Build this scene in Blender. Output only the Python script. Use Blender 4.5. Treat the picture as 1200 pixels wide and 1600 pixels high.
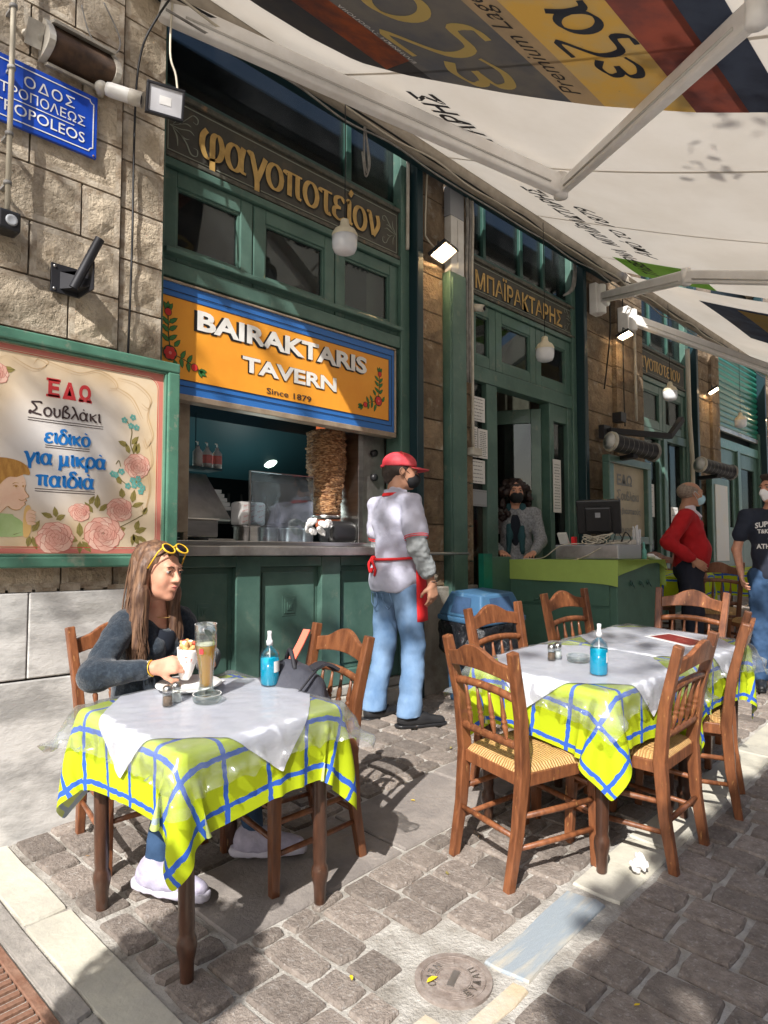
import bpy, bmesh, math, random
import numpy as np
from mathutils import Vector, Matrix, Euler, noise

random.seed(7); RNG = np.random.default_rng(7)
for o in list(bpy.data.objects): bpy.data.objects.remove(o)
S = bpy.context.scene
COL = S.collection
R = math.radians
PI = math.pi

# ------------------------------------------------------------------ camera
YAW, PITCH = R(43.6), math.atan(65/1090)
cd = bpy.data.cameras.new('camera'); cam = bpy.data.objects.new('camera', cd); COL.objects.link(cam)
cam.location = (0, 0, 1.5)
cam.rotation_euler = (PI/2 + PITCH, 0, YAW - PI/2)
cd.sensor_fit = 'VERTICAL'; cd.sensor_height = 36.0; cd.lens = 1090/1600*36.0
cd.clip_start = .05; cd.clip_end = 600
S.camera = cam

# ------------------------------------------------------------------ light
SUN_AZ, SUN_EL = R(27), R(40)          # light travels towards azimuth 27 deg (from +X to +Y)
ld = Vector((math.cos(SUN_AZ)*math.cos(SUN_EL), math.sin(SUN_AZ)*math.cos(SUN_EL), -math.sin(SUN_EL)))
TOSUN = -ld
sd = bpy.data.lights.new('sun', 'SUN'); sd.energy = 5.0; sd.angle = R(.55); sd.color = (1, .965, .91)
sun = bpy.data.objects.new('sun', sd); COL.objects.link(sun)
sun.rotation_euler = ld.to_track_quat('-Z', 'Y').to_euler(); sun.location = (-8, -4, 9)
W = bpy.data.worlds.new('World'); S.world = W; W.use_nodes = True
nt = W.node_tree; nt.nodes.clear()
sky = nt.nodes.new('ShaderNodeTexSky'); sky.sky_type = 'NISHITA'; sky.sun_disc = False
sky.sun_elevation = SUN_EL; sky.sun_rotation = math.atan2(TOSUN.x, TOSUN.y); sky.air_density = 1.0; sky.dust_density = 2.0
bg = nt.nodes.new('ShaderNodeBackground'); bg.inputs[1].default_value = .12
wo = nt.nodes.new('ShaderNodeOutputWorld'); nt.links.new(sky.outputs[0], bg.inputs[0]); nt.links.new(bg.outputs[0], wo.inputs[0])
S.view_settings.view_transform = 'Standard'; S.view_settings.look = 'None'
S.view_settings.exposure = 0.6; S.view_settings.gamma = 1
S.cycles.max_bounces = 8; S.cycles.transparent_max_bounces = 24; S.cycles.diffuse_bounces = 4
S.cycles.use_denoising = True; S.cycles.sample_clamp_indirect = 6

GX = GY = .06
def gz(x, y): return GX*x + GY*y
GROT = Vector((0, 0, 1)).rotation_difference(Vector((-GX, -GY, 1)).normalized()).to_matrix().to_4x4()

# ------------------------------------------------------------------ materials
MAT = {}
def M(name, col, rough=.6, metal=0., col2=None, scale=6., ramp=(.38, .62), bump=0., bscale=40., stretch=(1, 1, 1),
      spec=.5, trans=0., alpha=1., emit=None, emis=0., objvar=0., translucent=0., coat=0., sheen=0., dirt=None, dscale=2., dramp=(.5, .75), detail=6., ior=1.45, vcol=False, bdist=.02):
    m = bpy.data.materials.new(name); m.use_nodes = True; t = m.node_tree; n = t.nodes; L = t.links
    b = n['Principled BSDF']; out = n['Material Output']
    b.inputs['Roughness'].default_value = rough; b.inputs['Metallic'].default_value = metal
    b.inputs['Specular IOR Level'].default_value = spec; b.inputs['Transmission Weight'].default_value = trans
    b.inputs['Alpha'].default_value = alpha; b.inputs['IOR'].default_value = ior
    b.inputs['Coat Weight'].default_value = coat; b.inputs['Sheen Weight'].default_value = sheen
    c4 = (*col, 1); b.inputs['Base Color'].default_value = c4
    tc = n.new('ShaderNodeTexCoord'); mp = n.new('ShaderNodeMapping'); mp.inputs['Scale'].default_value = stretch
    L.new(tc.outputs['Object'], mp.inputs[0]); src = None
    co = mp.outputs[0]
    if objvar:
        oi = n.new('ShaderNodeObjectInfo'); ad = n.new('ShaderNodeVectorMath'); ad.operation = 'ADD'
        ml = n.new('ShaderNodeVectorMath'); ml.operation = 'SCALE'; ml.inputs['Scale'].default_value = 37.
        cx = n.new('ShaderNodeCombineXYZ'); L.new(oi.outputs['Random'], cx.inputs[0]); L.new(oi.outputs['Random'], cx.inputs[1])
        L.new(cx.outputs[0], ml.inputs[0]); L.new(co, ad.inputs[0]); L.new(ml.outputs[0], ad.inputs[1]); co = ad.outputs[0]
    def noi(sc, de=detail):
        q = n.new('ShaderNodeTexNoise'); q.inputs['Scale'].default_value = sc; q.inputs['Detail'].default_value = de
        q.inputs['Roughness'].default_value = .62; L.new(co, q.inputs['Vector']); return q
    def rmp(f, a, z):
        q = n.new('ShaderNodeMapRange'); q.inputs['From Min'].default_value = a; q.inputs['From Max'].default_value = z; L.new(f, q.inputs['Value']); return q.outputs[0]
    def mix(f, a, z, mode='MIX'):
        q = n.new('ShaderNodeMix'); q.data_type = 'RGBA'; q.blend_type = mode
        for s, v in ((0, f), (6, a), (7, z)):
            if isinstance(v, (tuple, float, int)): q.inputs[s].default_value = v
            else: L.new(v, q.inputs[s])
        return q.outputs[2]
    if vcol:
        vc = n.new('ShaderNodeVertexColor'); vc.layer_name = 'Col'; src = vc.outputs[0]
    if col2: src = mix(rmp(noi(scale).outputs[0], *ramp), src or c4, (*col2, 1))
    if dirt: src = mix(rmp(noi(dscale).outputs[0], *dramp), src or c4, (*dirt, 1))
    if objvar:
        hs = n.new('ShaderNodeHueSaturation'); mr = n.new('ShaderNodeMapRange'); mr.inputs['To Min'].default_value = 1-objvar; mr.inputs['To Max'].default_value = 1+objvar
        L.new(oi.outputs['Random'], mr.inputs['Value']); L.new(mr.outputs[0], hs.inputs['Value'])
        if src: L.new(src, hs.inputs['Color'])
        else: hs.inputs['Color'].default_value = c4
        src = hs.outputs[0]
    if src: L.new(src, b.inputs['Base Color'])
    if emit: b.inputs['Emission Color'].default_value = (*emit, 1); b.inputs['Emission Strength'].default_value = emis
    if bump:
        bn = n.new('ShaderNodeBump'); bn.inputs['Strength'].default_value = bump; bn.inputs['Distance'].default_value = bdist
        L.new(noi(bscale, 8).outputs[0], bn.inputs['Height']); L.new(bn.outputs[0], b.inputs['Normal'])
    if translucent:
        tr = n.new('ShaderNodeBsdfTranslucent'); ms = n.new('ShaderNodeMixShader'); ms.inputs[0].default_value = translucent
        if src: L.new(src, tr.inputs[0])
        else: tr.inputs[0].default_value = c4
        L.new(b.outputs[0], ms.inputs[1]); L.new(tr.outputs[0], ms.inputs[2]); L.new(ms.outputs[0], out.inputs[0])
    MAT[name] = m; return m

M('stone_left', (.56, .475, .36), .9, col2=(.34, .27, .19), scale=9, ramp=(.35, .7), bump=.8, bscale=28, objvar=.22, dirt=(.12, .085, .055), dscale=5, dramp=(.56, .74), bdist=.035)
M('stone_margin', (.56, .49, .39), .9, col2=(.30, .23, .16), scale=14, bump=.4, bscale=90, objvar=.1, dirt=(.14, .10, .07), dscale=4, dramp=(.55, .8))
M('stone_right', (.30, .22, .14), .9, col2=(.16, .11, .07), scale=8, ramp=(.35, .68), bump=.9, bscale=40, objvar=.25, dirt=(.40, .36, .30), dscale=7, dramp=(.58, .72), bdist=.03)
M('mortar', (.30, .24, .18), .95, bump=.5, bscale=60, col2=(.2, .16, .12))
M('plaster', (.35, .29, .22), .9, bump=.3, col2=(.25, .2, .15))
M('marble', (.62, .61, .59), .5, col2=(.33, .325, .315), scale=3.2, ramp=(.44, .64), bump=.2, bscale=30, objvar=.06, dirt=(.30, .28, .24), dscale=1.3, dramp=(.58, .85), stretch=(1, 1, 2.2))
M('marble_plain', (.46, .43, .38), .6, col2=(.30, .27, .23), scale=5, bump=.3, bscale=40, dirt=(.16, .13, .10), dscale=3, dramp=(.52, .75))
M('green_paint', (.085, .160, .130), .40, col2=(.058, .120, .098), scale=4, bump=.10, bscale=18, dirt=(.15, .19, .15), dscale=9, dramp=(.60, .76), coat=.15)
M('green_light', (.09, .22, .155), .35, col2=(.07, .175, .125), scale=5, bump=.08, dirt=(.19, .24, .18), dscale=16, dramp=(.58, .68), coat=.2)
M('green_dark', (.04, .10, .08), .35, col2=(.022, .065, .05), coat=.15)
M('green_counter', (.070, .150, .108), .5, col2=(.050, .115, .082), scale=3, bump=.06, dirt=(.06, .11, .07), dscale=6, dramp=(.55, .8))
M('teal_post', (.008, .03, .038), .4)
M('shutter_green', (.01, .19, .125), .32, coat=.3, col2=(.01, .14, .095))
M('fascia', (.075, .07, .055), .55, col2=(.05, .048, .042), scale=6, dirt=(.11, .085, .06), dscale=9, dramp=(.58, .75))
M('fascia_edge', (.12, .115, .09), .6, col2=(.06, .06, .05), scale=20, dirt=(.25, .16, .09), dscale=14, dramp=(.62, .7))
M('gold_paint', (.62, .40, .13), .5, col2=(.42, .26, .08), scale=10)
M('scroll_paint', (.24, .26, .21), .6)
M('black_paint', (.012, .012, .014), .5)
M('white_paint', (.78, .77, .74), .5, col2=(.66, .65, .62), scale=5)
M('white_letter', (.80, .79, .76), .5, col2=(.68, .66, .62), scale=9)
M('sign_orange', (.86, .36, .035), .42, col2=(.80, .31, .03), scale=3)
M('sign_blue', (.03, .15, .46), .4)
M('alu_trim', (.42, .34, .25), .45, metal=.3, col2=(.3, .23, .17), scale=10)
M('flower_red', (.62, .03, .03), .5); M('flower_pink', (.75, .22, .2), .5)
M('leaf_green', (.05, .20, .05), .5); M('leaf_dark', (.02, .05, .02), .5)
M('street_blue', (.012, .07, .47), .28, col2=(.01, .05, .36), scale=4, coat=.4, dirt=(.02, .03, .1), dscale=20, dramp=(.7, .76))
M('board_cream', (.66, .49, .30), .5, col2=(.72, .58, .41), scale=2.2, ramp=(.4, .6), dirt=(.72, .50, .27), dscale=3, dramp=(.6, .85))
M('board_pale', (.70, .68, .66), .5, col2=(.74, .66, .54), scale=4, ramp=(.5, .75))
M('board_pink', (.62, .20, .16), .45)
M('board_line', (.60, .42, .24), .6)
M('letter_red', (.62, .05, .055), .5); M('letter_blue', (.01, .17, .52), .5); M('ink', (.05, .03, .03), .6)
M('rose1', (.80, .48, .38), .6, col2=(.84, .58, .47), scale=18); M('rose2', (.76, .38, .30), .6, col2=(.80, .48, .38), scale=18); M('rose3', (.56, .20, .16), .6)
M('olive', (.24, .20, .055), .6, col2=(.32, .26, .08), scale=30); M('olive_dark', (.17, .14, .05), .6); M('turquoise', (.11, .36, .33), .6, col2=(.17, .42, .36), scale=50)
M('boy_skin', (.80, .56, .40), .6, col2=(.76, .48, .34), scale=10); M('boy_hair', (.50, .26, .06), .6, col2=(.36, .17, .04), scale=60, stretch=(1, 1, .3)); M('boy_shirt', (.32, .45, .17), .6, col2=(.40, .52, .24), scale=9)
M('wrap_tan', (.72, .46, .17), .6)
M('steel', (.55, .54, .52), .28, metal=1., col2=(.42, .41, .40), scale=3, stretch=(1, 1, 8), bump=.03)
M('steel_dull', (.52, .50, .48), .40, metal=.85, col2=(.3, .28, .26), scale=4)
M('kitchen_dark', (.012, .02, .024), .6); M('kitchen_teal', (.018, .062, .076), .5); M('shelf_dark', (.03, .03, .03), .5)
M('gyro', (.66, .35, .16), .45, col2=(.26, .105, .04), scale=34, ramp=(.42, .56), stretch=(1, 1, 3.4), bump=1., bscale=46, dirt=(.70, .44, .24), dscale=30, dramp=(.56, .62), bdist=.04)
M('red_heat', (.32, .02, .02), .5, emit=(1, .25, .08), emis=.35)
M('black_plastic', (.018, .018, .02), .35); M('dark_metal', (.03, .03, .035), .45, metal=.3)
M('white_plastic', (.72, .71, .68), .4, col2=(.62, .60, .56), scale=6); M('old_white', (.55, .52, .45), .5, col2=(.42, .38, .32), scale=10, bump=.05)
M('grey_plastic', (.30, .31, .33), .45); M('wire_cream', (.55, .50, .40), .5); M('wire_black', (.01, .01, .012), .5); M('wire_grey', (.30, .29, .27), .6, col2=(.18, .17, .16), scale=12)
M('speaker_brown', (.10, .055, .03), .75, col2=(.05, .03, .02), scale=14, bump=.3, bscale=250)
M('bulb', (.80, .82, .86), .25, trans=.2, spec=.6); M('bulb_base', (.62, .56, .42), .4)
M('lamp_on', (1, .9, .7), .5, emit=(1, .80, .50), emis=2.0); M('lamp_dim', (.9, .9, .9), .4, emit=(1, .95, .85), emis=1.2); M('lamp_teal', (.8, .9, .85), .5, emit=(.75, 1, .85), emis=2.2)
M('led_off', (.55, .55, .58), .25)
M('paper', (.78, .76, .74), .7, col2=(.70, .69, .68), scale=5); M('print_grey', (.25, .25, .25), .8)
M('wood_chair', (.27, .098, .038), .46, col2=(.10, .033, .014), scale=7, ramp=(.3, .7), stretch=(6, 6, 1.1), bump=.10, bscale=20, coat=.25, objvar=.15, dirt=(.62, .33, .12), dscale=11, dramp=(.64, .72))
M('wood_dark', (.20, .075, .03), .38, col2=(.11, .038, .016), scale=5, stretch=(6, 6, 1), bump=.15, coat=.25, objvar=.12, dirt=(.42, .24, .12), dscale=14, dramp=(.66, .74))
M('wood_table', (.085, .036, .02), .36, col2=(.045, .02, .012), scale=6, stretch=(5, 5, 1), bump=.12, coat=.3, dirt=(.35, .20, .10), dscale=12, dramp=(.66, .74))
M('wood_worn', (.38, .24, .13), .6, col2=(.12, .06, .03), scale=18)
M('lime_cloth', (.32, .45, .10), .8, col2=(.29, .40, .09), scale=5, bump=.05, bscale=300)
M('paper_cloth', (.80, .80, .86), .75, col2=(.70, .70, .79), scale=3, bump=.35, bscale=7, bdist=.03, translucent=.12)
M('jeans', (.10, .19, .34), .85, col2=(.23, .35, .53), scale=4, ramp=(.35, .65), bump=.25, bscale=14, dirt=(.13, .23, .40), dscale=9, dramp=(.55, .75), stretch=(1, 1, .6))
M('jeans_dark', (.022, .055, .12), .85, col2=(.035, .08, .17), scale=9, bump=.1)
M('jeans_seam', (.10, .17, .28), .8)
M('polo', (.50, .50, .60), .9, col2=(.43, .43, .54), scale=4, bump=.35, bscale=9, bdist=.03)
M('grey_sleeve', (.33, .35, .36), .85, col2=(.22, .24, .25), scale=9, bump=.5, bscale=8, bdist=.03)
M('red_cloth', (.70, .02, .025), .8); M('cap_red', (.62, .03, .05), .6, col2=(.72, .10, .12), scale=8, bump=.05)
M('sweater_red', (.42, .008, .012), .9, col2=(.34, .006, .01), scale=6, bump=.15, bscale=9)
M('shirt_pale', (.68, .62, .68), .8); M('trousers_dark', (.012, .014, .026), .9)
M('tee_navy', (.012, .016, .03), .85, col2=(.02, .026, .045), scale=5)
M('cardigan', (.16, .17, .19), .95, col2=(.30, .31, .33), scale=60, bump=.2, bscale=100); M('scarf_teal', (.02, .07, .085), .9)
M('sweater_blue', (.010, .018, .030), .95, col2=(.035, .05, .068), scale=70, ramp=(.45, .8), bump=.35, bscale=120, sheen=.3)
M('top_black', (.008, .012, .022), .9)
M('skin', (.54, .26, .17), .52, col2=(.63, .33, .225), scale=14, spec=.35, bump=.06, bscale=180, dirt=(.56, .20, .14), dscale=18, dramp=(.55, .8)); M('skin_tan', (.47, .25, .16), .5, col2=(.40, .20, .13), scale=9, spec=.4)
M('lips', (.55, .18, .15), .4); M('eye_white', (.34, .31, .29), .35); M('eye_dark', (.03, .018, .012), .15); M('brow', (.09, .045, .025), .8)
M('hair_brown', (.070, .034, .021), .56, col2=(.24, .135, .078), scale=60, ramp=(.4, .7), stretch=(1, 1, .12), spec=.5)
M('hair_black', (.015, .009, .009), .5, col2=(.035, .018, .016), scale=40); M('hair_grey', (.30, .24, .20), .7, col2=(.2, .15, .12), scale=60, bump=.3, bscale=200); M('hair_short', (.04, .028, .022), .7, bump=.3, bscale=200)
M('mask_black', (.012, .012, .014), .75); M('mask_blue', (.38, .60, .70), .7); M('mask_white', (.80, .78, .78), .7)
M('shoe_black', (.02, .02, .022), .4, bump=.1); M('shoe_white', (.46, .43, .55), .6, col2=(.34, .32, .42), scale=20, bump=.3, bscale=30); M('sole_white', (.58, .56, .66), .5)
M('yellow_plastic', (.75, .45, .03), .3); M('dark_glass', (.010, .007, .014), .45, spec=.15)
M('bin_blue', (.055, .145, .26), .42, col2=(.045, .115, .22), scale=4, bump=.05, dirt=(.2, .33, .48), dscale=12, dramp=(.6, .8)); M('bin_bag', (.012, .013, .016), .22, bump=.8, bscale=14, bdist=.03)
M('pack_grey', (.045, .047, .062), .75, col2=(.085, .087, .11), scale=5, bump=.35, bscale=12, bdist=.03); M('pack_black', (.02, .02, .026), .7)
M('coral', (.78, .16, .10), .6); M('pink_dark', (.35, .15, .18), .7)
M('sanitizer', (.0, .55, .85), .12, trans=.35, ior=1.33, emit=(0, .3, .5), emis=.0); M('beer', (.95, .58, .03), .1, translucent=.65); M('foam', (.85, .78, .6), .8)
M('pepper', (.16, .10, .07), .8, col2=(.3, .2, .13), scale=200); M('salt', (.8, .8, .8), .8); M('plate_white', (.82, .82, .80), .2, coat=.4)
M('pita', (.74, .47, .20), .7, col2=(.52, .26, .09), scale=40, bump=.5); M('tomato', (.6, .05, .02), .4); M('onion', (.85, .78, .6), .4); M('paper_red', (.75, .72, .70), .7, col2=(.62, .16, .12), scale=34, ramp=(.58, .64))
M('cast_iron', (.22, .175, .15), .6, metal=.15, col2=(.34, .29, .26), scale=20, bump=.3, bscale=60); M('rust', (.20, .095, .06), .7, metal=.2, col2=(.28, .16, .11), scale=14, bump=.4, bscale=50); M('pit_dark', (.012, .01, .01), .9)
M('leaf_yellow', (.75, .52, .02), .6)
M('paver', (.275, .232, .200), .8, col2=(.178, .146, .125), scale=26, ramp=(.35, .65), bump=.9, bscale=85, objvar=.3, dirt=(.34, .31, .285), dscale=70, dramp=(.55, .7), bdist=.014)
M('flag', (.30, .265, .24), .75, col2=(.22, .195, .18), scale=5, bump=.4, bscale=40, objvar=.1, dirt=(.15, .13, .12), dscale=3, dramp=(.55, .8))
M('street_marble', (.55, .52, .43), .6, col2=(.40, .38, .33), scale=4, ramp=(.4, .7), bump=.25, bscale=30, objvar=.1, dirt=(.28, .24, .19), dscale=6, dramp=(.58, .78))
M('street_grey', (.34, .31, .28), .75, col2=(.24, .22, .20), scale=7, bump=.4, bscale=50, objvar=.1)
M('blue_marble', (.29, .33, .365), .5, col2=(.45, .42, .36), scale=2.4, ramp=(.46, .62), stretch=(1, 7, 1), bump=.3, bscale=30)
M('grout', (.50, .475, .435), .9, col2=(.33, .305, .27), scale=9, bump=.7, bscale=70, dirt=(.17, .145, .12), dscale=5, dramp=(.50, .72))
M('earth_stain', (.50, .40, .27), .8, col2=(.50, .45, .37), scale=7, bump=.3)
M('canvas', (.70, .645, .57), .8, col2=(.64, .58, .50), scale=1.5, ramp=(.4, .65), translucent=.32, bump=.08, bscale=6)
M('alu_grey', (.52, .50, .47), .5)
M('canvas_seam', (.60, .55, .48), .8, translucent=.28)
M('print_black', (.035, .036, .045), .7, col2=(.055, .05, .05), scale=6, translucent=.35); M('print_dark', (.10, .105, .12), .7, col2=(.16, .15, .14), scale=3, translucent=.45)
M('print_gold', (.62, .40, .10), .7, col2=(.54, .40, .18), scale=5, translucent=.5, dirt=(.30, .22, .1), dscale=40, dramp=(.68, .74)); M('print_bronze', (.42, .31, .19), .7, col2=(.34, .26, .17), scale=4, translucent=.5)
M('print_red', (.36, .10, .07), .7, col2=(.20, .075, .07), scale=4, translucent=.5, dirt=(.18, .05, .05), dscale=35, dramp=(.66, .72)); M('print_orange', (.60, .16, .07), .7, col2=(.20, .09, .08), scale=4, translucent=.5, dirt=(.3, .08, .05), dscale=40, dramp=(.66, .72)); M('print_navy', (.055, .07, .11), .7, col2=(.03, .035, .06), scale=4, translucent=.4)
M('print_yellow', (.72, .55, .20), .6, translucent=.3); M('print_green', (.18, .38, .06), .7, translucent=.5)
M('awning_metal', (.86, .84, .82), .35, metal=0, col2=(.76, .73, .70), scale=5); M('roller', (.40, .35, .29), .7, col2=(.3, .26, .21), scale=7, bump=.1)
M('bark', (.20, .16, .11), .9, col2=(.11, .085, .06), bump=.8, bscale=25); M('tree_leaf', (.10, .17, .035), .6, col2=(.06, .11, .025), scale=3, translucent=.25)
M('poster_tan', (.50, .42, .30), .6, col2=(.40, .33, .24), scale=3)
M('tin_white', (.6, .6, .62), .5); M('menu_red', (.20, .02, .02), .3, col2=(.45, .3, .2), scale=60, ramp=(.6, .7))

def glassmat(name, tint=(.9, .95, .95), mixv=.12, rough=.02, dust=0., rng=.5):
    m = bpy.data.materials.new(name); m.use_nodes = True; t = m.node_tree; n = t.nodes; L = t.links
    n.remove(n['Principled BSDF']); out = n['Material Output']
    tr = n.new('ShaderNodeBsdfTransparent'); tr.inputs[0].default_value = (*tint, 1)
    gl = n.new('ShaderNodeBsdfGlossy'); gl.inputs['Roughness'].default_value = rough; gl.inputs[0].default_value = (.9, .9, .9, 1)
    fr = n.new('ShaderNodeLayerWeight'); fr.inputs[0].default_value = .35
    mr = n.new('ShaderNodeMapRange'); mr.inputs['To Min'].default_value = mixv; mr.inputs['To Max'].default_value = min(1, mixv+rng)
    L.new(fr.outputs['Fresnel'], mr.inputs['Value'])
    ms = n.new('ShaderNodeMixShader'); L.new(mr.outputs[0], ms.inputs[0]); L.new(tr.outputs[0], ms.inputs[1]); L.new(gl.outputs[0], ms.inputs[2])
    res = ms.outputs[0]
    if dust:
        df = n.new('ShaderNodeBsdfDiffuse'); df.inputs[0].default_value = (.55, .58, .62, 1)
        no = n.new('ShaderNodeTexNoise'); no.inputs['Scale'].default_value = 5; no.inputs['Detail'].default_value = 5
        r2 = n.new('ShaderNodeMapRange'); r2.inputs['From Min'].default_value = .4; r2.inputs['From Max'].default_value = .8; r2.inputs['To Max'].default_value = dust; r2.inputs['To Min'].default_value = dust*.25
        L.new(no.outputs[0], r2.inputs['Value']); m2 = n.new('ShaderNodeMixShader'); L.new(r2.outputs[0], m2.inputs[0]); L.new(res, m2.inputs[1]); L.new(df.outputs[0], m2.inputs[2]); res = m2.outputs[0]
    L.new(res, out.inputs[0]); MAT[name] = m; return m
glassmat('window_glass', (.42, .47, .47), .035, .03, .03, .22)
glassmat('clear_glass', (.93, .97, .96), .07, .02)
glassmat('screen_glass', (.80, .86, .90), .05, .04, .08)
glassmat('plastic_film', (.97, .98, .98), .04, .20, .26)

def cloth_mat():
    m = bpy.data.materials.new('check_cloth'); m.use_nodes = True; t = m.node_tree; n = t.nodes; L = t.links
    b = n['Principled BSDF']; b.inputs['Roughness'].default_value = .75; out = n['Material Output']
    uv = n.new('ShaderNodeUVMap'); uv.uv_map = 'UVMap'; sp = n.new('ShaderNodeSeparateXYZ'); L.new(uv.outputs[0], sp.inputs[0])
    no = n.new('ShaderNodeTexNoise'); no.inputs['Scale'].default_value = 26; no.inputs['Detail'].default_value = 3; L.new(uv.outputs[0], no.inputs['Vector'])
    def ma(op, a, c=None):
        q = n.new('ShaderNodeMath'); q.operation = op
        for i, v in enumerate((a, c)):
            if v is None: continue
            if isinstance(v, (float, int)): q.inputs[i].default_value = v
            else: L.new(v, q.inputs[i])
        return q.outputs[0]
    w = ma('MULTIPLY', ma('SUBTRACT', no.outputs[0], .5), .018)
    lines = []
    for k, per, off in ((0, .168, .03), (1, .152, .055)):
        f = ma('PINGPONG', ma('ADD', ma('ADD', sp.outputs[k], w), 10*per+off), per/2)
        lines.append(ma('LESS_THAN', f, .0085))
    ln = ma('MAXIMUM', lines[0], lines[1])
    mx = n.new('ShaderNodeMix'); mx.data_type = 'RGBA'; L.new(ln, mx.inputs[0]); mx.inputs[6].default_value = (.52, .64, .006, 1); mx.inputs[7].default_value = (.035, .13, .62, 1)
    # the back of the print is paler
    geo = n.new('ShaderNodeNewGeometry'); m2 = n.new('ShaderNodeMix'); m2.data_type = 'RGBA'
    L.new(ma('MULTIPLY', geo.outputs['Backfacing'], .5), m2.inputs[0]); L.new(mx.outputs[2], m2.inputs[6]); m2.inputs[7].default_value = (.75, .8, .55, 1)
    L.new(m2.outputs[2], b.inputs['Base Color'])
    tr = n.new('ShaderNodeBsdfTranslucent'); L.new(m2.outputs[2], tr.inputs[0]); ms = n.new('ShaderNodeMixShader'); ms.inputs[0].default_value = .22
    L.new(b.outputs[0], ms.inputs[1]); L.new(tr.outputs[0], ms.inputs[2]); L.new(ms.outputs[0], out.inputs[0])
    bn = n.new('ShaderNodeBump'); bn.inputs['Strength'].default_value = .1; n2 = n.new('ShaderNodeTexNoise'); n2.inputs['Scale'].default_value = 12; L.new(uv.outputs[0], n2.inputs['Vector']); L.new(n2.outputs[0], bn.inputs['Height']); L.new(bn.outputs[0], b.inputs['Normal'])
    MAT['check_cloth'] = m
cloth_mat()

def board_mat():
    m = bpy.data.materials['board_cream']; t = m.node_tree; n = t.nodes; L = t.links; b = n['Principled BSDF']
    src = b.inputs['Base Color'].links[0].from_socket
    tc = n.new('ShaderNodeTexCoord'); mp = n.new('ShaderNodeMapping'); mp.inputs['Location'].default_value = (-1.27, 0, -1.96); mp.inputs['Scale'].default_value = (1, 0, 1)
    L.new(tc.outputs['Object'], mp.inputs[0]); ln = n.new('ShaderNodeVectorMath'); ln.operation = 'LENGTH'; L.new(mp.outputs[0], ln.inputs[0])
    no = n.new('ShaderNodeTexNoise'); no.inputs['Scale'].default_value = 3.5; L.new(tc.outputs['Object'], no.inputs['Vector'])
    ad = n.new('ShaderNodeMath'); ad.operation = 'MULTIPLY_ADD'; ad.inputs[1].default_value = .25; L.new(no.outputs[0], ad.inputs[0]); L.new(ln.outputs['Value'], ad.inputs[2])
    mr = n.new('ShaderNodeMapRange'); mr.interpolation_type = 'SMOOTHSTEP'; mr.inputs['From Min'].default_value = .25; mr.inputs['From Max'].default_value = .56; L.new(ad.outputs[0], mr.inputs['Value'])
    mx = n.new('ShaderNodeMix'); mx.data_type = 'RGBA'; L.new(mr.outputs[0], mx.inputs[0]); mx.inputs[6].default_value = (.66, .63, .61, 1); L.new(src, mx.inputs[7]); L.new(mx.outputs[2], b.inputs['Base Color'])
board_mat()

def rush_mat():
    m = bpy.data.materials.new('rush'); m.use_nodes = True; t = m.node_tree; n = t.nodes; L = t.links
    b = n['Principled BSDF']; b.inputs['Roughness'].default_value = .6
    tc = n.new('ShaderNodeTexCoord'); sp = n.new('ShaderNodeSeparateXYZ'); L.new(tc.outputs['Object'], sp.inputs[0])
    no = n.new('ShaderNodeTexNoise'); no.inputs['Scale'].default_value = 14; no.inputs['Detail'].default_value = 4; L.new(tc.outputs['Object'], no.inputs['Vector'])
    def ma(op, a, c=None, d=None):
        q = n.new('ShaderNodeMath'); q.operation = op
        for i, v in enumerate((a, c, d)):
            if v is None: continue
            if isinstance(v, (float, int)): q.inputs[i].default_value = v
            else: L.new(v, q.inputs[i])
        return q.outputs[0]
    xx, yy = sp.outputs[0], sp.outputs[1]
    g = ma('GREATER_THAN', ma('ABSOLUTE', xx), ma('MULTIPLY', ma('ABSOLUTE', yy), .95))
    c = ma('ADD', ma('MULTIPLY', g, yy), ma('MULTIPLY', ma('SUBTRACT', 1., g), xx))
    c = ma('ADD', c, ma('MULTIPLY', no.outputs[0], .03))
    s = ma('ADD', ma('MULTIPLY', ma('SINE', ma('MULTIPLY', c, 480.)), .5), .5)
    n3 = n.new('ShaderNodeTexNoise'); n3.inputs['Scale'].default_value = 40; L.new(tc.outputs['Object'], n3.inputs['Vector'])
    f = ma('ADD', ma('MULTIPLY', s, .55), ma('MULTIPLY', n3.outputs[0], .5))
    mx = n.new('ShaderNodeMix'); mx.data_type = 'RGBA'; L.new(f, mx.inputs[0]); mx.inputs[6].default_value = (.30, .14, .04, 1); mx.inputs[7].default_value = (.62, .39, .15, 1)
    L.new(mx.outputs[2], b.inputs['Base Color'])
    bn = n.new('ShaderNodeBump'); bn.inputs['Strength'].default_value = .7; bn.inputs['Distance'].default_value = .006; L.new(s, bn.inputs['Height']); L.new(bn.outputs[0], b.inputs['Normal'])
    MAT['rush'] = m
rush_mat()

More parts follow.
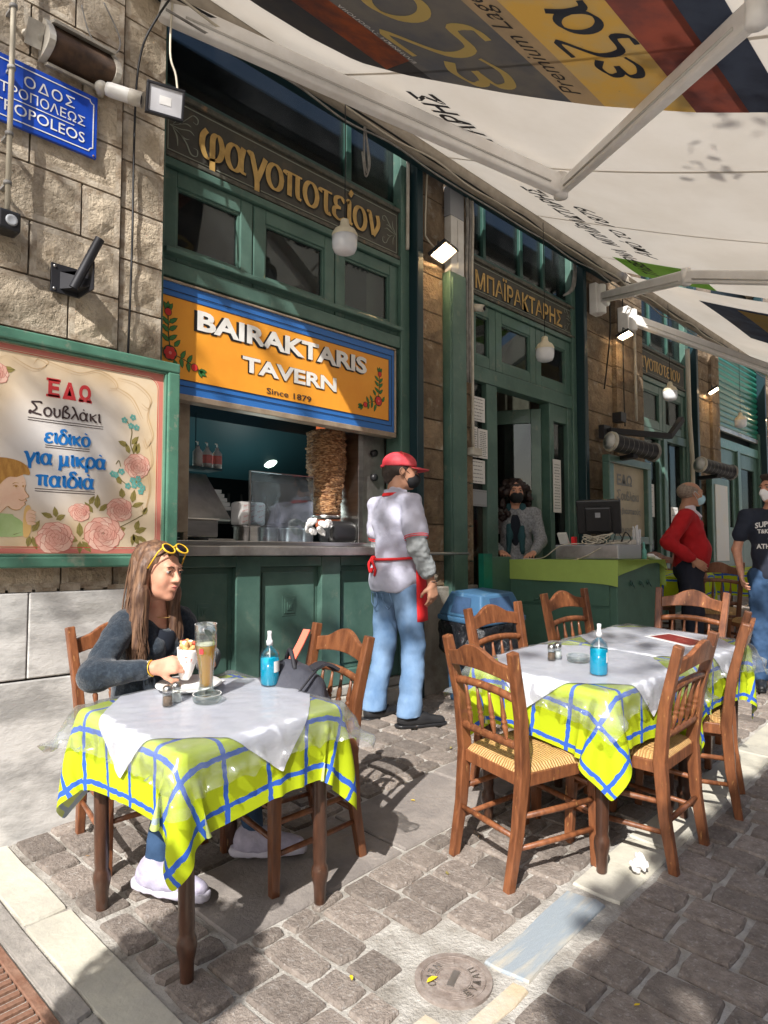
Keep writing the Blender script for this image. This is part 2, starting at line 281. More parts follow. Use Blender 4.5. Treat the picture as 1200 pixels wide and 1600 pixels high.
# ------------------------------------------------------------------ mesh helpers
class MB:
    def __init__(s): s.v = []; s.f = []; s.m = []; s.sm = []
    def add(s, vs, fs, mi=0, smooth=False, X=None):
        k = len(s.v)
        s.v += [tuple(X @ Vector(p)) for p in vs] if X is not None else [tuple(p) for p in vs]
        s.f += [tuple(i+k for i in f) for f in fs]; s.m += [mi]*len(fs); s.sm += [smooth]*len(fs); return s
    def box(s, a, b, mi=0, X=None):
        (x0, y0, z0), (x1, y1, z1) = a, b
        v = [(x0, y0, z0), (x1, y0, z0), (x1, y1, z0), (x0, y1, z0), (x0, y0, z1), (x1, y0, z1), (x1, y1, z1), (x0, y1, z1)]
        return s.add(v, [(0, 3, 2, 1), (4, 5, 6, 7), (0, 1, 5, 4), (1, 2, 6, 5), (2, 3, 7, 6), (3, 0, 4, 7)], mi, False, X)
    def tube(s, path, r, n=8, mi=0, X=None, smooth=True, caps=True, flat=1.):
        P = [Vector(p) for p in path]; rr = r if isinstance(r, (list, tuple)) else [r]*len(P)
        vs = []; up = None
        for i, p in enumerate(P):
            d = (P[min(i+1, len(P)-1)] - P[max(i-1, 0)])
            d = d.normalized() if d.length > 1e-9 else Vector((0, 0, 1))
            if up is None: up = Vector((0, 0, 1)) if abs(d.z) < .9 else Vector((1, 0, 0))
            a = d.cross(up)
            if a.length < 1e-6: a = d.orthogonal()
            a.normalize(); b = a.cross(d).normalized(); up = b
            for k in range(n):
                t = 2*PI*k/n; vs.append(p + a*math.cos(t)*rr[i] + b*math.sin(t)*rr[i]*flat)
        fs = [(i*n+k, i*n+(k+1) % n, (i+1)*n+(k+1) % n, (i+1)*n+k) for i in range(len(P)-1) for k in range(n)]
        if caps: fs += [tuple(range(n-1, -1, -1)), tuple((len(P)-1)*n+k for k in range(n))]
        return s.add(vs, fs, mi, smooth, X)
    def lathe(s, prof, n=16, mi=0, X=None, smooth=True, caps=True):
        vs = []
        for r, z in prof:
            for k in range(n): t = 2*PI*k/n; vs.append((r*math.cos(t), r*math.sin(t), z))
        fs = [(i*n+k, i*n+(k+1) % n, (i+1)*n+(k+1) % n, (i+1)*n+k) for i in range(len(prof)-1) for k in range(n)]
        if caps: fs += [tuple(range(n-1, -1, -1)), tuple((len(prof)-1)*n+k for k in range(n))]
        return s.add(vs, fs, mi, smooth, X)
    def sweep(s, path, w, h, side=(0, 1, 0), mi=0, X=None):
        """rectangular bar along path; w along side vector, h along the other"""
        P = [Vector(p) for p in path]; sd_ = Vector(side).normalized(); vs = []
        ww = w if isinstance(w, (list, tuple)) else [w]*len(P); hh = h if isinstance(h, (list, tuple)) else [h]*len(P)
        for i, p in enumerate(P):
            d = (P[min(i+1, len(P)-1)]-P[max(i-1, 0)]).normalized(); b = d.cross(sd_).normalized(); a = b.cross(d).normalized()
            for u, v in ((-1, -1), (1, -1), (1, 1), (-1, 1)): vs.append(p + a*u*ww[i]/2 + b*v*hh[i]/2)
        fs = [(i*4+k, i*4+(k+1) % 4, (i+1)*4+(k+1) % 4, (i+1)*4+k) for i in range(len(P)-1) for k in range(4)]
        fs += [(3, 2, 1, 0), tuple((len(P)-1)*4+k for k in range(4))]
        return s.add(vs, fs, mi, False, X)
    def grid(s, P, nu, nv, mi=0, smooth=True, X=None):
        fs = [(i*nv+j, (i+1)*nv+j, (i+1)*nv+j+1, i*nv+j+1) for i in range(nu-1) for j in range(nv-1)]
        return s.add(P, fs, mi, smooth, X)
    def ell(s, c, r, n=12, mi=0, X=None):
        vs = [(c[0], c[1], c[2]-r[2])]; m = n//2
        for i in range(1, m):
            a = -PI/2+PI*i/m
            for k in range(n): t = 2*PI*k/n; vs.append((c[0]+r[0]*math.cos(a)*math.cos(t), c[1]+r[1]*math.cos(a)*math.sin(t), c[2]+r[2]*math.sin(a)))
        vs.append((c[0], c[1], c[2]+r[2])); fs = []
        for k in range(n): fs.append((0, 1+(k+1) % n, 1+k)); fs.append((len(vs)-1, len(vs)-1-n+k, len(vs)-1-n+(k+1) % n))
        for i in range(m-2):
            for k in range(n): a = 1+i*n; fs.append((a+k, a+(k+1) % n, a+n+(k+1) % n, a+n+k))
        return s.add(vs, fs, mi, True, X)
    def mesh(s, name='mesh'):
        me = bpy.data.meshes.new(name); me.from_pydata(s.v, [], s.f)
        me.polygons.foreach_set('material_index', s.m); me.polygons.foreach_set('use_smooth', s.sm); me.update(); return me

WM = {}
def wm(o): return WM.get(o.name, Matrix.Identity(4))
def link(name, me, mats, parent=None, local=False, bev=0, X=None, seg=2):
    if isinstance(me, MB): me = me.mesh(name)
    if mats is not None and not me.materials:
        for m in (mats if isinstance(mats, (list, tuple)) else [mats]): me.materials.append(MAT[m] if isinstance(m, str) else m)
    o = bpy.data.objects.new(name, me); COL.objects.link(o)
    if parent is not None:
        o.parent = parent
        if not local: o.matrix_parent_inverse = wm(parent).inverted()
    if X is not None: o.matrix_basis = X
    WM[o.name] = (wm(parent) if (parent is not None and local) else Matrix.Identity(4)) @ (X if X is not None else Matrix.Identity(4))
    if bev:
        md = o.modifiers.new('bevel', 'BEVEL'); md.width = bev; md.segments = seg; md.limit_method = 'ANGLE'; md.angle_limit = R(35)
    return o
def tag(o, label=None, cat=None, group=None, kind=None):
    if label: o['label'] = label
    if cat: o['category'] = cat
    if group: o['group'] = group
    if kind: o['kind'] = kind
    return o
def thing(name, label, cat, X=None, group=None, kind=None):
    o = bpy.data.objects.new(name, None); o.empty_display_size = .1; COL.objects.link(o)
    if X is None: X = Matrix.Identity(4)
    if isinstance(X, (tuple, list)): X = Matrix.Translation(X)
    o.matrix_basis = X; WM[o.name] = X.copy()
    return tag(o, label, cat, group, kind)
def kids(o): return [c for c in COL.objects if c.parent == o]
KIDS_CACHE = {}
def copy_tree(o, X=None, parent=None, tree=None):
    if tree is None:
        tree = {}
        for c in COL.objects:
            if c.parent: tree.setdefault(c.parent.name, []).append(c)
    c = o.copy(); COL.objects.link(c)
    if parent is not None: c.parent = parent
    if X is not None: c.matrix_basis = X
    for ch in tree.get(o.name, []): copy_tree(ch, None, c, tree)
    return c
def T(*p): return Matrix.Translation(p if len(p) == 3 else p[0])
def RZ(d): return Matrix.Rotation(R(d), 4, 'Z')
def RX(d): return Matrix.Rotation(R(d), 4, 'X')
def RY(d): return Matrix.Rotation(R(d), 4, 'Y')
def onground(x, y, rot=0, h=0): return T(x, y, gz(x, y)) @ GROT @ RZ(rot) @ T(0, 0, h)
def frame(o, u, v, w=None):
    u = Vector(u); v = Vector(v); w = u.cross(v) if w is None else Vector(w)
    m = Matrix.Identity(4)
    for i in range(3): m[i][0] = u[i]; m[i][1] = v[i]; m[i][2] = w[i]; m[i][3] = o[i]
    return m
def wallX(x, z, y, s=1.): return frame((x, y, z), (s, 0, 0), (0, 0, s))       # 2D -> wall plane facing the street (normal -Y)

# ------------------------------------------------------------------ lettering
def text2d(body, size=1., bold=0., shear=0., spacing=1., res=2, align='LEFT'):
    c = bpy.data.curves.new('t', 'FONT'); c.body = body; c.size = size; c.offset = bold; c.shear = shear; c.space_character = spacing
    c.resolution_u = res; c.align_x = align
    o = bpy.data.objects.new('t', c); COL.objects.link(o)
    dg = bpy.context.evaluated_depsgraph_get(); me = bpy.data.meshes.new_from_object(o.evaluated_get(dg))
    vs = [tuple(v.co) for v in me.vertices]; fs = [tuple(p.vertices) for p in me.polygons]
    bpy.data.objects.remove(o); bpy.data.curves.remove(c); bpy.data.meshes.remove(me); return vs, fs
def text_to(mb, body, X, size=1., w=None, h=None, mi=0, mapf=None, **k):
    """write body; fit its box to w x h (lower-left corner at the frame's origin)"""
    vs, fs = text2d(body, size, **k)
    if w:
        x0 = min(v[0] for v in vs); x1 = max(v[0] for v in vs); y0 = min(v[1] for v in vs); y1 = max(v[1] for v in vs)
        sx = w/(x1-x0); sy = (h/(y1-y0)) if h else sx
        vs = [((a-x0)*sx, (b-y0)*sy, 0) for a, b, c in vs]
    vs = [X @ Vector(v) for v in vs]
    if mapf: vs = [mapf(v) for v in vs]
    mb.add(vs, fs, mi); return mb
def spline(pts, n=6):
    P = [Vector((*p, 0)) if len(p) == 2 else Vector(p) for p in pts]
    if len(P) < 3: return P
    out = []
    for i in range(len(P)-1):
        a, b, c, d = P[max(i-1, 0)], P[i], P[i+1], P[min(i+2, len(P)-1)]
        for k in range(n):
            t = k/n; out.append(.5*((2*b)+(c-a)*t+(2*a-5*b+4*c-d)*t*t+(3*b-a-3*c+d)*t**3))
    out.append(P[-1]); return out
def nib(mb, pts, wmin=.05, wmax=.17, ang=0., X=None, mi=0, taper=False, closed=False, n=6, mapf=None):
    """a painted stroke: broad where it runs across the nib's angle, thin along it"""
    if closed: pts = list(pts)+[pts[0]]
    P = spline(pts, n); vs = []
    for i, p in enumerate(P):
        d = P[min(i+1, len(P)-1)]-P[max(i-1, 0)]
        if closed and i in (0, len(P)-1): d = P[1]-P[-2]
        a = math.atan2(d.y, d.x); w = wmin+(wmax-wmin)*abs(math.sin(a-ang))
        if taper: w *= .25+.75*math.sin(PI*i/(len(P)-1))
        nn = Vector((-math.sin(a), math.cos(a), 0))*w/2; vs += [p+nn, p-nn]
    if mapf: vs = [mapf(v) for v in vs]
    fs = [(2*i, 2*i+1, 2*i+3, 2*i+2) for i in range(len(P)-1)]
    return mb.add(vs, fs, mi, False, X)
def oval(cx, cy, rx, ry, n=10, a0=0): return [(cx+rx*math.cos(a0+2*PI*k/n), cy+ry*math.sin(a0+2*PI*k/n)) for k in range(n)]
# each glyph: advance, open strokes, closed strokes (x-height 1, baseline 0)
GL = {
 'φ': (1.25, [[(.28, 1.0), (.08, .75), (.06, .35), (.25, .03), (.55, .0), (.9, .12), (1.05, .5), (.95, .88), (.75, .97), (.58, .8), (.56, .3), (.56, -.5)]], []),
 'α': (1.15, [[(.92, 1.0), (.8, .55), (.82, .12), (1.05, .04)]], [oval(.42, .48, .36, .48)]),
 'γ': (1.05, [[(.0, .9), (.18, .98), (.36, .5), (.5, .0), (.5, -.48)], [(.98, 1.0), (.8, .6), (.5, .0)]], []),
 'ο': (1.05, [], [oval(.47, .49, .40, .49)]),
 'π': (1.15, [[(.0, .82), (.15, .95), (1.05, .95)], [(.3, .93), (.28, .02)], [(.78, .93), (.78, .18), (1.0, .04)]], []),
 'τ': (.9, [[(.0, .82), (.12, .95), (.8, .95)], [(.4, .93), (.4, .2), (.55, .02), (.7, .08)]], []),
 'ε': (.9, [[(.78, .82), (.5, .99), (.16, .86), (.18, .6), (.5, .52)], [(.5, .52), (.08, .42), (.06, .14), (.4, .0), (.8, .14)]], []),
 'ι': (.5, [[(.05, .9), (.2, .98), (.2, .2), (.42, .04)]], []),
 'ί': (.5, [[(.05, .9), (.2, .98), (.2, .2), (.42, .04)], [(.22, 1.25), (.42, 1.5)]], []),
 'ν': (1.0, [[(.0, .92), (.15, .96), (.42, .02)], [(.42, .02), (.8, .55), (.72, .98)]], []),
 'δ': (1.0, [[(.82, 1.3), (.6, 1.48), (.35, 1.42), (.3, 1.2), (.6, .98), (.88, .6), (.8, .15), (.5, .0), (.15, .12), (.08, .5), (.3, .9), (.62, .9)]], []),
 'κ': (1.0, [[(.12, .98), (.18, .02)], [(.85, .98), (.22, .5)], [(.3, .55), (.7, .1), (.92, .02)]], []),
 'μ': (1.15, [[(.15, .98), (.18, .2), (.1, -.48)], [(.18, .25), (.35, .02), (.6, .1), (.76, .5)], [(.78, .98), (.78, .18), (1.02, .04)]], []),
 'ρ': (1.05, [[(.12, -.48), (.12, .5), (.3, .92), (.6, .98), (.9, .7), (.88, .3), (.55, .0), (.16, .2)]], []),
 'ό': (1.05, [[(.45, 1.25), (.5, 1.38)]], [oval(.47, .49, .40, .49)]),
 'ά': (1.15, [[(.92, 1.0), (.8, .55), (.82, .12), (1.05, .04)], [(.45, 1.25), (.52, 1.38)]], [oval(.42, .48, .36, .48)]),
 'λ': (1.0, [[(.1, 1.45), (.35, 1.3), (.9, .0)], [(.55, .75), (.05, .0)]], []),
 'υ': (1.0, [[(.0, .9), (.15, .95), (.15, .3), (.4, .02), (.75, .3), (.72, .98)]], []),
 'β': (1.0, [[(.1, -.1), (.12, 1.0), (.35, 1.45), (.65, 1.25), (.35, .8), (.85, .5), (.65, .05), (.15, .1)]], []),
 'Σ': (1.4, [[(1.15, 1.35), (1.05, 1.55), (.1, 1.45)], [(.1, 1.45), (.65, .75), (-.1, .05)], [(-.1, .05), (-.05, .4), (.3, .2), (1.2, .05)]], []),
 'ζ': (.9, [[(.1, 1.4), (.75, 1.4), (.1, .7), (.15, .1), (.65, .0), (.6, -.35), (.3, -.4)]], []),
 ' ': (.55, [], []), 'ϊ': (.5, [[(.05, .9), (.2, .98), (.2, .2), (.42, .04)], [(.05, 1.3), (.12, 1.32)], [(.32, 1.3), (.4, 1.32)]], []),
}
def brush(mb, word, X, w, xh, mi=0, wmin=.07, wmax=.22, ang=0., shift=(0, 0), mapf=None):
    adv = sum(GL[c][0] for c in word); sx = w/adv; x = 0
    X = X.copy(); lay = X.to_3x3() @ Vector((0, 0, 1)); lay = lay.normalized()*.00012
    for c in word:
        a, op, cl = GL[c]; X.translation += lay
        for st in op:
            nib(mb, [((x+p[0])*sx/xh+shift[0], p[1]+shift[1]) for p in st], wmin, wmax, ang, X @ Matrix.Scale(xh, 4) if mapf is None else None, mi, mapf=(lambda v: mapf(X @ (v*xh))) if mapf else None)
            X = X.copy(); X.translation += lay
        X = X.copy(); X.translation += lay
        for st in cl: nib(mb, [((x+p[0])*sx/xh+shift[0], p[1]+shift[1]) for p in st], wmin, wmax, ang, X @ Matrix.Scale(xh, 4) if mapf is None else None, mi, closed=True, n=3, mapf=(lambda v: mapf(X @ (v*xh))) if mapf else None)
        x += a
    return mb
def poly2(mb, pts, X, mi=0, smoothn=0, mapf=None):
    P = spline(list(pts)+[pts[0]], smoothn)[:-1] if smoothn else [Vector((*p, 0)) for p in pts]
    P = [mapf(X @ p) for p in P] if mapf else [X @ p for p in P]
    return mb.add(P, [tuple(range(len(P)))], mi)

# ------------------------------------------------------------------ implicit surfaces (bodies, clothes)
class SDF:
    def __init__(s): s.p = []; s.bb = []
    def cap(s, a, b, ra, rb=None, k=.02, sub=False, flat=None):
        s.p.append(('c', np.array(a, float), np.array(b, float), ra, ra if rb is None else rb, k, sub)); return s
    def ell(s, c, r, k=.02, sub=False, rot=None):
        s.p.append(('e', np.array(c, float), np.array(r, float), None if rot is None else np.array(rot.to_3x3() if hasattr(rot, 'to_3x3') else rot), 0, k, sub)); return s
    def box(s, c, r, rd=.01, k=.02, sub=False, rot=None):
        s.p.append(('b', np.array(c, float), np.array(r, float), None if rot is None else np.array(rot.to_3x3()), rd, k, sub)); return s
    def mesh(s, h=.008, wrink=0., wscale=14., cut=None, smooth=1, wz=1.):
        lo = np.full(3, 1e9); hi = -lo
        bbs = []
        for q in s.p:
            if q[0] == 'c': r = max(q[3], q[4]); l = np.minimum(q[1], q[2])-r; u = np.maximum(q[1], q[2])+r
            else: r = np.linalg.norm(q[2]) if q[3] is not None else q[2]; l = q[1]-r; u = q[1]+r
            bbs.append((l, u))
            if not q[6]: lo = np.minimum(lo, l); hi = np.maximum(hi, u)
        lo -= 3*h; hi += 3*h; n = np.ceil((hi-lo)/h).astype(int)+1
        D = np.full(n, 1., np.float32)
        ax = [lo[i]+h*np.arange(n[i]) for i in range(3)]
        for q, (l, u) in zip(s.p, bbs):
            pad = q[5]*2+3*h
            i0 = np.clip(((l-pad-lo)/h).astype(int), 0, n-1); i1 = np.clip(((u+pad-lo)/h).astype(int)+2, 1, n)
            if (i1 <= i0).any(): continue
            X, Y, Z = np.meshgrid(ax[0][i0[0]:i1[0]], ax[1][i0[1]:i1[1]], ax[2][i0[2]:i1[2]], indexing='ij')
            if q[0] == 'c':
                a, b, ra, rb = q[1:5]; ab = b-a; L = max(float(ab@ab), 1e-9)
                t = np.clip(((X-a[0])*ab[0]+(Y-a[1])*ab[1]+(Z-a[2])*ab[2])/L, 0, 1)
                d = np.sqrt((X-a[0]-ab[0]*t)**2+(Y-a[1]-ab[1]*t)**2+(Z-a[2]-ab[2]*t)**2)-(ra+(rb-ra)*t)
            else:
                x, y, z = X-q[1][0], Y-q[1][1], Z-q[1][2]
                if q[3] is not None:
                    m = q[3]; x, y, z = m[0, 0]*x+m[1, 0]*y+m[2, 0]*z, m[0, 1]*x+m[1, 1]*y+m[2, 1]*z, m[0, 2]*x+m[1, 2]*y+m[2, 2]*z
                r = q[2]
                if q[0] == 'e':
                    k0 = np.sqrt((x/r[0])**2+(y/r[1])**2+(z/r[2])**2); k1 = np.sqrt((x/r[0]**2)**2+(y/r[1]**2)**2+(z/r[2]**2)**2)+1e-9
                    d = k0*(k0-1)/k1
                else:
                    rd = q[4]; qx, qy, qz = abs(x)-r[0]+rd, abs(y)-r[1]+rd, abs(z)-r[2]+rd
                    d = np.sqrt(np.maximum(qx, 0)**2+np.maximum(qy, 0)**2+np.maximum(qz, 0)**2)+np.minimum(np.maximum(qx, np.maximum(qy, qz)), 0)-rd
            sl = (slice(i0[0], i1[0]), slice(i0[1], i1[1]), slice(i0[2], i1[2])); E = D[sl]; k = q[5]
            if q[6]: d = -d; hh = np.clip(.5-.5*(E-d)/k, 0, 1); D[sl] = E*(1-hh)+d*hh+k*hh*(1-hh)
            else: hh = np.clip(.5+.5*(d-E)/k, 0, 1); D[sl] = d*(1-hh)+E*hh-k*hh*(1-hh)
        if cut:
            X, Y, Z = np.meshgrid(*ax, indexing='ij')
            for nrm, dist in cut: D = np.maximum(D, (X*nrm[0]+Y*nrm[1]+Z*nrm[2]-dist).astype(np.float32))
        # surface nets
        ins = D < 0; sh = (n[0]-1, n[1]-1, n[2]-1)
        acc = np.zeros(sh+(3,), np.float32); cnt = np.zeros(sh, np.float32)
        cr = [(0, 0, 0), (1, 0, 0), (0, 1, 0), (0, 0, 1), (1, 1, 0), (1, 0, 1), (0, 1, 1), (1, 1, 1)]
        def at(A, c): return A[c[0]:c[0]+sh[0], c[1]:c[1]+sh[1], c[2]:c[2]+sh[2]]
        for i in range(8):
            for j in range(i+1, 8):
                a, b = cr[i], cr[j]
                if sum(abs(a[k]-b[k]) for k in range(3)) != 1: continue
                m = at(ins, a) != at(ins, b)
                if not m.any(): continue
                da, db = at(D, a)[m], at(D, b)[m]; t = da/(da-db)
                for k in range(3): acc[..., k][m] += a[k]+(b[k]-a[k])*t
                cnt[m] += 1
        act = cnt > 0; idx = -np.ones(sh, np.int64); idx[act] = np.arange(act.sum())
        base = np.argwhere(act); V = (base+acc[act]/cnt[act][:, None])*h+lo
        F = []
        for axk in range(3):
            b_, c_ = [(1, 2), (2, 0), (0, 1)][axk]
            s0 = [slice(1, -1)]*3; s0[axk] = slice(0, -1); s1 = list(s0); s1[axk] = slice(1, None)
            A = ins[tuple(s0)]; B = ins[tuple(s1)]
            for fl in (0, 1):
                g = np.argwhere((A & ~B) if fl == 0 else (~A & B))
                if len(g) == 0: continue
                g = g+1; g[:, axk] -= 1
                eb = np.zeros(3, int); eb[b_] = 1; ec = np.zeros(3, int); ec[c_] = 1
                q = [idx[tuple((g-x).T)] for x in (eb+ec, ec, 0*eb, eb)]
                q = np.stack(q, 1)
                F.append(q if fl == 0 else q[:, ::-1])
        F = np.concatenate(F); F = F[(F >= 0).all(1)]
        me = bpy.data.meshes.new('sdf')
        if wrink:
            me0 = V.copy()
        me.from_pydata(V.tolist(), [], F.tolist()); me.update()
        if smooth or wrink:
            nv = len(V); E_ = np.array([e.vertices[:] for e in me.edges])
            for _ in range(smooth):
                s_ = np.zeros_like(V); c2 = np.zeros(nv)
                np.add.at(s_, E_[:, 0], V[E_[:, 1]]); np.add.at(s_, E_[:, 1], V[E_[:, 0]]); np.add.at(c2, E_[:, 0], 1); np.add.at(c2, E_[:, 1], 1)
                V = V*.4+.6*s_/c2[:, None]
            if wrink:
                me.vertices.foreach_set('co', V.astype(np.float32).ravel()); me.update()
                N = np.zeros(nv*3, np.float32); me.vertices.foreach_get('normal', N); N = N.reshape(-1, 3)
                w = np.array([noise.noise(Vector((p[0]*wscale, p[1]*wscale, p[2]*wscale*wz)))+.5*noise.noise(Vector((p[0]*wscale*2.3, p[1]*wscale*2.3+7, p[2]*wscale*wz*2.3))) for p in V])
                V = V+N*(w*wrink)[:, None]
            me.vertices.foreach_set('co', V.astype(np.float32).ravel())
        me.polygons.foreach_set('use_smooth', [True]*len(me.polygons)); me.update(); return me
# ================================================================== GROUND
GB = Matrix(((1, 0, 0, 0), (0, 1, 0, 0), (GX, GY, 1, 0), (0, 0, 0, 1)))   # (x,y,h) -> on the slope
mb = MB(); N_ = 24; Lg = 70.
xs = [-60, -20, -6, 0, 1, 2, 3, 4, 6, 9, 14, 22, 40, 70]; ys = [-60, -20, -6, -2, 0, 1, 2, 3, 4, 8, 20]
P = [(x, y, gz(x, y)-.007) for x in xs for y in ys]
mb.grid(P, len(xs), len(ys)); street = tag(link('street', mb, 'grout'), kind='structure')

def stone_mesh(poly, h=.009, inset=.006, mi=0):
    """a paving stone: irregular outline, rounded shoulder, uneven top; origin at its middle"""
    m = MB(); c = Vector((sum(p[0] for p in poly)/len(poly), sum(p[1] for p in poly)/len(poly)))
    n = len(poly); r0, r1, r2 = [], [], []
    for x, y in poly:
        d = Vector((x, y))-c; L = d.length; u = d/L
        r0.append((x, y, -.03)); r1.append((x, y, -.003)); q = c+u*(L-inset); r2.append((q.x, q.y, h*random.uniform(.75, 1.)))
    top = (c.x, c.y, h*random.uniform(.8, 1.15))
    fs = [(i, (i+1) % n, n+(i+1) % n, n+i) for i in range(n)]+[(n+i, n+(i+1) % n, 2*n+(i+1) % n, 2*n+i) for i in range(n)]+[(2*n+i, 2*n+(i+1) % n, 3*n) for i in range(n)]
    vs = [tuple(GB @ Vector(p)) for p in r0+r1+r2+[top]]
    m.add(vs, fs, mi); return m
def quad_poly(x0, x1, y0, y1, j=.005, sub=2):
    c = [(x0, y0), (x1, y0), (x1, y1), (x0, y1)]; out = []
    for i in range(4):
        a, b = Vector(c[i]), Vector(c[(i+1) % 4]); mid = Vector(((x0+x1)/2, (y0+y1)/2))
        for k in range(sub):
            p = a.lerp(b, k/sub)
            if k == 0: p = p+(mid-p).normalized()*.007
            out.append((p.x+random.uniform(-j, j), p.y+random.uniform(-j, j)))
    return out
MH = (1.765, 1.385); MHR = .128
pavement = tag(thing('pavement', None, None, (0, 0, 0)), kind='structure')
stones = []; bands = []
def rows(x0, x1, y0, y1, rw, rl, skip=None, g=.0085):
    x = x0
    while x < x1-.05:
        w = min(rw*random.uniform(.85, 1.2), x1-x)
        if x1-x-w < rw*.45: w = x1-x
        y = y0+(-random.uniform(0, .5)*rl[1])
        while y < y1-.03:
            l = random.uniform(*rl); a, b = max(y, y0), min(y+l, y1)
            if y1-b < .05: b = y1
            if b-a > .045:
                cx, cy = x+w/2, (a+b)/2
                near = min(math.hypot(max(x+g, min(MH[0], x+w-g))-MH[0], max(a+g, min(MH[1], b-g))-MH[1]), 9)
                if near > MHR+.012 and not (skip and skip(cx, cy)): stones.append((cx, cy, quad_poly(x+g, x+w-g, a+g, b-g)))
            y = b if b == y1 else y+l
        x += w
rows(1.12, 9.5, 1.40, 2.0, .15, (.15, .25), g=.0075)
rows(1.12, 1.38, 2.0, 2.45, .13, (.12, .22))
rows(1.12, 12., 2.47, 3.40, .15, (.13, .24))
rows(1.30, 12., .10, 1.17, .155, (.18, .29), skip=lambda x, y: x < 1.30)
rows(1.60, 10., -1.2, .10, .18, (.2, .3))
stones.sort(key=lambda s: math.hypot(s[0], s[1]))
PX = lambda x, y: abs((x*.69-y*.724)/(x*.724+y*.69+1e-6)) < .62 and x*.724+y*.69 > .5
vis = [s for s in stones if PX(s[0], s[1]) and s[0]*.724+s[1]*.69 > 1.7]; hid = [s for s in stones if s not in vis]
for i, (x, y, p) in enumerate(vis[:270]): link('paving_stone', stone_mesh(p), 'paver', pavement)
mb = MB()
for x, y, p in vis[270:]+hid:
    if x < 14: q = stone_mesh(p); mb.add(q.v, q.f)
tag(link('far_paving', mb, 'paver', pavement), kind='stuff')
def slab(name, x0, x1, y0, y1, mat, h=.006, parent=pavement, j=.004, inset=.006):
    return link(name, stone_mesh(quad_poly(x0, x1, y0, y1, j, 3), h, inset), mat, parent)
x = 1.40                                              # smooth flags between the two paved strips
while x < 9: w = random.uniform(.55, .9); slab('flagstone', x, x+w-.012, 2.01, 2.46, 'flag'); x += w
for a, b in ((3.26, 2.62), (2.61, 1.78), (1.77, .9), (.89, 0)): slab('marble_kerb_stone', .945, 1.095, b, a, 'street_marble')
for a, b in ((3.26, 2.9), (2.89, 2.05), (2.04, 1.2), (1.19, .2)): slab('grey_kerb_stone', .865, .935, b, a, 'street_grey')
slab('blue_marble_slab', 1.90, 2.46, 1.215, 1.365, 'blue_marble', h=.003, j=.010)
x = 2.50
while x < 9: w = random.uniform(.45, .8); slab('gutter_marble', x, x+w-.015, 1.19, 1.385, 'street_marble', h=.004); x += w
slab('gutter_marble', 1.15, 1.6, 1.19, 1.36, 'earth_stain', h=.003); slab('gutter_marble', 1.62, 1.89, 1.19, 1.245, 'earth_stain', h=.003)
# drain grate at the lower left
g = thing('drain_grate', 'rusty iron drain grate let into the paving beside the grey kerb', 'drain grate', (0.6, 1.9, gz(.6, 1.9)))
mb = MB(); mb.box((.30, .9, -.10), (.855, 3.0, -.09), X=GB); link('pit', mb, 'pit_dark', g)
mb = MB()
for a, b in (((.30, .9), (.33, 3.)), ((.825, .9), (.855, 3.)), ((.33, .9), (.825, .93)), ((.33, 2.97), (.825, 3.))): mb.box((*a, -.05), (*b, .004), X=GB)
link('frame', mb, 'rust', g, bev=.003)
y = .95
bar_me = None
while y < 2.96:
    for xx in (.335, .585):
        m2 = MB(); m2.box((0, 0, -.04), (.235, .020, .002), X=Matrix(((1, 0, 0, 0), (0, 1, 0, 0), (GX, GY, 1, 0), (0, 0, 0, 1))))
        if bar_me is None: bar_me = m2.mesh('bar'); bar_me.materials.append(MAT['rust'])
        link('bar', bar_me, None, g, X=T(xx, y, gz(xx, y)))
    y += .036
# manhole cover
mx_, my_ = MH; GM = T(mx_, my_, gz(*MH)) @ GROT
mh = thing('manhole_cover', 'small round iron water cover with raised Greek letters set in the paving', 'manhole cover', GM)
mb = MB(); mb.lathe([(.120, -.01), (.120, .004), (.101, .005), (.099, .001), (.0001, .001)], 48, smooth=False); link('disc', mb, 'cast_iron', mh, local=True)
mb = MB()
for r in (.099, .060, .054):
    mb.lathe([(r-.0025, .001), (r-.0025, .0042), (r, .0042), (r, .001)], 40, caps=False, smooth=False)
for a0, a1 in ((35, 80), (215, 260)):
    for r in (.068, .075, .082, .089):
        P = [(r*math.cos(R(a0+(a1-a0)*k/8)), r*math.sin(R(a0+(a1-a0)*k/8)), .003) for k in range(9)]; mb.tube(P, .0016, 4)
link('ring', mb, 'cast_iron', mh, local=True)
mb = MB(); mb.box((-.036, -.011, .001), (.036, .011, .005), X=RZ(20)); link('lid_key', mb, 'steel_dull', mh, local=True)
mb = MB()
for word, c0 in (('ΕΥΔΑΠ', -62), ('ΝΕΡΟ', 118)):
    for k, ch in enumerate(word):
        a = c0+(k-(len(word)-1)/2)*(-23 if word == 'ΝΕΡΟ' else 23)*(-1 if word == 'ΝΕΡΟ' else 1)
        vs, fs = text2d(ch, .032, .0008, align='CENTER')
        top = word == 'ΝΕΡΟ'
        Xl = RZ(a) @ T(.073, 0, .0045) @ RZ(90) @ T(0, -.0, 0)
        mb.add([(v[0], v[1]-.010, 0) for v in vs], fs, 0, X=Xl)
link('lettering', mb, 'steel_dull', mh, local=True)
mb = MB(); lf = [(0, 0), (.012, .008), (.03, .009), (.045, 0), (.03, -.007), (.012, -.006)]
mb.add([(a, b, .004+.004*math.sin(a*70)) for a, b in lf], [(0, 1, 2, 3, 4, 5)], X=GM @ T(-.075, .045, .003) @ RZ(-10))
tag(link('fallen_leaf', mb, 'leaf_yellow'), 'curled yellow leaf lying on the iron cover', 'leaf')
mb = SDF(); random.seed(17)
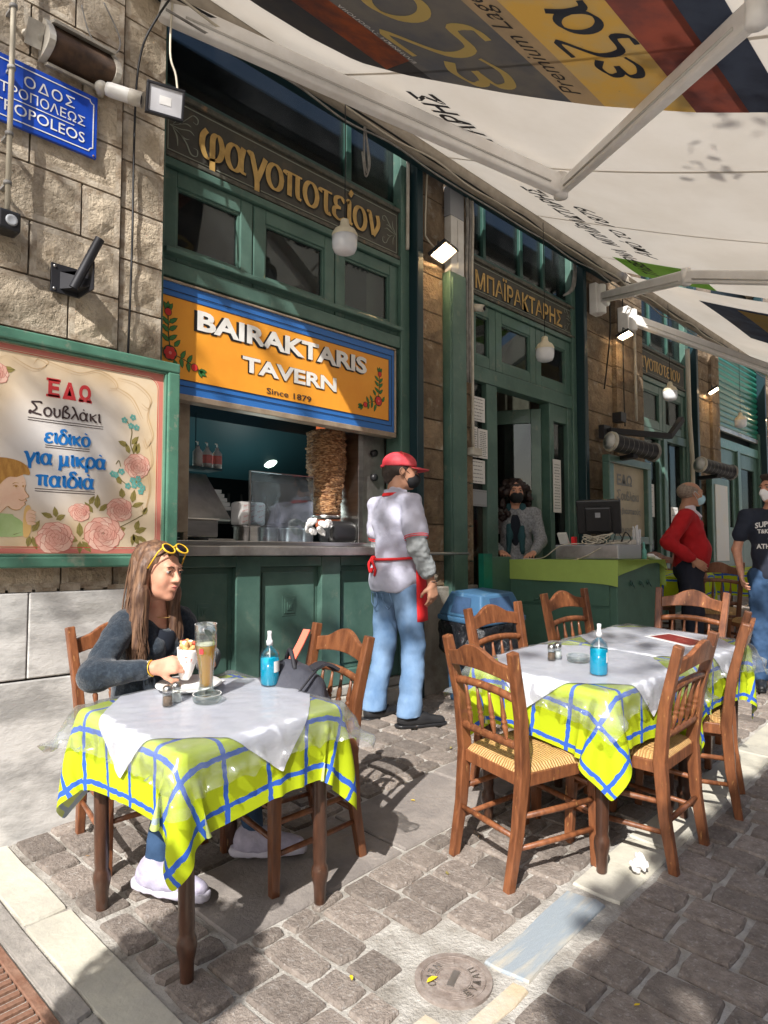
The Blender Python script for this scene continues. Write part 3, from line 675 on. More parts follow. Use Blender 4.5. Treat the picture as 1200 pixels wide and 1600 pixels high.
for k in range(7): mb.ell((random.uniform(-.02, .02), random.uniform(-.015, .015), random.uniform(.012, .06)), (.028, .008, .018), .005, rot=RY(random.uniform(-80, 80)) @ RZ(random.uniform(-60, 60)))
tag(link('crumpled_napkin', mb.mesh(.004, .004, 60), 'paper', X=onground(2.74, 1.22)), 'crumpled white napkin on the ground by the chair leg', 'napkin')

# ================================================================== BUILDING
YF = 3.28                                              # face of the left pier
def block(x0, x1, z0, z1, yf, depth=.14, rough=.011, mg=.028, g=.005, nx=5, nz=3, side=True):
    """rusticated ashlar: a flat drafted margin round a rough raised field"""
    x0 += g; x1 -= g; z0 += g; z1 -= g; m = MB(); yb = yf+depth
    m.add([(x0, yb, z0), (x1, yb, z0), (x1, yb, z1), (x0, yb, z1), (x0, yf, z0), (x1, yf, z0), (x1, yf, z1), (x0, yf, z1)],
          [(0, 1, 5, 4), (1, 2, 6, 5), (2, 3, 7, 6), (3, 0, 4, 7)], 1)
    a0, a1, b0, b1 = x0+mg, x1-mg, z0+mg, z1-mg
    if a1-a0 < .03: a0, a1 = x0+.008, x1-.008
    m.add([(x0, yf, z0), (x1, yf, z0), (x1, yf, z1), (x0, yf, z1), (a0, yf, b0), (a1, yf, b0), (a1, yf, b1), (a0, yf, b1)],
          [(0, 1, 5, 4), (1, 2, 6, 5), (2, 3, 7, 6), (3, 0, 4, 7)], 1)
    nx = max(2, min(7, int((a1-a0)/.06))); P = []
    for i in range(nx+1):
        for k in range(nz+1):
            e = i in (0, nx) or k in (0, nz); x = a0+(a1-a0)*i/nx; z = b0+(b1-b0)*k/nz
            P.append((x, yf if e else yf-rough*random.uniform(.2, 1.5), z))
    fs = [(i*(nz+1)+k, (i+1)*(nz+1)+k, (i+1)*(nz+1)+k+1, i*(nz+1)+k+1) for i in range(nx) for k in range(nz)]
    m.add(P, fs, 0, False); return m
ZC = [4.52, 4.27, 4.02, 3.77, 3.52, 3.27, 3.01, 2.755, 2.50]       # course lines of the left pier
def pier(label, X0, X1, yf, mat, strips=None, zc=None, ztop=6., zlow=None, joint=lambda i: [], base=True, mg=.022, rough=.012, core='mortar'):
    p = thing('stone_pier', label, 'stone pier', (X0, yf+.2, gz(X0, yf)))
    m = MB(); m.box((X0+.01, yf+.035, gz(X0, yf)-.1), (X1-.01, yf+.6, ztop)); link('core', m, core, p)
    return p
# left pier: wide ashlar field plus a narrow corner strip
zs_up = [4.52+.25*k for k in range(5, 0, -1)]; zs = zs_up+ZC+[2.245, 1.99, 1.735, 1.48, 1.335]
p1 = pier('tall stone pier of rough ashlar blocks left of the food window', -1.6, 1.785, YF, 'stone_left')
joints = {3.52: [1.11], 3.27: [1.35, .55], 3.01: [1.12, .4], 2.755: [1.30, .6], 3.77: [1.34, .5], 4.02: [1.10, .3], 4.27: [1.30, .7], 4.52: [1.05, .2]}
for i in range(len(zs)-1):
    zt, zb = zs[i], zs[i+1]; js = sorted(joints.get(round(zt, 3), [.95+.35*(i % 2), .1]))
    xs_ = [-1.6]+js+[1.545]
    for a, b in zip(xs_[:-1], xs_[1:]): link('stone_block', block(a, b, zb, zt, YF), ['stone_left', 'stone_margin'], p1, bev=.003, seg=1)
    link('stone_block', block(1.549, 1.785, zb-.035, zt-.035, YF+.018, .30), ['stone_left', 'stone_margin'], p1, bev=.003, seg=1)
# marble dado of the left pier
for z0, z1, js in ((.95, 1.33, [-1.6, .2, 1.16, 1.785]), (.20, .945, [-1.6, .55, 1.785])):
    for a, b in zip(js[:-1], js[1:]):
        m = MB(); m.box((a+.002, YF-.015, z0+.002), (b-.002, YF+.2, z1-.002)); link('marble_slab', m, 'marble', p1, bev=.006)
m = MB()
for k in range(14):
    x = .2+k*.11; m.box((x, YF-.005, 1.33), (x+.095+random.uniform(-.02, .01), YF+.02, 1.345+random.uniform(0, .02)))
tag(link('mortar_bed', m, 'stone_margin', p1), kind='stuff')
# second, third, fourth, fifth ... piers
def small_pier(label, X0, X1, yf, xsplit, zstart=4.9, zend=.9, h=.30, mat='stone_right', mgn='stone_right', plinth=True, seed=1):
    random.seed(seed); p = pier(label, X0, X1, yf, mat)
    z = zstart+.3; 
    while z > zend+.05:
        hh = h*random.uniform(.75, 1.25); zb = max(z-hh, zend)
        for a, b, dy in xsplit: link('stone_block', block(a, b, zb, z, yf+dy, .2, .014, .02), [mat, mgn], p, bev=.004, seg=1)
        z = zb
    if plinth:
        m = MB(); m.box((X0-.02, yf-.03, gz(X0, yf)-.05), (X1+.02, yf+.3, zend-.003)); link('plinth', m, 'marble_plain', p, bev=.01)
    return p
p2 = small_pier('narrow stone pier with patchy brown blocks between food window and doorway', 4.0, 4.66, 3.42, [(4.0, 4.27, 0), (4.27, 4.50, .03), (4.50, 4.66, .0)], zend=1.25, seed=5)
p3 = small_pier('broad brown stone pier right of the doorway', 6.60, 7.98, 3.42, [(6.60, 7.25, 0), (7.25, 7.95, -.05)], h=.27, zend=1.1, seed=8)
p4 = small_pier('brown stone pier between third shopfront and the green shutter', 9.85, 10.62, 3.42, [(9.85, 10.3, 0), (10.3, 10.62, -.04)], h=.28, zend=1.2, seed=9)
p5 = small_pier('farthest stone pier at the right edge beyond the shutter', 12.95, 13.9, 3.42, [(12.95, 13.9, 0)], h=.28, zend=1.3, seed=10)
random.seed(3)
for i, (x, lab) in enumerate(((3.93, 'beside the food window'), (6.54, 'right of the doorway'), (9.70, 'right of the third shopfront'), (12.86, 'right of the green shutter'))):
    m = MB(); m.box((x-.035, 3.36, gz(x, 3.4)), (x+.035, 3.50, 5.9)); tag(link('dark_post', m, 'teal_post', bev=.008), 'slim dark teal upright post '+lab, 'post', 'dark posts along the shopfronts')
# upper wall, back and roof of the building
bd = thing('tavern_building', 'old stone tavern building behind the piers, its upper floor above the awning', 'building', (6, 5, gz(6, 5)))
m = MB(); m.box((-1.6, 3.46, 5.9), (24, 9, 8.5)); link('upper_wall', m, 'plaster', bd)
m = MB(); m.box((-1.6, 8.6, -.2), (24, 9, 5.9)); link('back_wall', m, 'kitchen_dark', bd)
m = MB(); m.box((13.9, 3.46, .3), (24, 8.6, 5.9)); link('side_wall', m, 'plaster', bd)
m = MB(); m.box((-1.6, 3.9, -.2), (1.75, 8.6, 5.9)); link('side_wall', m, 'plaster', bd)
m = MB(); m.box((1.785, 3.6, .35), (13.9, 8.6, .50)); link('floor', m, 'flag', bd)
for x in (4.28, 6.9, 10.1): m = MB(); m.box((x-.06, 3.6, .5), (x+.06, 8.6, 5.9)); link('inner_wall', m, 'kitchen_dark' if x < 5 else 'plaster', bd)

# ------------------------------------------------------------------ shopfronts
def bars(p, name, items, mat, y0, y1, bev=.006):
    for x0, x1, z0, z1 in items:
        m = MB(); m.box((x0, y0, z0), (x1, y1, z1)); link(name, m, mat, p, bev=bev)
def casement(p, x0, x1, z0, z1, y, fr=.09, mat='green_paint', glass='window_glass', dy=.05, name='window'):
    m = MB(); 
    for a in ((x0, x0+fr, z0, z1), (x1-fr, x1, z0, z1), (x0+fr, x1-fr, z0, z0+fr), (x0+fr, x1-fr, z1-fr, z1)): m.box((a[0], y, a[2]), (a[1], y+dy, a[3]))
    w = link(name, m, mat, p, bev=.006)
    m = MB(); 
    q = .014
    for a in ((x0+fr, x0+fr+q, z0+fr, z1-fr), (x1-fr-q, x1-fr, z0+fr, z1-fr), (x0+fr+q, x1-fr-q, z0+fr, z0+fr+q), (x0+fr+q, x1-fr-q, z1-fr-q, z1-fr)): m.box((a[0], y+.012, a[2]), (a[1], y+.04, a[3]))
    link('bead', m, mat, w)
    m = MB(); m.box((x0+fr+.001, y+.028, z0+fr+.001), (x1-fr-.001, y+.032, z1-fr-.001)); link('pane', m, glass, w); return w
def fascia(p, x0, x1, z0, z1, y=3.47):
    m = MB(); m.box((x0, y, z0), (x1, y+.04, z1)); f = link('fascia_board', m, 'fascia', p)
    m = MB(); m.box((x0, y-.022, z1-.03), (x1, y-.001, z1)); m.box((x0, y-.022, z0), (x1, y-.001, z0+.025)); link('moulding', m, 'fascia_edge', f, bev=.005)
    m = MB(); e = .006
    for a in ((x0+.02, x1-.02, z1-.055, z1-.055+e), (x0+.02, x1-.02, z0+.045, z0+.045+e), (x1-.026, x1-.02, z0+.05, z1-.055), (x0+.02, x0+.026, z0+.05, z1-.055)): m.box((a[0], y-.003, a[2]), (a[1], y-.001, a[3]))
    link('painted_line', m, 'scroll_paint', f); return f
def scroll(mb, X, s=1, k=1.):
    """painted acanthus scroll, mirrored by s"""
    for st in ([(0, 0), (.05, .02), (.10, .07), (.14, .11), (.17, .10), (.165, .07), (.14, .075)], [(0, 0), (.05, -.02), (.10, -.06), (.13, -.11), (.165, -.11), (.17, -.075), (.145, -.07)],
               [(0, .0), (.06, .0), (.12, .015), (.15, .0)], [(.02, .01), (.05, .05), (.055, .10)], [(.02, -.01), (.045, -.05), (.05, -.10)], [(.05, .02), (.10, .045), (.13, .04)], [(.05, -.02), (.09, -.04), (.12, -.035)]):
        nib(mb, [(a*s*k, b*k) for a, b in st], .003, .010, .6, X, taper=True)
# --- bay 1: food window
b1 = thing('food_window_front', 'green painted timber shopfront with a wide serving window under the orange sign', 'shopfront', (2.9, 3.5, gz(2.9, 3.5)))
bars(b1, 'upright', [(1.786, 1.87, .44, 5.9), (3.80, 3.895, .5, 5.9)], 'green_paint', 3.44, 3.60)
bars(b1, 'cross_rail', [(1.87, 3.80, 3.66, 3.705), (1.87, 3.80, 3.03, 3.12)], 'green_paint', 3.45, 3.58)
bars(b1, 'cornice', [(1.87, 3.80, 3.155, 3.185)], 'green_paint', 3.42, 3.50)
for a, b in ((1.872, 2.475), (2.485, 3.155), (3.165, 3.798)): casement(b1, a, b, 3.13, 3.655, 3.475, fr=.088)
f = fascia(b1, 1.87, 3.80, 3.71, 4.10)
m = MB(); X = wallX(2.10, 3.805, 3.466); brush(m, 'φαγοποτείον', X, 1.50, .165, 0, .08, .24, 0., shift=(.06, -.05)); link('letter_shadow', m, 'black_paint', f)
m = MB(); X = wallX(2.10, 3.805, 3.463); brush(m, 'φαγοποτείον', X, 1.50, .165, 0, .075, .23, 0.); link('lettering', m, 'gold_paint', f)
m = MB(); scroll(m, wallX(1.90, 3.90, 3.466), 1, 1.05); scroll(m, wallX(3.78, 3.90, 3.466), -1, .9); link('scrollwork', m, 'scroll_paint', f)
# high dark glazing over the fascia
m = MB(); m.box((1.87, 3.52, 4.12), (3.80, 3.53, 5.9)); link('pane', m, 'window_glass', b1)
bars(b1, 'glazing_bar', [(1.87, 3.80, 4.10, 4.15), (3.28, 3.33, 4.15, 5.9)], 'green_dark', 3.49, 3.56)
m = MB(); m.box((3.34, 3.56, 4.15), (3.78, 3.57, 5.2)); link('blind', m, 'alu_trim', b1)
# counter front
bars(b1, 'stile', [(1.87, 1.99, .62, 1.485), (2.385, 2.56, .62, 1.485), (3.05, 3.22, .62, 1.485), (3.70, 3.80, .62, 1.485)], 'green_paint', 3.47, 3.53)
bars(b1, 'rail', [(1.99, 2.385, 1.42, 1.485), (2.56, 3.05, 1.42, 1.485), (3.22, 3.70, 1.42, 1.485), (1.99, 2.385, .62, .72), (2.56, 3.05, .62, .72), (3.22, 3.70, .62, .72)], 'green_paint', 3.472, 3.528)
for a, b in ((1.99, 2.385), (2.56, 3.05), (3.22, 3.70)):
    m = MB(); m.box((a, 3.512, .72), (b, 3.54, 1.42)); m.box((a+.035, 3.503, .755), (b-.035, 3.513, 1.385)); q = link('counter_panel', m, 'green_paint', b1, bev=.008)
    if b < 3.6:
        c = (a+b)/2; m = MB(); 
        for k, s in enumerate((.055, .04, .022, .01)): m.box((c-s, 3.500-.006*k, 1.17-s*1.15), (c+s, 3.504, 1.17+s*1.15))
        link('emblem', m, 'green_paint', q, bev=.002)
for z0, z1, y in ((.30, .55, 3.42), (.555, .615, 3.445)): m = MB(); m.box((1.79, y, z0), (3.99, 3.60, z1)); link('plinth', m, 'marble_plain', b1, bev=.01)
ct = thing('steel_counter', 'long stainless steel serving counter under the food window', 'counter', (2.9, 3.7, 1.48))
m = MB(); m.box((1.80, 3.40, 1.487), (3.92, 4.1, 1.545)); link('counter_top', m, 'steel_dull', ct, bev=.006)
m = MB(); m.box((1.80, 3.45, 1.546), (3.79, 3.52, 1.575)); link('rim', m, 'steel', ct, bev=.004)
m = MB(); m.tube([(3.85, 3.36, 1.50), (4.5, 3.36, 1.50)], .012, 8); link('rail', m, 'steel_dull', ct)
# opening jambs and kitchen
kr = tag(thing('kitchen_room', None, None, (2.9, 4.6, .5)), kind='structure')
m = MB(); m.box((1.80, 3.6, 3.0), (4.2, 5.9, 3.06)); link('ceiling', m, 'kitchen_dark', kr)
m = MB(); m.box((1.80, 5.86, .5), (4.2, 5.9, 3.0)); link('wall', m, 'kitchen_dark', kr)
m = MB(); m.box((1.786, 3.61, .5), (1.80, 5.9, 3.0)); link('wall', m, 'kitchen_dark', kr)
m = MB(); m.add([(1.81, 4.15, 2.42), (4.2, 4.15, 2.42), (4.2, 4.75, 2.10), (1.81, 4.75, 2.10), (1.81, 4.75, 2.98), (4.2, 4.75, 2.98), (1.81, 4.15, 2.98), (4.2, 4.15, 2.98)], [(0, 1, 2, 3), (3, 2, 5, 4), (0, 6, 7, 1)])
tag(link('extractor_hood', m, 'kitchen_teal'), 'dark teal extractor hood hanging inside the food window', 'extractor hood')
m = MB(); m.box((1.81, 4.9, 1.0), (4.1, 5.3, 1.06)); m.box((1.81, 5.0, 1.75), (4.1, 5.3, 1.78))
for k in range(16): x = 2.0+k*.13; m.lathe([(.03, 0), (.03, .13), (.012, .18), (.012, .24)], 8, X=T(x, 5.12, 1.78))
tag(link('back_shelf', m, 'shelf_dark'), 'dark shelf of bottles at the back of the kitchen', 'shelf')
m = MB(); m.box((1.875, 3.56, 1.62), (2.115, 3.60, 2.60)); m.box((2.085, 3.56, 1.546), (2.115, 3.60, 1.62)); tag(link('steel_sheet', m, 'alu_trim', bev=.004), 'flat brushed steel panel at the left side of the serving opening', 'panel')
m = MB(); m.box((3.475, 3.56, 1.546), (3.525, 3.75, 2.60)); tag(link('steel_column', m, 'steel', bev=.004), 'narrow steel column just right of the gyros spit', 'column')
gl = thing('grill_housing', 'upright steel grill housing with black knobs behind the waiter', 'grill', (3.6, 3.7, 1.546))
m = MB(); m.box((3.53, 3.60, 1.546), (3.79, 3.95, 2.60)); link('housing', m, 'steel_dull', gl, bev=.008)
for z in (2.24, 2.06, 1.88):
    m = MB(); m.lathe([(.028, 0), (.026, .03), (.001, .032)], 14, X=T(3.66, 3.60, z) @ RX(90)); link('knob', m, 'black_plastic', gl)
ht = thing('gyros_grill_burner', 'column of red glowing burner plates behind the meat', 'burner', (3.70, 4.15, 1.56))
for z in (1.70, 1.90, 2.10, 2.30): m = MB(); m.box((3.40, 3.90, z), (3.52, 3.94, z+.16)); link('burner_plate', m, 'red_heat', ht)
# gyros
gy = thing('gyros_spit', 'tall cone of brown gyros meat turning on its spit', 'gyros spit', (3.325, 3.74, 1.56))
m = MB(); prof = []; nz, nn = 60, 40
for i in range(nz+1):
    z = 1.78+.60*i/nz; t = i/nz; r = .088+.050*min(1, t*1.8)-.004*t
    if i == 0 or i == nz: r *= .8
    for k in range(nn):
        a = 2*PI*k/nn; q = noise.noise(Vector((math.cos(a)*3, math.sin(a)*3, z*40)))*.020+.006*abs(math.sin(z*70+3*math.cos(a)))+noise.noise(Vector((math.cos(a)*9, math.sin(a)*9, z*60)))*.007+.004*math.sin(z*260)
        prof.append((3.325+(r+q)*math.cos(a), 3.74+(r+q)*math.sin(a), z))
m.add(prof, [(i*nn+k, i*nn+(k+1) % nn, (i+1)*nn+(k+1) % nn, (i+1)*nn+k) for i in range(nz) for k in range(nn)]+[tuple(range(nn-1, -1, -1)), tuple(nz*nn+k for k in range(nn))], 0, True)
link('meat', m, 'gyro', gy)
m = MB(); m.tube([(3.325, 3.74, 1.56), (3.325, 3.74, 2.56)], .008, 8); m.lathe([(.10, 1.745), (.11, 1.77), (.001, 1.775)], 24, X=T(3.325, 3.74, 0)); link('skewer', m, 'steel', gy)
m = SDF(); m.box((3.37, 3.66, 1.645), (.14, .09, .085), .06); tag(link('roasting_dish', m.mesh(.012), 'black_plastic'), 'black domed dish beneath the gyros meat', 'dish')
# things on the counter
def pot(x, y, r, h, label, rim=.008):
    p = thing('steel_pot', label, 'pot', (x, y, 1.546), group='steel pots behind the glass screen')
    m = MB(); m.lathe([(r*.94, 0), (r, .01), (r, h), (r+rim, h+.004), (r+rim, h+.010), (r-.006, h+.008), (r-.008, .02), (.001, .018)], 24); link('body', m, 'steel', p, local=True); return p
pot(2.63, 3.72, .085, .12, 'steel pot under the paper wrapped box'); pot(2.82, 3.74, .06, .115, 'leftmost small steel pot behind the glass screen'); pot(2.99, 3.74, .062, .115, 'middle steel pot behind the glass screen'); pot(3.14, 3.75, .055, .115, 'steel pot next to the crumpled napkins')
tb = thing('paper_wrapped_box', 'white box printed with red lettering standing on a steel pot', 'box', (2.66, 3.72, 1.676))
m = MB(); m.box((2.54, 3.66, 1.678), (2.74, 3.78, 1.83)); link('carton', m, 'paper', tb, bev=.02)
m = MB()
for r_ in range(4):
    for c_ in range(3): text_to(m, 'Gyros', frame((2.552+c_*.058+(r_ % 2)*.012, 3.657, 1.69+r_*.034), (.94, 0, .34), (-.34, 0, .94), (0, -1, 0)), w=.045, h=.012, res=1)
link('lettering', m, 'letter_red', tb)
m = MB(); m.box((2.16, 3.72, 1.60), (2.42, 3.98, 1.715)); m.box((2.15, 3.71, 1.70), (2.43, 3.99, 1.718)); tag(link('steel_food_tin', m, 'steel', bev=.01), 'square steel food tin at the left end of the counter', 'tin')
m = MB(); m.box((2.10, 3.60, 1.546), (2.28, 3.92, 1.575)); m.box((2.285, 3.62, 1.546), (2.48, 3.95, 1.590)); tag(link('cutting_board', m, 'steel_dull', bev=.004), 'flat trays lying on the counter below the steel tin', 'tray')
sc = thing('glass_screen', 'smeared glass sneeze screen standing on the counter before the gyros', 'glass screen', (3., 3.6, 1.546))
m = MB(); m.box((2.60, 3.640, 1.55), (3.12, 3.646, 2.02)); link('pane', m, 'screen_glass', sc)
m = MB(); m.box((2.592, 3.636, 1.55), (2.60, 3.65, 2.025)); m.box((2.60, 3.636, 2.02), (3.12, 3.65, 2.026)); link('edge', m, 'steel', sc)
m = SDF(); 
for k in range(7): m.ell((3.10+random.uniform(-.09, .09), 3.56+random.uniform(-.02, .02), 1.60+random.uniform(0, .13)), (.045, .009, .026), .005, rot=RY(random.uniform(-60, 60)) @ RZ(random.uniform(-40, 40)))
tag(link('napkin_heap', m.mesh(.005, .006, 40), 'paper'), 'heap of crumpled white napkins on the counter', 'napkins')
m = SDF(); m.ell((3.62, 3.5, 1.57), (.05, .02, .02)).ell((3.68, 3.5, 1.565), (.03, .02, .015)); tag(link('crumpled_foil', m.mesh(.005, .006, 50), 'paper'), 'crumpled white paper left on the counter rim beside the waiter', 'paper')
for i, x in enumerate((2.425, 2.495, 2.57)):
    p = thing('soap_bottle', ('plain', 'pink labelled', 'pink labelled')[i]+' pump bottle, '+('leftmost', 'middle', 'rightmost')[i]+' of three on the kitchen shelf', 'bottle', (x, 3.98, 2.06), group='pump bottles on the kitchen shelf')
    m = MB(); m.lathe([(.03, 0), (.032, .01), (.032, .10), (.012, .125), (.012, .14)], 14); link('body', m, 'white_plastic', p, local=True)
    if i: m = MB(); m.lathe([(.0326, .03), (.0326, .085)], 14, caps=False); link('label_band', m, 'flower_pink', p, local=True)
    m = MB(); m.tube([(0, 0, .14), (0, 0, .165), (-.02, -.01, .165)], .005, 6); link('pump', m, 'white_plastic', p, local=True)
m = MB(); m.box((2.25, 3.90, 2.04), (2.56, 4.06, 2.055)); m.tube([(2.42, 4.0, 2.05), (2.42, 4.0, 2.42)], .003, 5); tag(link('bottle_shelf', m, 'kitchen_teal'), 'small hanging shelf carrying the pump bottles', 'shelf')
m = MB(); m.add([(2.26, 4.0, 2.02), (2.50, 4.0, 2.02), (2.60, 3.85, 1.72), (2.26, 3.85, 1.72), (2.26, 4.02, 2.01), (2.50, 4.02, 2.01), (2.60, 3.87, 1.71), (2.26, 3.87, 1.71)], [(0, 3, 2, 1), (4, 5, 6, 7), (1, 2, 6, 5), (0, 1, 5, 4), (2, 3, 7, 6)])
tag(link('slanted_lid', m, 'steel_dull'), 'slanted steel lid of the warmer below the pump bottles', 'lid')
m = MB(); m.lathe([(.0, -.07), (.04, -.055), (.075, -.02), (.085, 0), (.0, 0.)], 20, X=T(3.42, 4.55, 2.26), caps=False); tag(link('kitchen_lamp', m, 'lamp_teal'), 'lit round lamp glowing inside the kitchen', 'lamp')
for q_ in ((3.1, 4.2, 1.95), (2.35, 4.3, 1.95)):
    l = bpy.data.lights.new('kitchen_light', 'POINT'); l.energy = 2.6; l.shadow_soft_size = .15; l.color = (.85, 1, .95); o = bpy.data.objects.new('kitchen_light', l); o.location = q_; COL.objects.link(o)
m = MB(); 
for k in range(5): m.box((2.62+.01*k, 4.1+.02*k, 1.80+.03*k), (2.78-.01*k, 4.2+.02*k, 1.825+.03*k), X=None)
tag(link('paper_stack', m, 'paper'), 'stack of wrapping paper inside the kitchen', 'paper stack')

# --- the orange sign
sg = thing('tavern_sign', 'orange and blue painted sign reading BAIRAKTARIS TAVERN above the food window', 'sign', (2.8, 3.46, 2.38))
sx0, sx1, sz0, sz1, ys_ = 1.80, 3.735, 2.385, 3.0, 3.455
m = MB(); m.box((sx0, ys_, sz0), (sx1, ys_+.07, sz1)); link('panel', m, 'sign_blue', sg)
m = MB()
for a in ((sx0-.0, sx1+.012, sz1, sz1+.014), (sx0-.0, sx1+.012, sz0-.035, sz0), (sx1, sx1+.014, sz0, sz1)): m.box((a[0], ys_-.012, a[2]), (a[1], ys_+.07, a[3]))
link('frame', m, 'alu_trim', sg, bev=.004)
m = MB(); m.box((sx0, ys_-.002, sz0+.082), (sx1-.06, ys_-.001, sz1-.082)); link('field', m, 'sign_orange', sg)
m = MB()
for z in (sz0+.079, sz0+.045, sz1-.082, sz1-.048): m.box((sx0, ys_-.004, z), (sx1-(.06 if z in (sz0+.079, sz1-.082) else .03), ys_-.003, z+.004))
m.box((sx1-.062, ys_-.004, sz0+.079), (sx1-.058, ys_-.003, sz1-.078)); m.box((sx1-.032, ys_-.004, sz0+.045), (sx1-.028, ys_-.003, sz1-.044)); link('line', m, 'black_paint', sg)
m = MB(); text_to(m, 'BAIRAKTARIS', wallX(2.065, 2.755, ys_-.005), w=1.37, h=.125, bold=.035, res=3); text_to(m, 'TAVERN', wallX(2.385, 2.583, ys_-.005), w=.77, h=.103, bold=.03, res=3); link('letter_shadow', m, 'black_paint', sg)
m = MB(); text_to(m, 'BAIRAKTARIS', wallX(2.085, 2.765, ys_-.0075), w=1.36, h=.118, bold=.036, res=3); text_to(m, 'TAVERN', wallX(2.395, 2.589, ys_-.0075), w=.76, h=.095, bold=.034, res=3); link('lettering', m, 'white_letter', sg)
m = MB(); text_to(m, 'Since 1879', wallX(2.575, 2.485, ys_-.005), w=.36, h=.037, bold=.012, res=3); link('small_lettering', m, 'ink', sg)
def sprig(cx, cz, s, k):
    """painted corner sprig: stems up and sideways, leaves, three blossoms"""
    X = frame((cx, ys_-.004, cz), (s*k, 0, 0), (0, 0, k), (0, -1, 0)); L1, L2, L3, L4 = MB(), MB(), MB(), MB()
    nib(L1, [(0, 0), (-.015, .10), (-.02, .22)], .004, .007, 0, X); nib(L1, [(0, 0), (.08, -.02), (.17, -.06)], .004, .007, 0, X)
    def leaf(x, y, a, l=.055, w=.02):
        c, s_ = math.cos(R(a)), math.sin(R(a)); pts = [(0, 0), (l*.3, w*.5), (l*.7, w*.38), (l, 0), (l*.7, -w*.38), (l*.3, -w*.5)]
        out = [(x+p*c-q*s_, y+p*s_+q*c) for p, q in pts]
        o2 = [(x-.003*c+(p*1.15)*c-(q*1.35)*s_, y-.003*s_+(p*1.15)*s_+(q*1.35)*c) for p, q in pts]
        poly2(L4, o2, X @ T(0, 0, 0)); poly2(L2, out, X @ T(0, 0, .0012))
    for y in (.06, .11, .15): leaf(-.012, y, 140); leaf(-.012, y+.01, 35)
    for a in (120, 90, 60): leaf(-.02, .22, a, .05)
    for x, y in ((.06, -.015), (.10, -.03)): leaf(x, y, 60, .05); leaf(x, y, -80, .05)
    leaf(.17, -.06, -30, .05); leaf(.17, -.06, 0, .045); leaf(.17, -.06, -65, .04); leaf(.02, -.03, -70, .06); leaf(-.05, .0, 120, .05); leaf(.02, .04, 50, .05)
    for x, y, r in ((-.02, .215, .019), (.14, -.05, .019), (-.005, .0, .036)):
        poly2(L4, oval(x, y, r*1.16, r*1.16, 14), X @ T(0, 0, .0018))
        if r > .03:
            for q in range(6): poly2(L3, oval(x+.021*math.cos(q*PI/3), y+.021*math.sin(q*PI/3), .0155, .0155, 10), X @ T(0, 0, .0026+.0001*q))
        else: poly2(L3, oval(x, y, r, r, 12), X @ T(0, 0, .0026))
    fl = link('flower', L3, 'flower_red', sg); link('outline', L4, 'leaf_dark', sg); link('leaf_spray', L2, 'leaf_green', sg); link('stem', L1, 'leaf_dark', sg)
    m = MB(); poly2(m, oval(-.005, 0, .009, .009, 10), X @ T(0, 0, .0045)); link('flower_heart', m, 'flower_pink', fl)
sprig(1.925, 2.60, 1, 1.05); sprig(3.56, 2.595, -1, .92)
for x0_, l in ((1.92, 1), (3.7, 0)):
    m = MB(); m.box((x0_-.01, 3.46, 2.30), (x0_+.01, 3.5, 2.36))
# --- bay 2: doorway
b2 = thing('doorway_front', 'green timber shopfront with an open door, transom lights and gold name board', 'shopfront', (5.5, 3.5, gz(5.5, 3.5)))
bars(b2, 'upright', [(4.665, 4.70, .55, 5.9), (6.42, 6.50, .6, 5.9)], 'green_paint', 3.45, 3.60)
bars(b2, 'cross_rail', [(4.70, 6.42, 3.66, 3.705), (4.70, 6.42, 2.97, 3.10)], 'green_paint', 3.46, 3.59)
for a, b in ((4.702, 5.085), (5.093, 5.755), (5.763, 6.418)): casement(b2, a, b, 3.11, 3.655, 3.48, fr=.095)
f = fascia(b2, 4.70, 6.48, 3.71, 4.04)
m = MB(); text_to(m, 'ΜΠΑΪΡΑΚΤΑΡΗΣ', wallX(4.785, 3.765, 3.467), w=1.47, h=.205, bold=.018, res=2); link('letter_shadow', m, 'black_paint', f)
m = MB(); text_to(m, 'ΜΠΑΪΡΑΚΤΑΡΗΣ', wallX(4.775, 3.775, 3.465), w=1.47, h=.205, bold=.016, res=2); link('lettering', m, 'gold_paint', f)
m = MB(); scroll(m, wallX(6.46, 3.88, 3.466), -1, .95); link('scrollwork', m, 'scroll_paint', f)
m = MB(); m.box((4.70, 3.52, 4.06), (6.42, 3.53, 5.9)); link('pane', m, 'window_glass', b2)
bars(b2, 'glazing_bar', [(4.70, 6.42, 4.04, 4.09), (4.93, 4.97, 4.09, 5.9), (5.52, 5.57, 4.09, 5.9), (5.93, 5.97, 4.09, 5.9)], 'green_dark', 3.49, 3.56)
m = MB(); m.box((6.0, 3.545, 4.1), (6.35, 3.555, 5.2)); link('blind', m, 'alu_trim', b2)
bars(b2, 'door_post', [(4.93, 5.09, .55, 2.97), (5.985, 6.06, .55, 2.97), (6.34, 6.42, .6, 2.97), (4.70, 4.72, 1.2, 2.97)], 'green_paint', 3.47, 3.59)
m = MB(); m.box((4.72, 3.52, 1.2), (4.93, 3.525, 2.97)); link('side_pane', m, 'window_glass', b2)
m = MB(); m.box((4.70, 3.48, .5), (4.93, 3.58, 1.2)); link('side_panel', m, 'green_paint', b2, bev=.006)
m = MB(); m.box((6.06, 3.52, 1.25), (6.34, 3.525, 2.80)); link('side_pane', m, 'window_glass', b2)
bars(b2, 'side_panel', [(6.06, 6.34, .55, 1.25), (6.06, 6.34, 2.80, 2.97)], 'green_paint', 3.48, 3.58)
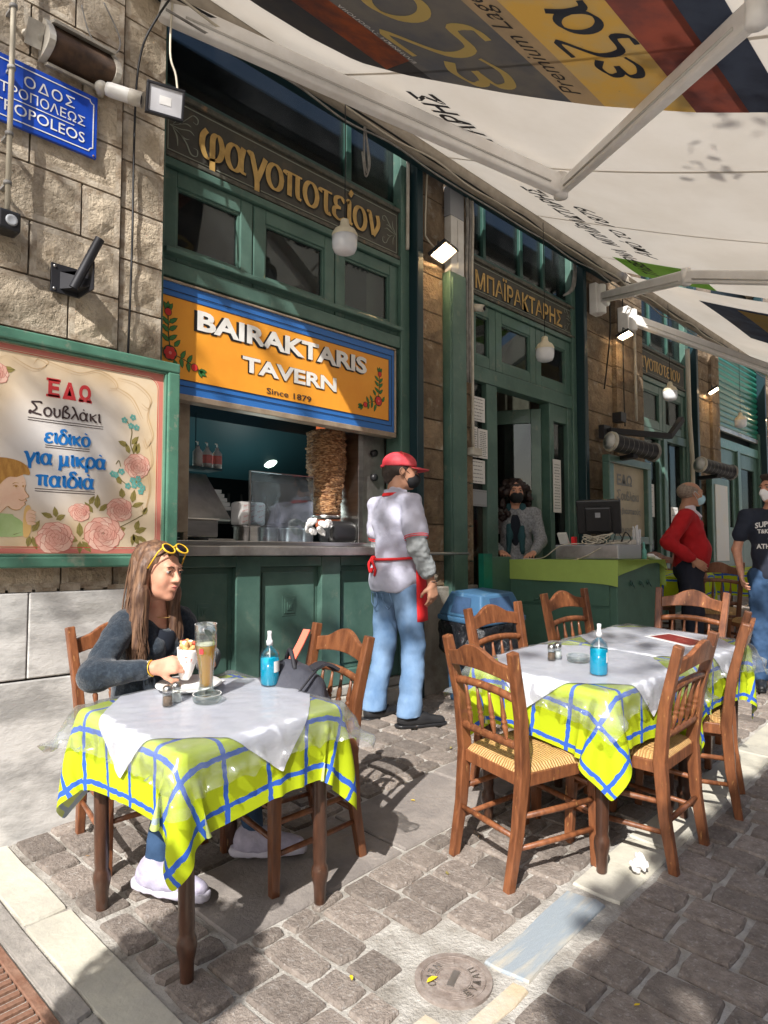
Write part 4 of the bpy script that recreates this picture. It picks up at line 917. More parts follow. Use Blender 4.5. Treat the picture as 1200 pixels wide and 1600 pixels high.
# open door leaf swung inwards
dr = thing('open_door', 'green glazed door standing open inwards in the doorway', 'door', T(5.975, 3.56, .5) @ RZ(118))
m = MB()
for a in ((0, .10, 0, 2.42), (.66, .78, 0, 2.42), (.10, .66, 2.28, 2.42), (.10, .66, 0, .75)): m.box((a[0], -.02, a[2]), (a[1], .02, a[3]))
link('leaf', m, 'green_paint', dr, local=True, bev=.005)
m = MB(); m.box((.10, -.003, .75), (.66, .003, 2.28)); link('pane', m, 'window_glass', dr, local=True)
for z in (.4, 1.2, 2.1): m = MB(); m.lathe([(.012, z), (.012, z+.12)], 8, X=T(0, -.025, 0)); link('hinge', m, 'green_light', dr, local=True)
m = MB(); m.tube([(.72, -.03, 1.0), (.72, -.07, 1.02), (.72, -.07, 1.5), (.72, -.03, 1.52)], .01, 8); link('handle', m, 'black_plastic', dr, local=True)
# interior of the dining room behind the door
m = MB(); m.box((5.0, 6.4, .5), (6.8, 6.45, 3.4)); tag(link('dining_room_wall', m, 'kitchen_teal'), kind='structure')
dl = thing('display_cabinet', 'dark cabinet with pale bottles seen through the open door', 'cabinet', (5.6, 5.9, .5))
m = MB(); m.box((5.05, 5.95, .5), (6.7, 6.35, 2.5)); link('carcass', m, 'kitchen_dark', dl)
for z in (1.3, 1.7, 2.1): m = MB(); m.box((5.1, 5.8, z), (6.65, 5.95, z+.02)); link('shelf', m, 'kitchen_teal', dl)
for k in range(10):
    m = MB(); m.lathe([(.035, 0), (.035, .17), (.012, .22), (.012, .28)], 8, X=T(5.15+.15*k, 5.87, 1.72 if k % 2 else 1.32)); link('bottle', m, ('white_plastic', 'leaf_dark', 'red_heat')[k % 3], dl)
# notices on the side pane
def notice(name, x0, x1, z0, z1, y, label, lines, head=0, mat='paper', body=None):
    p = thing(name, label, 'notice', (x0, y, z0)); m = MB(); m.box((x0, y-.002, z0), (x1, y, z1)); link('sheet', m, mat, p)
    m = MB(); w = x1-x0; h = (z1-z0)
    for i in range(lines):
        z = z1-h*.1-(h*.82)*i/max(lines-1, 1); ww = w*random.uniform(.5, .8); x = x0+(w-ww)/2
        while x < x0+(w+ww)/2:
            l = random.uniform(.012, .04); m.box((x, y-.0035, z-.0035), (min(x+l, x0+(w+ww)/2), y-.0025, z+.0035)); x += l+.008
    link('printing', m, 'print_grey', p); return p
notice('paper_notice', 4.675, 4.895, 2.62, 2.83, 3.466, 'topmost white notice on the glass left of the doorway', 7)
notice('menu_page', 4.70, 4.79, 2.31, 2.57, 3.469, 'narrow menu page beside the wider one left of the doorway', 12)
notice('menu_page', 4.795, 4.93, 2.31, 2.56, 3.466, 'wide menu page with two columns on the glass left of the doorway', 14)
notice('paper_notice', 4.675, 4.885, 2.09, 2.29, 3.463, 'lowest white notice on the glass left of the doorway', 6)
notice('paper_notice', 4.69, 4.96, 1.90, 2.04, 3.478, 'grey notice sheet at the bottom of the side glass', 2, mat='grey_plastic')
notice('poster_strip', 6.015, 6.165, 1.90, 2.42, 3.462, 'tall white poster strip on the door frame', 16)
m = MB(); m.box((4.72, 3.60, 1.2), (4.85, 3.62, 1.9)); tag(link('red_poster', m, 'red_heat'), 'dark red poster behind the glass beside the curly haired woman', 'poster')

# --- bay 3
b3 = thing('third_shopfront', 'green timber shopfront with gold lettering beyond the broad pier', 'shopfront', (8.8, 3.5, gz(8.8, 3.5)))
bars(b3, 'upright', [(7.98, 8.06, .7, 5.9), (9.50, 9.62, .7, 5.9), (8.72, 8.82, .7, 2.95)], 'green_paint', 3.45, 3.60)
bars(b3, 'cross_rail', [(8.06, 9.50, 3.60, 3.66), (8.06, 9.50, 2.92, 3.03)], 'green_paint', 3.46, 3.59)
for a, b in ((8.062, 8.77), (8.78, 9.498)): casement(b3, a, b, 3.04, 3.595, 3.48, fr=.10)
f = fascia(b3, 8.0, 9.50, 3.67, 4.02)
m = MB(); brush(m, 'φαγοποτειον', wallX(7.90, 3.755, 3.465), 1.45, .14, 0, .08, .22); 
link('lettering', m, 'gold_paint', f)
m = MB(); m.box((8.06, 3.52, 4.04), (9.50, 3.53, 5.9)); link('pane', m, 'window_glass', b3)
m = MB(); m.box((8.06, 3.52, .9), (9.50, 3.525, 2.92)); link('pane', m, 'window_glass', b3)
bars(b3, 'glazing_bar', [(8.06, 9.50, 4.02, 4.07), (8.45, 8.49, 4.07, 5.9), (9.0, 9.04, 4.07, 5.9)], 'green_dark', 3.49, 3.56)
bars(b3, 'door_stile', [(8.06, 8.16, .7, 2.92), (8.62, 8.72, .7, 2.92), (8.82, 8.90, .7, 2.92), (9.42, 9.50, .7, 2.92)], 'green_paint', 3.475, 3.57)
bars(b3, 'bottom_panel', [(8.16, 8.62, .7, 1.3), (8.90, 9.42, .7, 1.3)], 'green_paint', 3.48, 3.56)
notice('paper_notice', 8.2, 8.5, 1.95, 2.35, 3.50, 'pale notice on the glass of the third shopfront', 8)
notice('paper_notice', 9.02, 9.25, 1.75, 2.10, 3.50, 'white notice with a red square on the far door glass', 5)
# --- bay 4 with roller shutter
b4 = thing('fourth_shopfront', 'green double door shopfront under the roller shutter', 'shopfront', (11.7, 3.5, gz(11.7, 3.5)))
bars(b4, 'upright', [(10.63, 10.72, .8, 3.5), (12.72, 12.82, .8, 3.5), (11.6, 11.74, .8, 3.1)], 'green_paint', 3.45, 3.60)
bars(b4, 'cross_rail', [(10.72, 12.72, 3.08, 3.22)], 'green_light', 3.46, 3.59)
for a, b in ((10.74, 11.6), (11.75, 12.70)):
    d = link('door_leaf', (lambda q: ([q.box((x0, 3.49, z0), (x1, 3.55, z1)) for x0, x1, z0, z1 in ((a, a+.14, .8, 3.08), (b-.14, b, .8, 3.08), (a+.14, b-.14, 2.85, 3.08), (a+.14, b-.14, .8, 1.9))], q)[1])(MB()), 'green_paint', b4, bev=.008)
    m = MB(); m.box((a+.14, 3.515, 1.9), (b-.14, 3.52, 2.85)); link('pane', m, 'window_glass', d)
sh = thing('roller_shutter', 'bright green ribbed roller shutter half way down over the far door', 'roller shutter', (11.7, 3.5, 3.3))
z = 3.40; k = 0; slat_me = None
while z < 5.3:
    m = MB(); 
    if slat_me is None:
        P = [(x, 3.50-.028*math.sin(PI*j/5), .086*j/5) for x in (10.72, 12.80) for j in range(6)]; m.grid(P, 2, 6, smooth=True); slat_me = m.mesh('slat'); slat_me.materials.append(MAT['shutter_green'])
    link('slat', slat_me, None, sh, X=T(0, 0, z)); z += .09
m = MB(); m.box((10.72, 3.46, 3.33), (12.80, 3.52, 3.40)); link('bottom_bar', m, 'steel_dull', sh, bev=.01)
m = MB(); m.box((10.72, 3.60, .8), (12.80, 3.62, 5.9)); link('backing', m, 'kitchen_dark', b4)

# ------------------------------------------------------------------ fittings on the piers
# big picture menu board, left
YB = 3.215; bx0, bx1, bz0, bz1 = -.35, 1.845, 1.437, 2.475
mbd = thing('souvlaki_board', 'large cream painted board with roses, a boy and blue Greek words in a green frame', 'sign board', (.75, YB, 1.4))
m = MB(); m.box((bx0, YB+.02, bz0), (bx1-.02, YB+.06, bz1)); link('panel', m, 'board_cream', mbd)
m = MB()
for a in ((bx0, bx1, bz1-.052, bz1), (bx0, bx1, bz0-.0, bz0+.05), (bx1-.066, bx1, bz0+.05, bz1-.052)): m.box((a[0], YB-.012, a[2]), (a[1], YB+.062, a[3]))
link('frame', m, 'green_light', mbd, bev=.008)
m = MB()
for a in ((bx0, bx1-.066, bz1-.064, bz1-.052), (bx0, bx1-.066, bz0+.05, bz0+.062), (bx1-.078, bx1-.066, bz0+.062, bz1-.064)): m.box((a[0], YB-.002, a[2]), (a[1], YB+.02, a[3]))
link('inner_moulding', m, 'green_light', mbd, bev=.004)
# pink band with rounded corner
m = MB(); xi, zi0, zi1 = bx1-.08, bz0+.064, bz1-.066
def rrect_band(m, x0, x1, z0, z1, w, r, y, mi=0, r0=.002):
    def path(o, rr): 
        pts = [(x0, z0+o)]+[(x1-o-rr+rr*math.cos(R(a)), z0+o+rr+rr*math.sin(R(a))) for a in range(-90, 1, 15)]+[(x1-o-rr+rr*math.cos(R(a)), z1-o-rr+rr*math.sin(R(a))) for a in range(0, 91, 15)]+[(x0, z1-o)]; return pts
    A, B_ = path(0, r0), path(w, r); n = len(A)
    m.add([(a, y, b) for a, b in A+B_], [(i, i+1, n+i+1, n+i) for i in range(n-1)], mi)
rrect_band(m, bx0, xi, zi0, zi1, .022, .06, YB+.0192); link('pink_band', m, 'board_pink', mbd)
m = MB(); rrect_band(m, bx0, xi-.026, zi0+.026, zi1-.026, .003, .055, YB+.0188, r0=.057); link('red_line', m, 'letter_red', mbd)
sB = YB/3.37                                            # board art was measured a little further back
def BX(z=0): return frame((0, YB+.0195-z*.4, 1.5*(1-sB)), (sB, 0, 0), (0, 0, sB), (0, -.4, 0))
m = MB(); X = BX(.002)
def slabglyph(m, ch, x, z, w, h): text_to(m, ch, X @ T(x, z, 0), w=w, h=h, bold=.05, res=3)
slabglyph(m, 'Ε', 1.262, 2.243, .052, .082); slabglyph(m, 'Δ', 1.328, 2.240, .066, .084); slabglyph(m, 'Ω', 1.407, 2.240, .058, .084)
for x0_, x1_, z0_ in ((1.253, 1.318, 2.318), (1.253, 1.318, 2.240), (1.404, 1.428, 2.238), (1.446, 1.47, 2.238)): m.add([(x0_, z0_, 0), (x1_, z0_, 0), (x1_, z0_+.012, 0), (x0_, z0_+.012, 0)], [(0, 1, 2, 3)], X=X)
link('red_lettering', m, 'letter_red', mbd)
m = MB(); brush(m, 'Σουβλάκι', BX(.002) @ T(1.185, 2.147, 0), .335, .040, 0, .14, .24, .5)
for z in (2.130, 2.119): nib(m, [(1.175, z), (1.35, z-.001), (1.53, z)], .003, .003, 0, BX(.002))
for z in (2.008, 1.998): nib(m, [(1.255, z), (1.465, z+.001)], .003, .003, 0, BX(.002), n=1) if False else m.add([(1.255, z, 0), (1.465, z, 0), (1.465, z+.003, 0), (1.255, z+.003, 0)], [(0, 1, 2, 3)], X=BX(.002))
for z in (1.800, 1.789): m.add([(1.215, z, 0), (1.495, z, 0), (1.495, z+.003, 0), (1.215, z+.003, 0)], [(0, 1, 2, 3)], X=BX(.002))
link('black_lettering', m, 'ink', mbd)
m = MB(); brush(m, 'ειδικό', BX(.002) @ T(1.255, 2.022, 0), .215, .046, 0, .16, .32, .2); brush(m, 'για μικρά', BX(.002) @ T(1.165, 1.918, 0), .385, .050, 0, .16, .32, .2); brush(m, 'παιδιά', BX(.002) @ T(1.222, 1.816, 0), .272, .050, 0, .16, .32, .2)
link('blue_lettering', m, 'letter_blue', mbd)
m = MB()                                                # faint painted border scrolls
for st in ([(1.1, 2.40), (1.2, 2.36), (1.26, 2.40), (1.22, 2.42), (1.2, 2.39)], [(1.25, 2.41), (1.4, 2.38), (1.5, 2.41), (1.58, 2.38), (1.6, 2.34), (1.56, 2.33)], [(1.6, 2.39), (1.7, 2.38), (1.78, 2.32), (1.77, 2.26), (1.73, 2.28)], [(1.79, 2.30), (1.77, 2.22), (1.80, 2.12), (1.77, 2.06), (1.75, 2.10)],
           [(1.78, 2.1), (1.80, 1.98), (1.77, 1.92)], [(1.76, 2.0), (1.79, 1.85), (1.76, 1.72), (1.74, 1.76)], [(.9, 2.4), (1.0, 2.37), (1.08, 2.4)], [(1.6, 2.34), (1.68, 2.30), (1.74, 2.20)], [(.2, 2.4), (.5, 2.37), (.8, 2.4)]):
    nib(m, st, .002, .007, .5, BX(.001), taper=True); nib(m, [(a-.008, b-.012) for a, b in st], .0015, .003, .5, BX(.001), taper=True)
link('border_scrolls', m, 'board_line', mbd)
def rose(cx, cz, r, seed, mats=('rose1', 'rose2', 'rose3')):
    random.seed(seed); m = MB(); z = .0015
    for ring, (rr, n) in enumerate(((1., 9), (.76, 7), (.52, 6), (.3, 4))):
        for k in range(n):
            a = 2*PI*k/n+ring*.7; px_, pz_ = cx+r*rr*.62*math.cos(a), cz+r*rr*.58*math.sin(a); q = r*rr*.5*random.uniform(.85, 1.15)
            O = [(px_+q*math.cos(t)*random.uniform(.9, 1.1), pz_+q*.85*math.sin(t)) for t in [2*PI*j/9 for j in range(9)]]
            poly2(m, [(px_+(x-px_)*1.09, pz_+(y-pz_)*1.09) for x, y in O], BX(z), 2 if ring < 3 else 2); poly2(m, O, BX(z+.00006), (k+ring) % 2 if ring < 2 else 1); z += .00014
    for k in range(16): a = k*1.3; nib(m, [(cx+r*.055*(k+1)*math.cos(a+j*.45)*.8, cz+r*.055*(k+1)*math.sin(a+j*.45)*.75) for j in range(4)], .0008, .0030, 0, BX(z+.0002), 2, taper=True)
    link('rose', m, mats, mbd)
for i, (a, b, r) in enumerate(((1.31, 1.575, .075), (1.425, 1.70, .045), (1.545, 1.60, .085), (1.625, 1.72, .058), (1.715, 1.95, .065), (1.03, 2.31, .05), (.75, 1.6, .09))): rose(a, b, r, i)
random.seed(4); m = MB(); m2 = MB()
def bleaf(x, z, a, l=.055, w=.024):
    c, s_ = math.cos(R(a)), math.sin(R(a)); pts = [(0, 0), (l*.3, w*.5), (l*.65, w*.42), (l, 0), (l*.65, -w*.42), (l*.3, -w*.5)]
    poly2(m, [(x+p*c-q*s_, z+p*s_+q*c) for p, q in pts], BX(.001)); poly2(m2, [(x, z), (x+l*.9*c-.0015*s_, z+l*.9*s_+.0015*c), (x+l*.9*c+.0015*s_, z+l*.9*s_-.0015*c)], BX(.0016))
for x, z, a in ((1.315, 1.67, 100), (1.30, 1.67, 160), (1.315, 1.66, 30), (1.51, 1.72, 90), (1.49, 1.70, 130), (1.52, 1.71, 40), (1.47, 1.74, 60), (1.64, 1.78, 100), (1.69, 1.76, 80), (1.69, 1.74, 20), (1.71, 1.62, 70), (1.71, 1.61, 20), (1.72, 1.59, -30), (1.70, 1.6, -60), (1.70, 1.60, -95), (1.66, 1.63, 200), (1.43, 1.58, 95), (1.43, 1.56, -90), (1.44, 1.56, -50), (1.42, 1.56, 160),
                (1.20, 1.62, 100), (1.21, 1.60, 60), (1.20, 1.58, -100), (1.21, 1.58, -70), (1.17, 1.60, 200), (1.66, 2.05, 160), (1.68, 2.06, 50), (1.69, 2.01, 75), (1.67, 2.01, 110), (1.71, 2.01, 80), (1.06, 2.33, 10), (1.63, 1.85, 120), (1.68, 1.86, 30), (1.75, 1.70, 60)): bleaf(x, z, a, .055*random.uniform(.85, 1.35), .026*random.uniform(.9, 1.3))
for st in ([(1.70, 2.0), (1.675, 2.06), (1.68, 2.13), (1.65, 2.18)], [(1.62, 1.93), (1.61, 1.89), (1.66, 1.85)], [(1.44, 1.57), (1.5, 1.60)], [(1.6, 1.62), (1.68, 1.66), (1.75, 1.70)], [(1.6, 1.95), (1.615, 1.97), (1.625, 1.94)]): nib(m2, st, .003, .005, 0, BX(.0012))
link('leaf_spray', m, 'olive', mbd); link('stem_lines', m2, 'olive_dark', mbd)
m = MB(); z = .0018
for cx, cz in ((1.64, 2.18), (1.685, 2.20), (1.675, 2.155), (1.705, 2.15), (1.60, 1.895), (1.63, 1.915), (1.585, 1.90), (1.69, 1.875), (1.72, 1.885), (1.70, 1.85), (1.73, 1.855), (1.665, 1.845), (1.735, 1.82), (1.745, 1.84)):
    for k in range(5): a = k*1.257+cx*40; poly2(m, oval(cx+.010*math.cos(a), cz+.010*math.sin(a), .0075, .0075, 7), BX(z)); z += .00002
link('blue_blossoms', m, 'turquoise', mbd)
# painted boy at the left edge of the view
m = MB(); 
poly2(m, [(1.02, 1.88), (1.07, 1.885), (1.13, 1.885), (1.168, 1.85), (1.176, 1.815), (1.172, 1.79), (1.19, 1.762), (1.176, 1.752), (1.182, 1.742), (1.172, 1.735), (1.176, 1.725), (1.162, 1.712), (1.15, 1.700), (1.12, 1.700), (1.10, 1.712), (1.07, 1.68), (1.0, 1.68), (1.0, 1.8)], BX(.0010), 0, 3)
poly2(m, oval(1.062, 1.778, .012, .022, 10), BX(.0016), 0); poly2(m, oval(1.20, 1.668, .022, .036, 10), BX(.0030), 0)
for k in range(4): poly2(m, oval(1.205, 1.690-.017*k, .020, .0085, 10), BX(.0034+.0001*k), 0)
link('boy_face', m, 'boy_skin', mbd)
m = MB(); poly2(m, [(.98, 1.80), (1.03, 1.79), (1.058, 1.79), (1.07, 1.815), (1.10, 1.845), (1.135, 1.848), (1.165, 1.862), (1.19, 1.862), (1.188, 1.885), (1.165, 1.912), (1.12, 1.928), (1.05, 1.93), (.97, 1.90)], BX(.0020), 0, 4); link('boy_hair', m, 'boy_hair', mbd)
m = MB(); poly2(m, [(.8, 1.58), (.85, 1.66), (1.04, 1.70), (1.06, 1.682), (1.12, 1.678), (1.13, 1.668), (1.165, 1.645), (1.175, 1.60), (1.13, 1.575)], BX(.0014), 0, 3); link('boy_sweater', m, 'boy_shirt', mbd)
m = MB(); poly2(m, [(1.168, 1.63), (1.172, 1.70), (1.185, 1.722), (1.20, 1.712), (1.202, 1.66), (1.205, 1.61), (1.19, 1.575), (1.172, 1.58)], BX(.0026), 0, 3); link('souvlaki_wrap', m, 'wrap_tan', mbd)
m = MB()
for st in ([(1.118, 1.815), (1.13, 1.822), (1.145, 1.82)], [(1.158, 1.823), (1.168, 1.828)], [(1.12, 1.805), (1.132, 1.811), (1.145, 1.805)], [(1.158, 1.808), (1.168, 1.811)], [(1.145, 1.748), (1.16, 1.742), (1.174, 1.748)], [(1.10, 1.712), (1.13, 1.697), (1.155, 1.703)]): nib(m, st, .0015, .005, 0, BX(.0032), taper=True)
poly2(m, oval(1.134, 1.806, .005, .005, 8), BX(.0034)); poly2(m, oval(1.164, 1.808, .004, .005, 8), BX(.0034)); nib(m, [(1.176, 1.815), (1.172, 1.79), (1.19, 1.762), (1.176, 1.752), (1.182, 1.742), (1.172, 1.735), (1.176, 1.725), (1.162, 1.712), (1.15, 1.700), (1.12, 1.700), (1.10, 1.712), (1.07, 1.68)], .0012, .003, .4, BX(.0030))
for k in range(9): nib(m, [(1.02+.018*k, 1.925-.002*k), (1.03+.019*k, 1.90), (1.045+.017*k, 1.868+.004*(k % 3))], .0008, .0028, .2, BX(.0036), taper=True)
for k in range(4): nib(m, [(1.187, 1.698-.017*k), (1.205, 1.70-.017*k), (1.223, 1.692-.017*k)], .0008, .0022, .2, BX(.0050), taper=True)
link('boy_features', m, 'boy_hair', mbd)
random.seed(11)
# enamel street sign
ss = thing('street_sign', 'blue enamel street name sign fixed to the left stone pier', 'street sign', (1.2, 3.24, 3.4))
m = MB(); m.box((.80, 3.245, 3.395), (1.40, 3.262, 3.70)); link('plate', m, 'street_blue', ss, bev=.003)
m = MB()
for a in ((.84, 1.36, 3.672, 3.677), (.84, 1.36, 3.418, 3.423), (1.377, 1.382, 3.44, 3.655), (.818, .823, 3.44, 3.655)): m.box((a[0], 3.2425, a[2]), (a[1], 3.2435, a[3]))
for cx, cz, a0 in ((1.382, 3.677, 180), (1.382, 3.418, 90)): nib(m, [(.022*math.cos(R(a0+t)), .022*math.sin(R(a0+t))) for t in range(0, 91, 30)], .005, .005, 0, wallX(cx, cz, 3.2425))
text_to(m, 'ΟΔΟΣ', wallX(1.065, 3.593, 3.2425), w=.225, h=.052, bold=.004, res=3, spacing=1.15)
text_to(m, 'ΜΗΤΡΟΠΟΛΕΩΣ', wallX(.87, 3.528, 3.2425), w=.47, h=.047, bold=.004, res=3)
text_to(m, 'MITROPOLEOS', wallX(.87, 3.447, 3.2425), w=.47, h=.050, bold=.004, res=3)
m.box((1.02, 3.2425, 3.511), (1.29, 3.2435, 3.515)); link('lettering', m, 'white_letter', ss)
for x, z in ((.83, 3.685), (1.385, 3.405)): m = MB(); m.lathe([(.006, 0), (.004, .004), (.001, .005)], 8, X=T(x, 3.245, z) @ RX(90)); link('screw', m, 'rust', ss)
# wall speaker
sp = thing('wall_speaker', 'weathered half round loudspeaker mounted high on the left pier', 'speaker', T(1.30, 3.20, 3.83) @ RX(22))
m = MB(); A = [(math.cos(R(a))*.085, math.sin(R(a))*.085) for a in range(180, 361, 18)]
P = [(x, y+.02, z) for x in (-.135, .145) for y, z in [(q[0], q[1]) for q in A]]
P = [(x, .055+.0-.10*math.sin(PI*j/10), .085-.17*j/10) for x in (-.135, .145) for j in range(11)]
m.grid(P, 2, 11); link('grille', m, 'speaker_brown', sp, local=True)
m = MB()
for x0_, x1_ in ((-.165, -.136), (.146, .172)): m.add([(x, (.06-.115*math.sin(PI*j/10)), .095-.19*j/10) for x in (x0_, x1_) for j in range(11)]+[(x0_, .06, 0), (x1_, .06, 0)], [(j, j+1, 12+j, 11+j) for j in range(10)]+[tuple(range(11)), tuple(range(21, 10, -1))])
m.box((-.165, .056, -.095), (.172, .075, .095)); m.box((-.14, -.0, .085), (.15, .06, .097)); m.box((-.14, -.0, -.097), (.15, .06, -.085)); link('casing', m, 'old_white', sp, local=True)
m = MB(); m.box((-.24, .02, -.05), (-.17, .03, .06)); m.tube([(-.17, .03, .0), (-.22, .06, .0), (-.22, .10, .0)], .022, 10); m.tube([(.175, .03, 0), (.20, .07, 0), (.20, .11, 0)], .02, 10); link('bracket', m, 'old_white', sp, local=True)
# security camera
cc = thing('security_camera', 'white bullet security camera below the wall speaker', 'camera', T(1.43, 3.17, 3.72) @ RZ(-38) @ RX(0))
m = MB(); m.lathe([(.030, -.02), (.034, 0), (.034, .13), (.028, .14), (.001, .142)], 18, X=RY(104) @ T(0, 0, .0)); link('barrel', m, 'white_plastic', cc, local=True)
m = MB(); m.lathe([(.036, .09), (.036, .150), (.033, .150), (.033, .09)], 18, X=RY(104), caps=False); link('hood', m, 'old_white', cc, local=True)
m = MB(); m.lathe([(.022, .1425), (.001, .1455)], 14, X=RY(104)); link('lens', m, 'dark_glass', cc, local=True)
m = MB(); m.ell((-.045, .0, .01), (.032, .032, .03), 12); m.tube([(-.045, 0, 0), (-.07, .07, .02)], .02, 10); link('mount', m, 'old_white', cc, local=True)
def floodlight(x, y, z, rot, label, lit, s=1., tilt=35):
    p = thing('floodlight', label, 'floodlight', T(x, y, z) @ RZ(rot) @ RX(tilt), group='floodlights on the stone piers')
    m = MB(); w, h = .085*s, .068*s
    for a in ((-w, w, h-.013, h), (-w, w, -h, -h+.013), (-w, -w+.013, -h+.013, h-.013), (w-.013, w, -h+.013, h-.013)): m.box((a[0], -.018, a[2]), (a[1], .008, a[3]))
    m.box((-w, .008, -h), (w, .014, h)); link('housing', m, 'dark_metal', p, local=True, bev=.003)
    m = MB(); m.box((-w+.012, -.010, -h+.012), (w-.012, -.006, h-.012)); e = link('glass', m, 'lamp_on' if lit else 'led_off', p, local=True)
    if not lit: m = MB(); m.box((-.026*s, -.0115, -.018*s), (.026*s, -.0105, .018*s)); link('led_chip', m, 'paper', p, local=True)
    m = MB(); m.tube([(-w*.7, .01, 0), (-w*.6, .06, .02), (w*.6, .06, .02), (w*.7, .01, 0)], .006, 6); link('yoke', m, 'dark_metal', p, local=True)
    if lit:
        l = bpy.data.lights.new('flood_lamp', 'AREA'); l.energy = 5*s; l.size = .12; l.color = (1, .72, .42); o = bpy.data.objects.new('lamp', l); COL.objects.link(o); o.parent = p; o.location = (0, -.03, 0); o.rotation_euler = (R(-90), 0, 0)
        o.rotation_euler = (R(90), 0, 0)
    return p
floodlight(1.70, 3.15, 3.785, -18, 'unlit black framed floodlight beside the fascia on the left pier', False, 1.1, tilt=14)
floodlight(4.13, 3.30, 3.83, 10, 'lit floodlight on the narrow stone pier beside the white square duct', True, 1.25, tilt=62)
floodlight(7.22, 3.25, 3.88, 5, 'lit floodlight on the broad pier right of the doorway', True, 1.1, tilt=70)
floodlight(10.12, 3.3, 3.77, 10, 'lit floodlight on the pier left of the green shutter', True, 1.1, tilt=60)
floodlight(12.95, 3.3, 3.8, 10, 'lit floodlight on the farthest pier at the right edge', True, 1., tilt=60)
# conduit, box and cables on the left pier
cp = thing('conduit_pipe', 'thin grey conduit pipe running down the left pier in front of the blue sign', 'pipe', (1., 3.2, 3.))
m = MB(); m.tube([(1.0, 3.2, 2.98), (.995, 3.2, 6.)], .0115, 10); link('pipe', m, 'wire_cream', cp)
for z in (3.10, 3.32, 3.62, 3.9): m = MB(); m.tube([(.998, 3.2, z-.008), (.998, 3.2, z+.008)], .017, 10); m.box((.99, 3.2, z-.006), (1.006, 3.28, z+.006)); link('clip', m, 'wire_grey', cp)
jb = thing('sensor_box', 'small black sensor box at the foot of the conduit pipe', 'sensor', (1.0, 3.2, 2.9))
m = MB(); m.box((.955, 3.17, 2.885), (1.05, 3.26, 2.975)); link('box', m, 'black_plastic', jb, bev=.012)
m = MB(); m.lathe([(.026, 0), (.022, .006), (.014, .003), (.001, .003)], 16, X=T(1.01, 3.17, 2.93) @ RX(90)); link('lens', m, 'grey_plastic', jb)
br = thing('flag_bracket', 'empty black steel bracket bolted to the left pier above the painted board', 'bracket', (1.28, 3.2, 2.7))
m = MB(); m.box((1.21, 3.255, 2.70), (1.345, 3.268, 2.835)); link('wall_plate', m, 'dark_metal', br, bev=.002)
m = MB(); m.add([(1.25, 3.255, 2.72), (1.34, 3.255, 2.72), (1.34, 3.12, 2.72), (1.25, 3.255, 2.80), (1.34, 3.255, 2.83), (1.34, 3.12, 2.75)], [(0, 1, 2), (1, 4, 5, 2), (0, 3, 4, 1), (0, 2, 5, 3)]); m.box((1.335, 3.10, 2.70), (1.342, 3.255, 2.83)); link('gusset', m, 'dark_metal', br)
m = MB(); m.tube([(1.27, 3.15, 2.70), (1.35, 3.07, 2.93)], .021, 12, caps=False); link('socket_tube', m, 'dark_metal', br)
for x, z in ((1.225, 2.82), (1.225, 2.715)): m = MB(); m.ell((x, 3.254, z), (.008, .006, .008), 8); link('bolt', m, 'steel', br)
def cable(pts, r, mat, label, n=5, group='cables on the facade'):
    m = MB(); m.tube([tuple(p) for p in spline(pts, 6)], r, n); return tag(link('cable', m, mat), label, 'cable', group)
cable([(1.76, 3.20, 4.42), (1.68, 3.22, 4.25), (1.62, 3.24, 4.08), (1.60, 3.26, 3.85), (1.60, 3.27, 3.4), (1.602, 3.27, 3.1), (1.598, 3.27, 2.8), (1.592, 3.27, 2.48)], .006, 'wire_black', 'black cable running down the corner strip of the left pier')
cable([(1.77, 3.22, 4.45), (1.75, 3.2, 4.1), (1.78, 3.19, 3.98), (1.80, 3.19, 3.82)], .006, 'wire_cream', 'cream cable leading down to the unlit floodlight')
cable([(1.30, 3.22, 4.1), (1.36, 3.24, 3.98), (1.45, 3.2, 3.93), (1.5, 3.24, 4.05), (1.42, 3.25, 4.2)], .004, 'wire_grey', 'thin grey wire above the wall speaker')
# pier 2 ducting
m = MB(); m.box((4.29, 3.36, .5), (4.50, 3.44, 3.75)); m.box((4.31, 3.352, .6), (4.48, 3.36, 3.7)); tag(link('green_duct', m, 'green_paint', bev=.006), 'tall green boxed duct on the narrow stone pier', 'duct')
m = MB(); m.box((4.32, 3.37, 3.752), (4.49, 3.44, 4.22)); m.box((4.40, 3.362, 3.76), (4.41, 3.37, 4.2)); tag(link('white_duct', m, 'white_plastic', bev=.005), 'white square duct above the green boxed duct', 'duct')
m = MB(); m.box((4.315, 3.372, 4.224), (4.495, 3.44, 4.47)); tag(link('grey_duct', m, 'grey_plastic', bev=.005), 'grey square duct at the top of the narrow pier', 'duct')
for dx, r, c in ((4.545, .014, 'wire_grey'), (4.585, .011, 'wire_grey'), (4.62, .013, 'old_white')):
    m = MB(); m.tube(spline([(dx, 3.39, 2.35 if dx > 4.6 else 2.9), (dx, 3.39, 3.4), (dx-.01, 3.38, 3.9), (dx-.02, 3.36, 4.3), (dx-.06, 3.35, 4.55)], 5), r, 8); tag(link('conduit_pipe', m, c), {4.545: 'left grey conduit pipe beside the name board', 4.585: 'middle grey conduit pipe beside the name board', 4.62: 'white conduit pipe nearest the name board'}[dx], 'pipe')
m = MB(); m.box((4.55, 3.34, 2.30), (4.68, 3.40, 2.36)); tag(link('cable_box', m, 'old_white', bev=.006), 'small cream cable box on the narrow pier', 'box')
sc2 = thing('security_camera', 'small white dome camera under the name board by the doorway', 'camera', (4.70, 3.36, 3.50))
m = MB(); m.tube([(4.66, 3.42, 3.56), (4.70, 3.33, 3.54)], [.035, .03], 12); link('barrel', m, 'old_white', sc2)
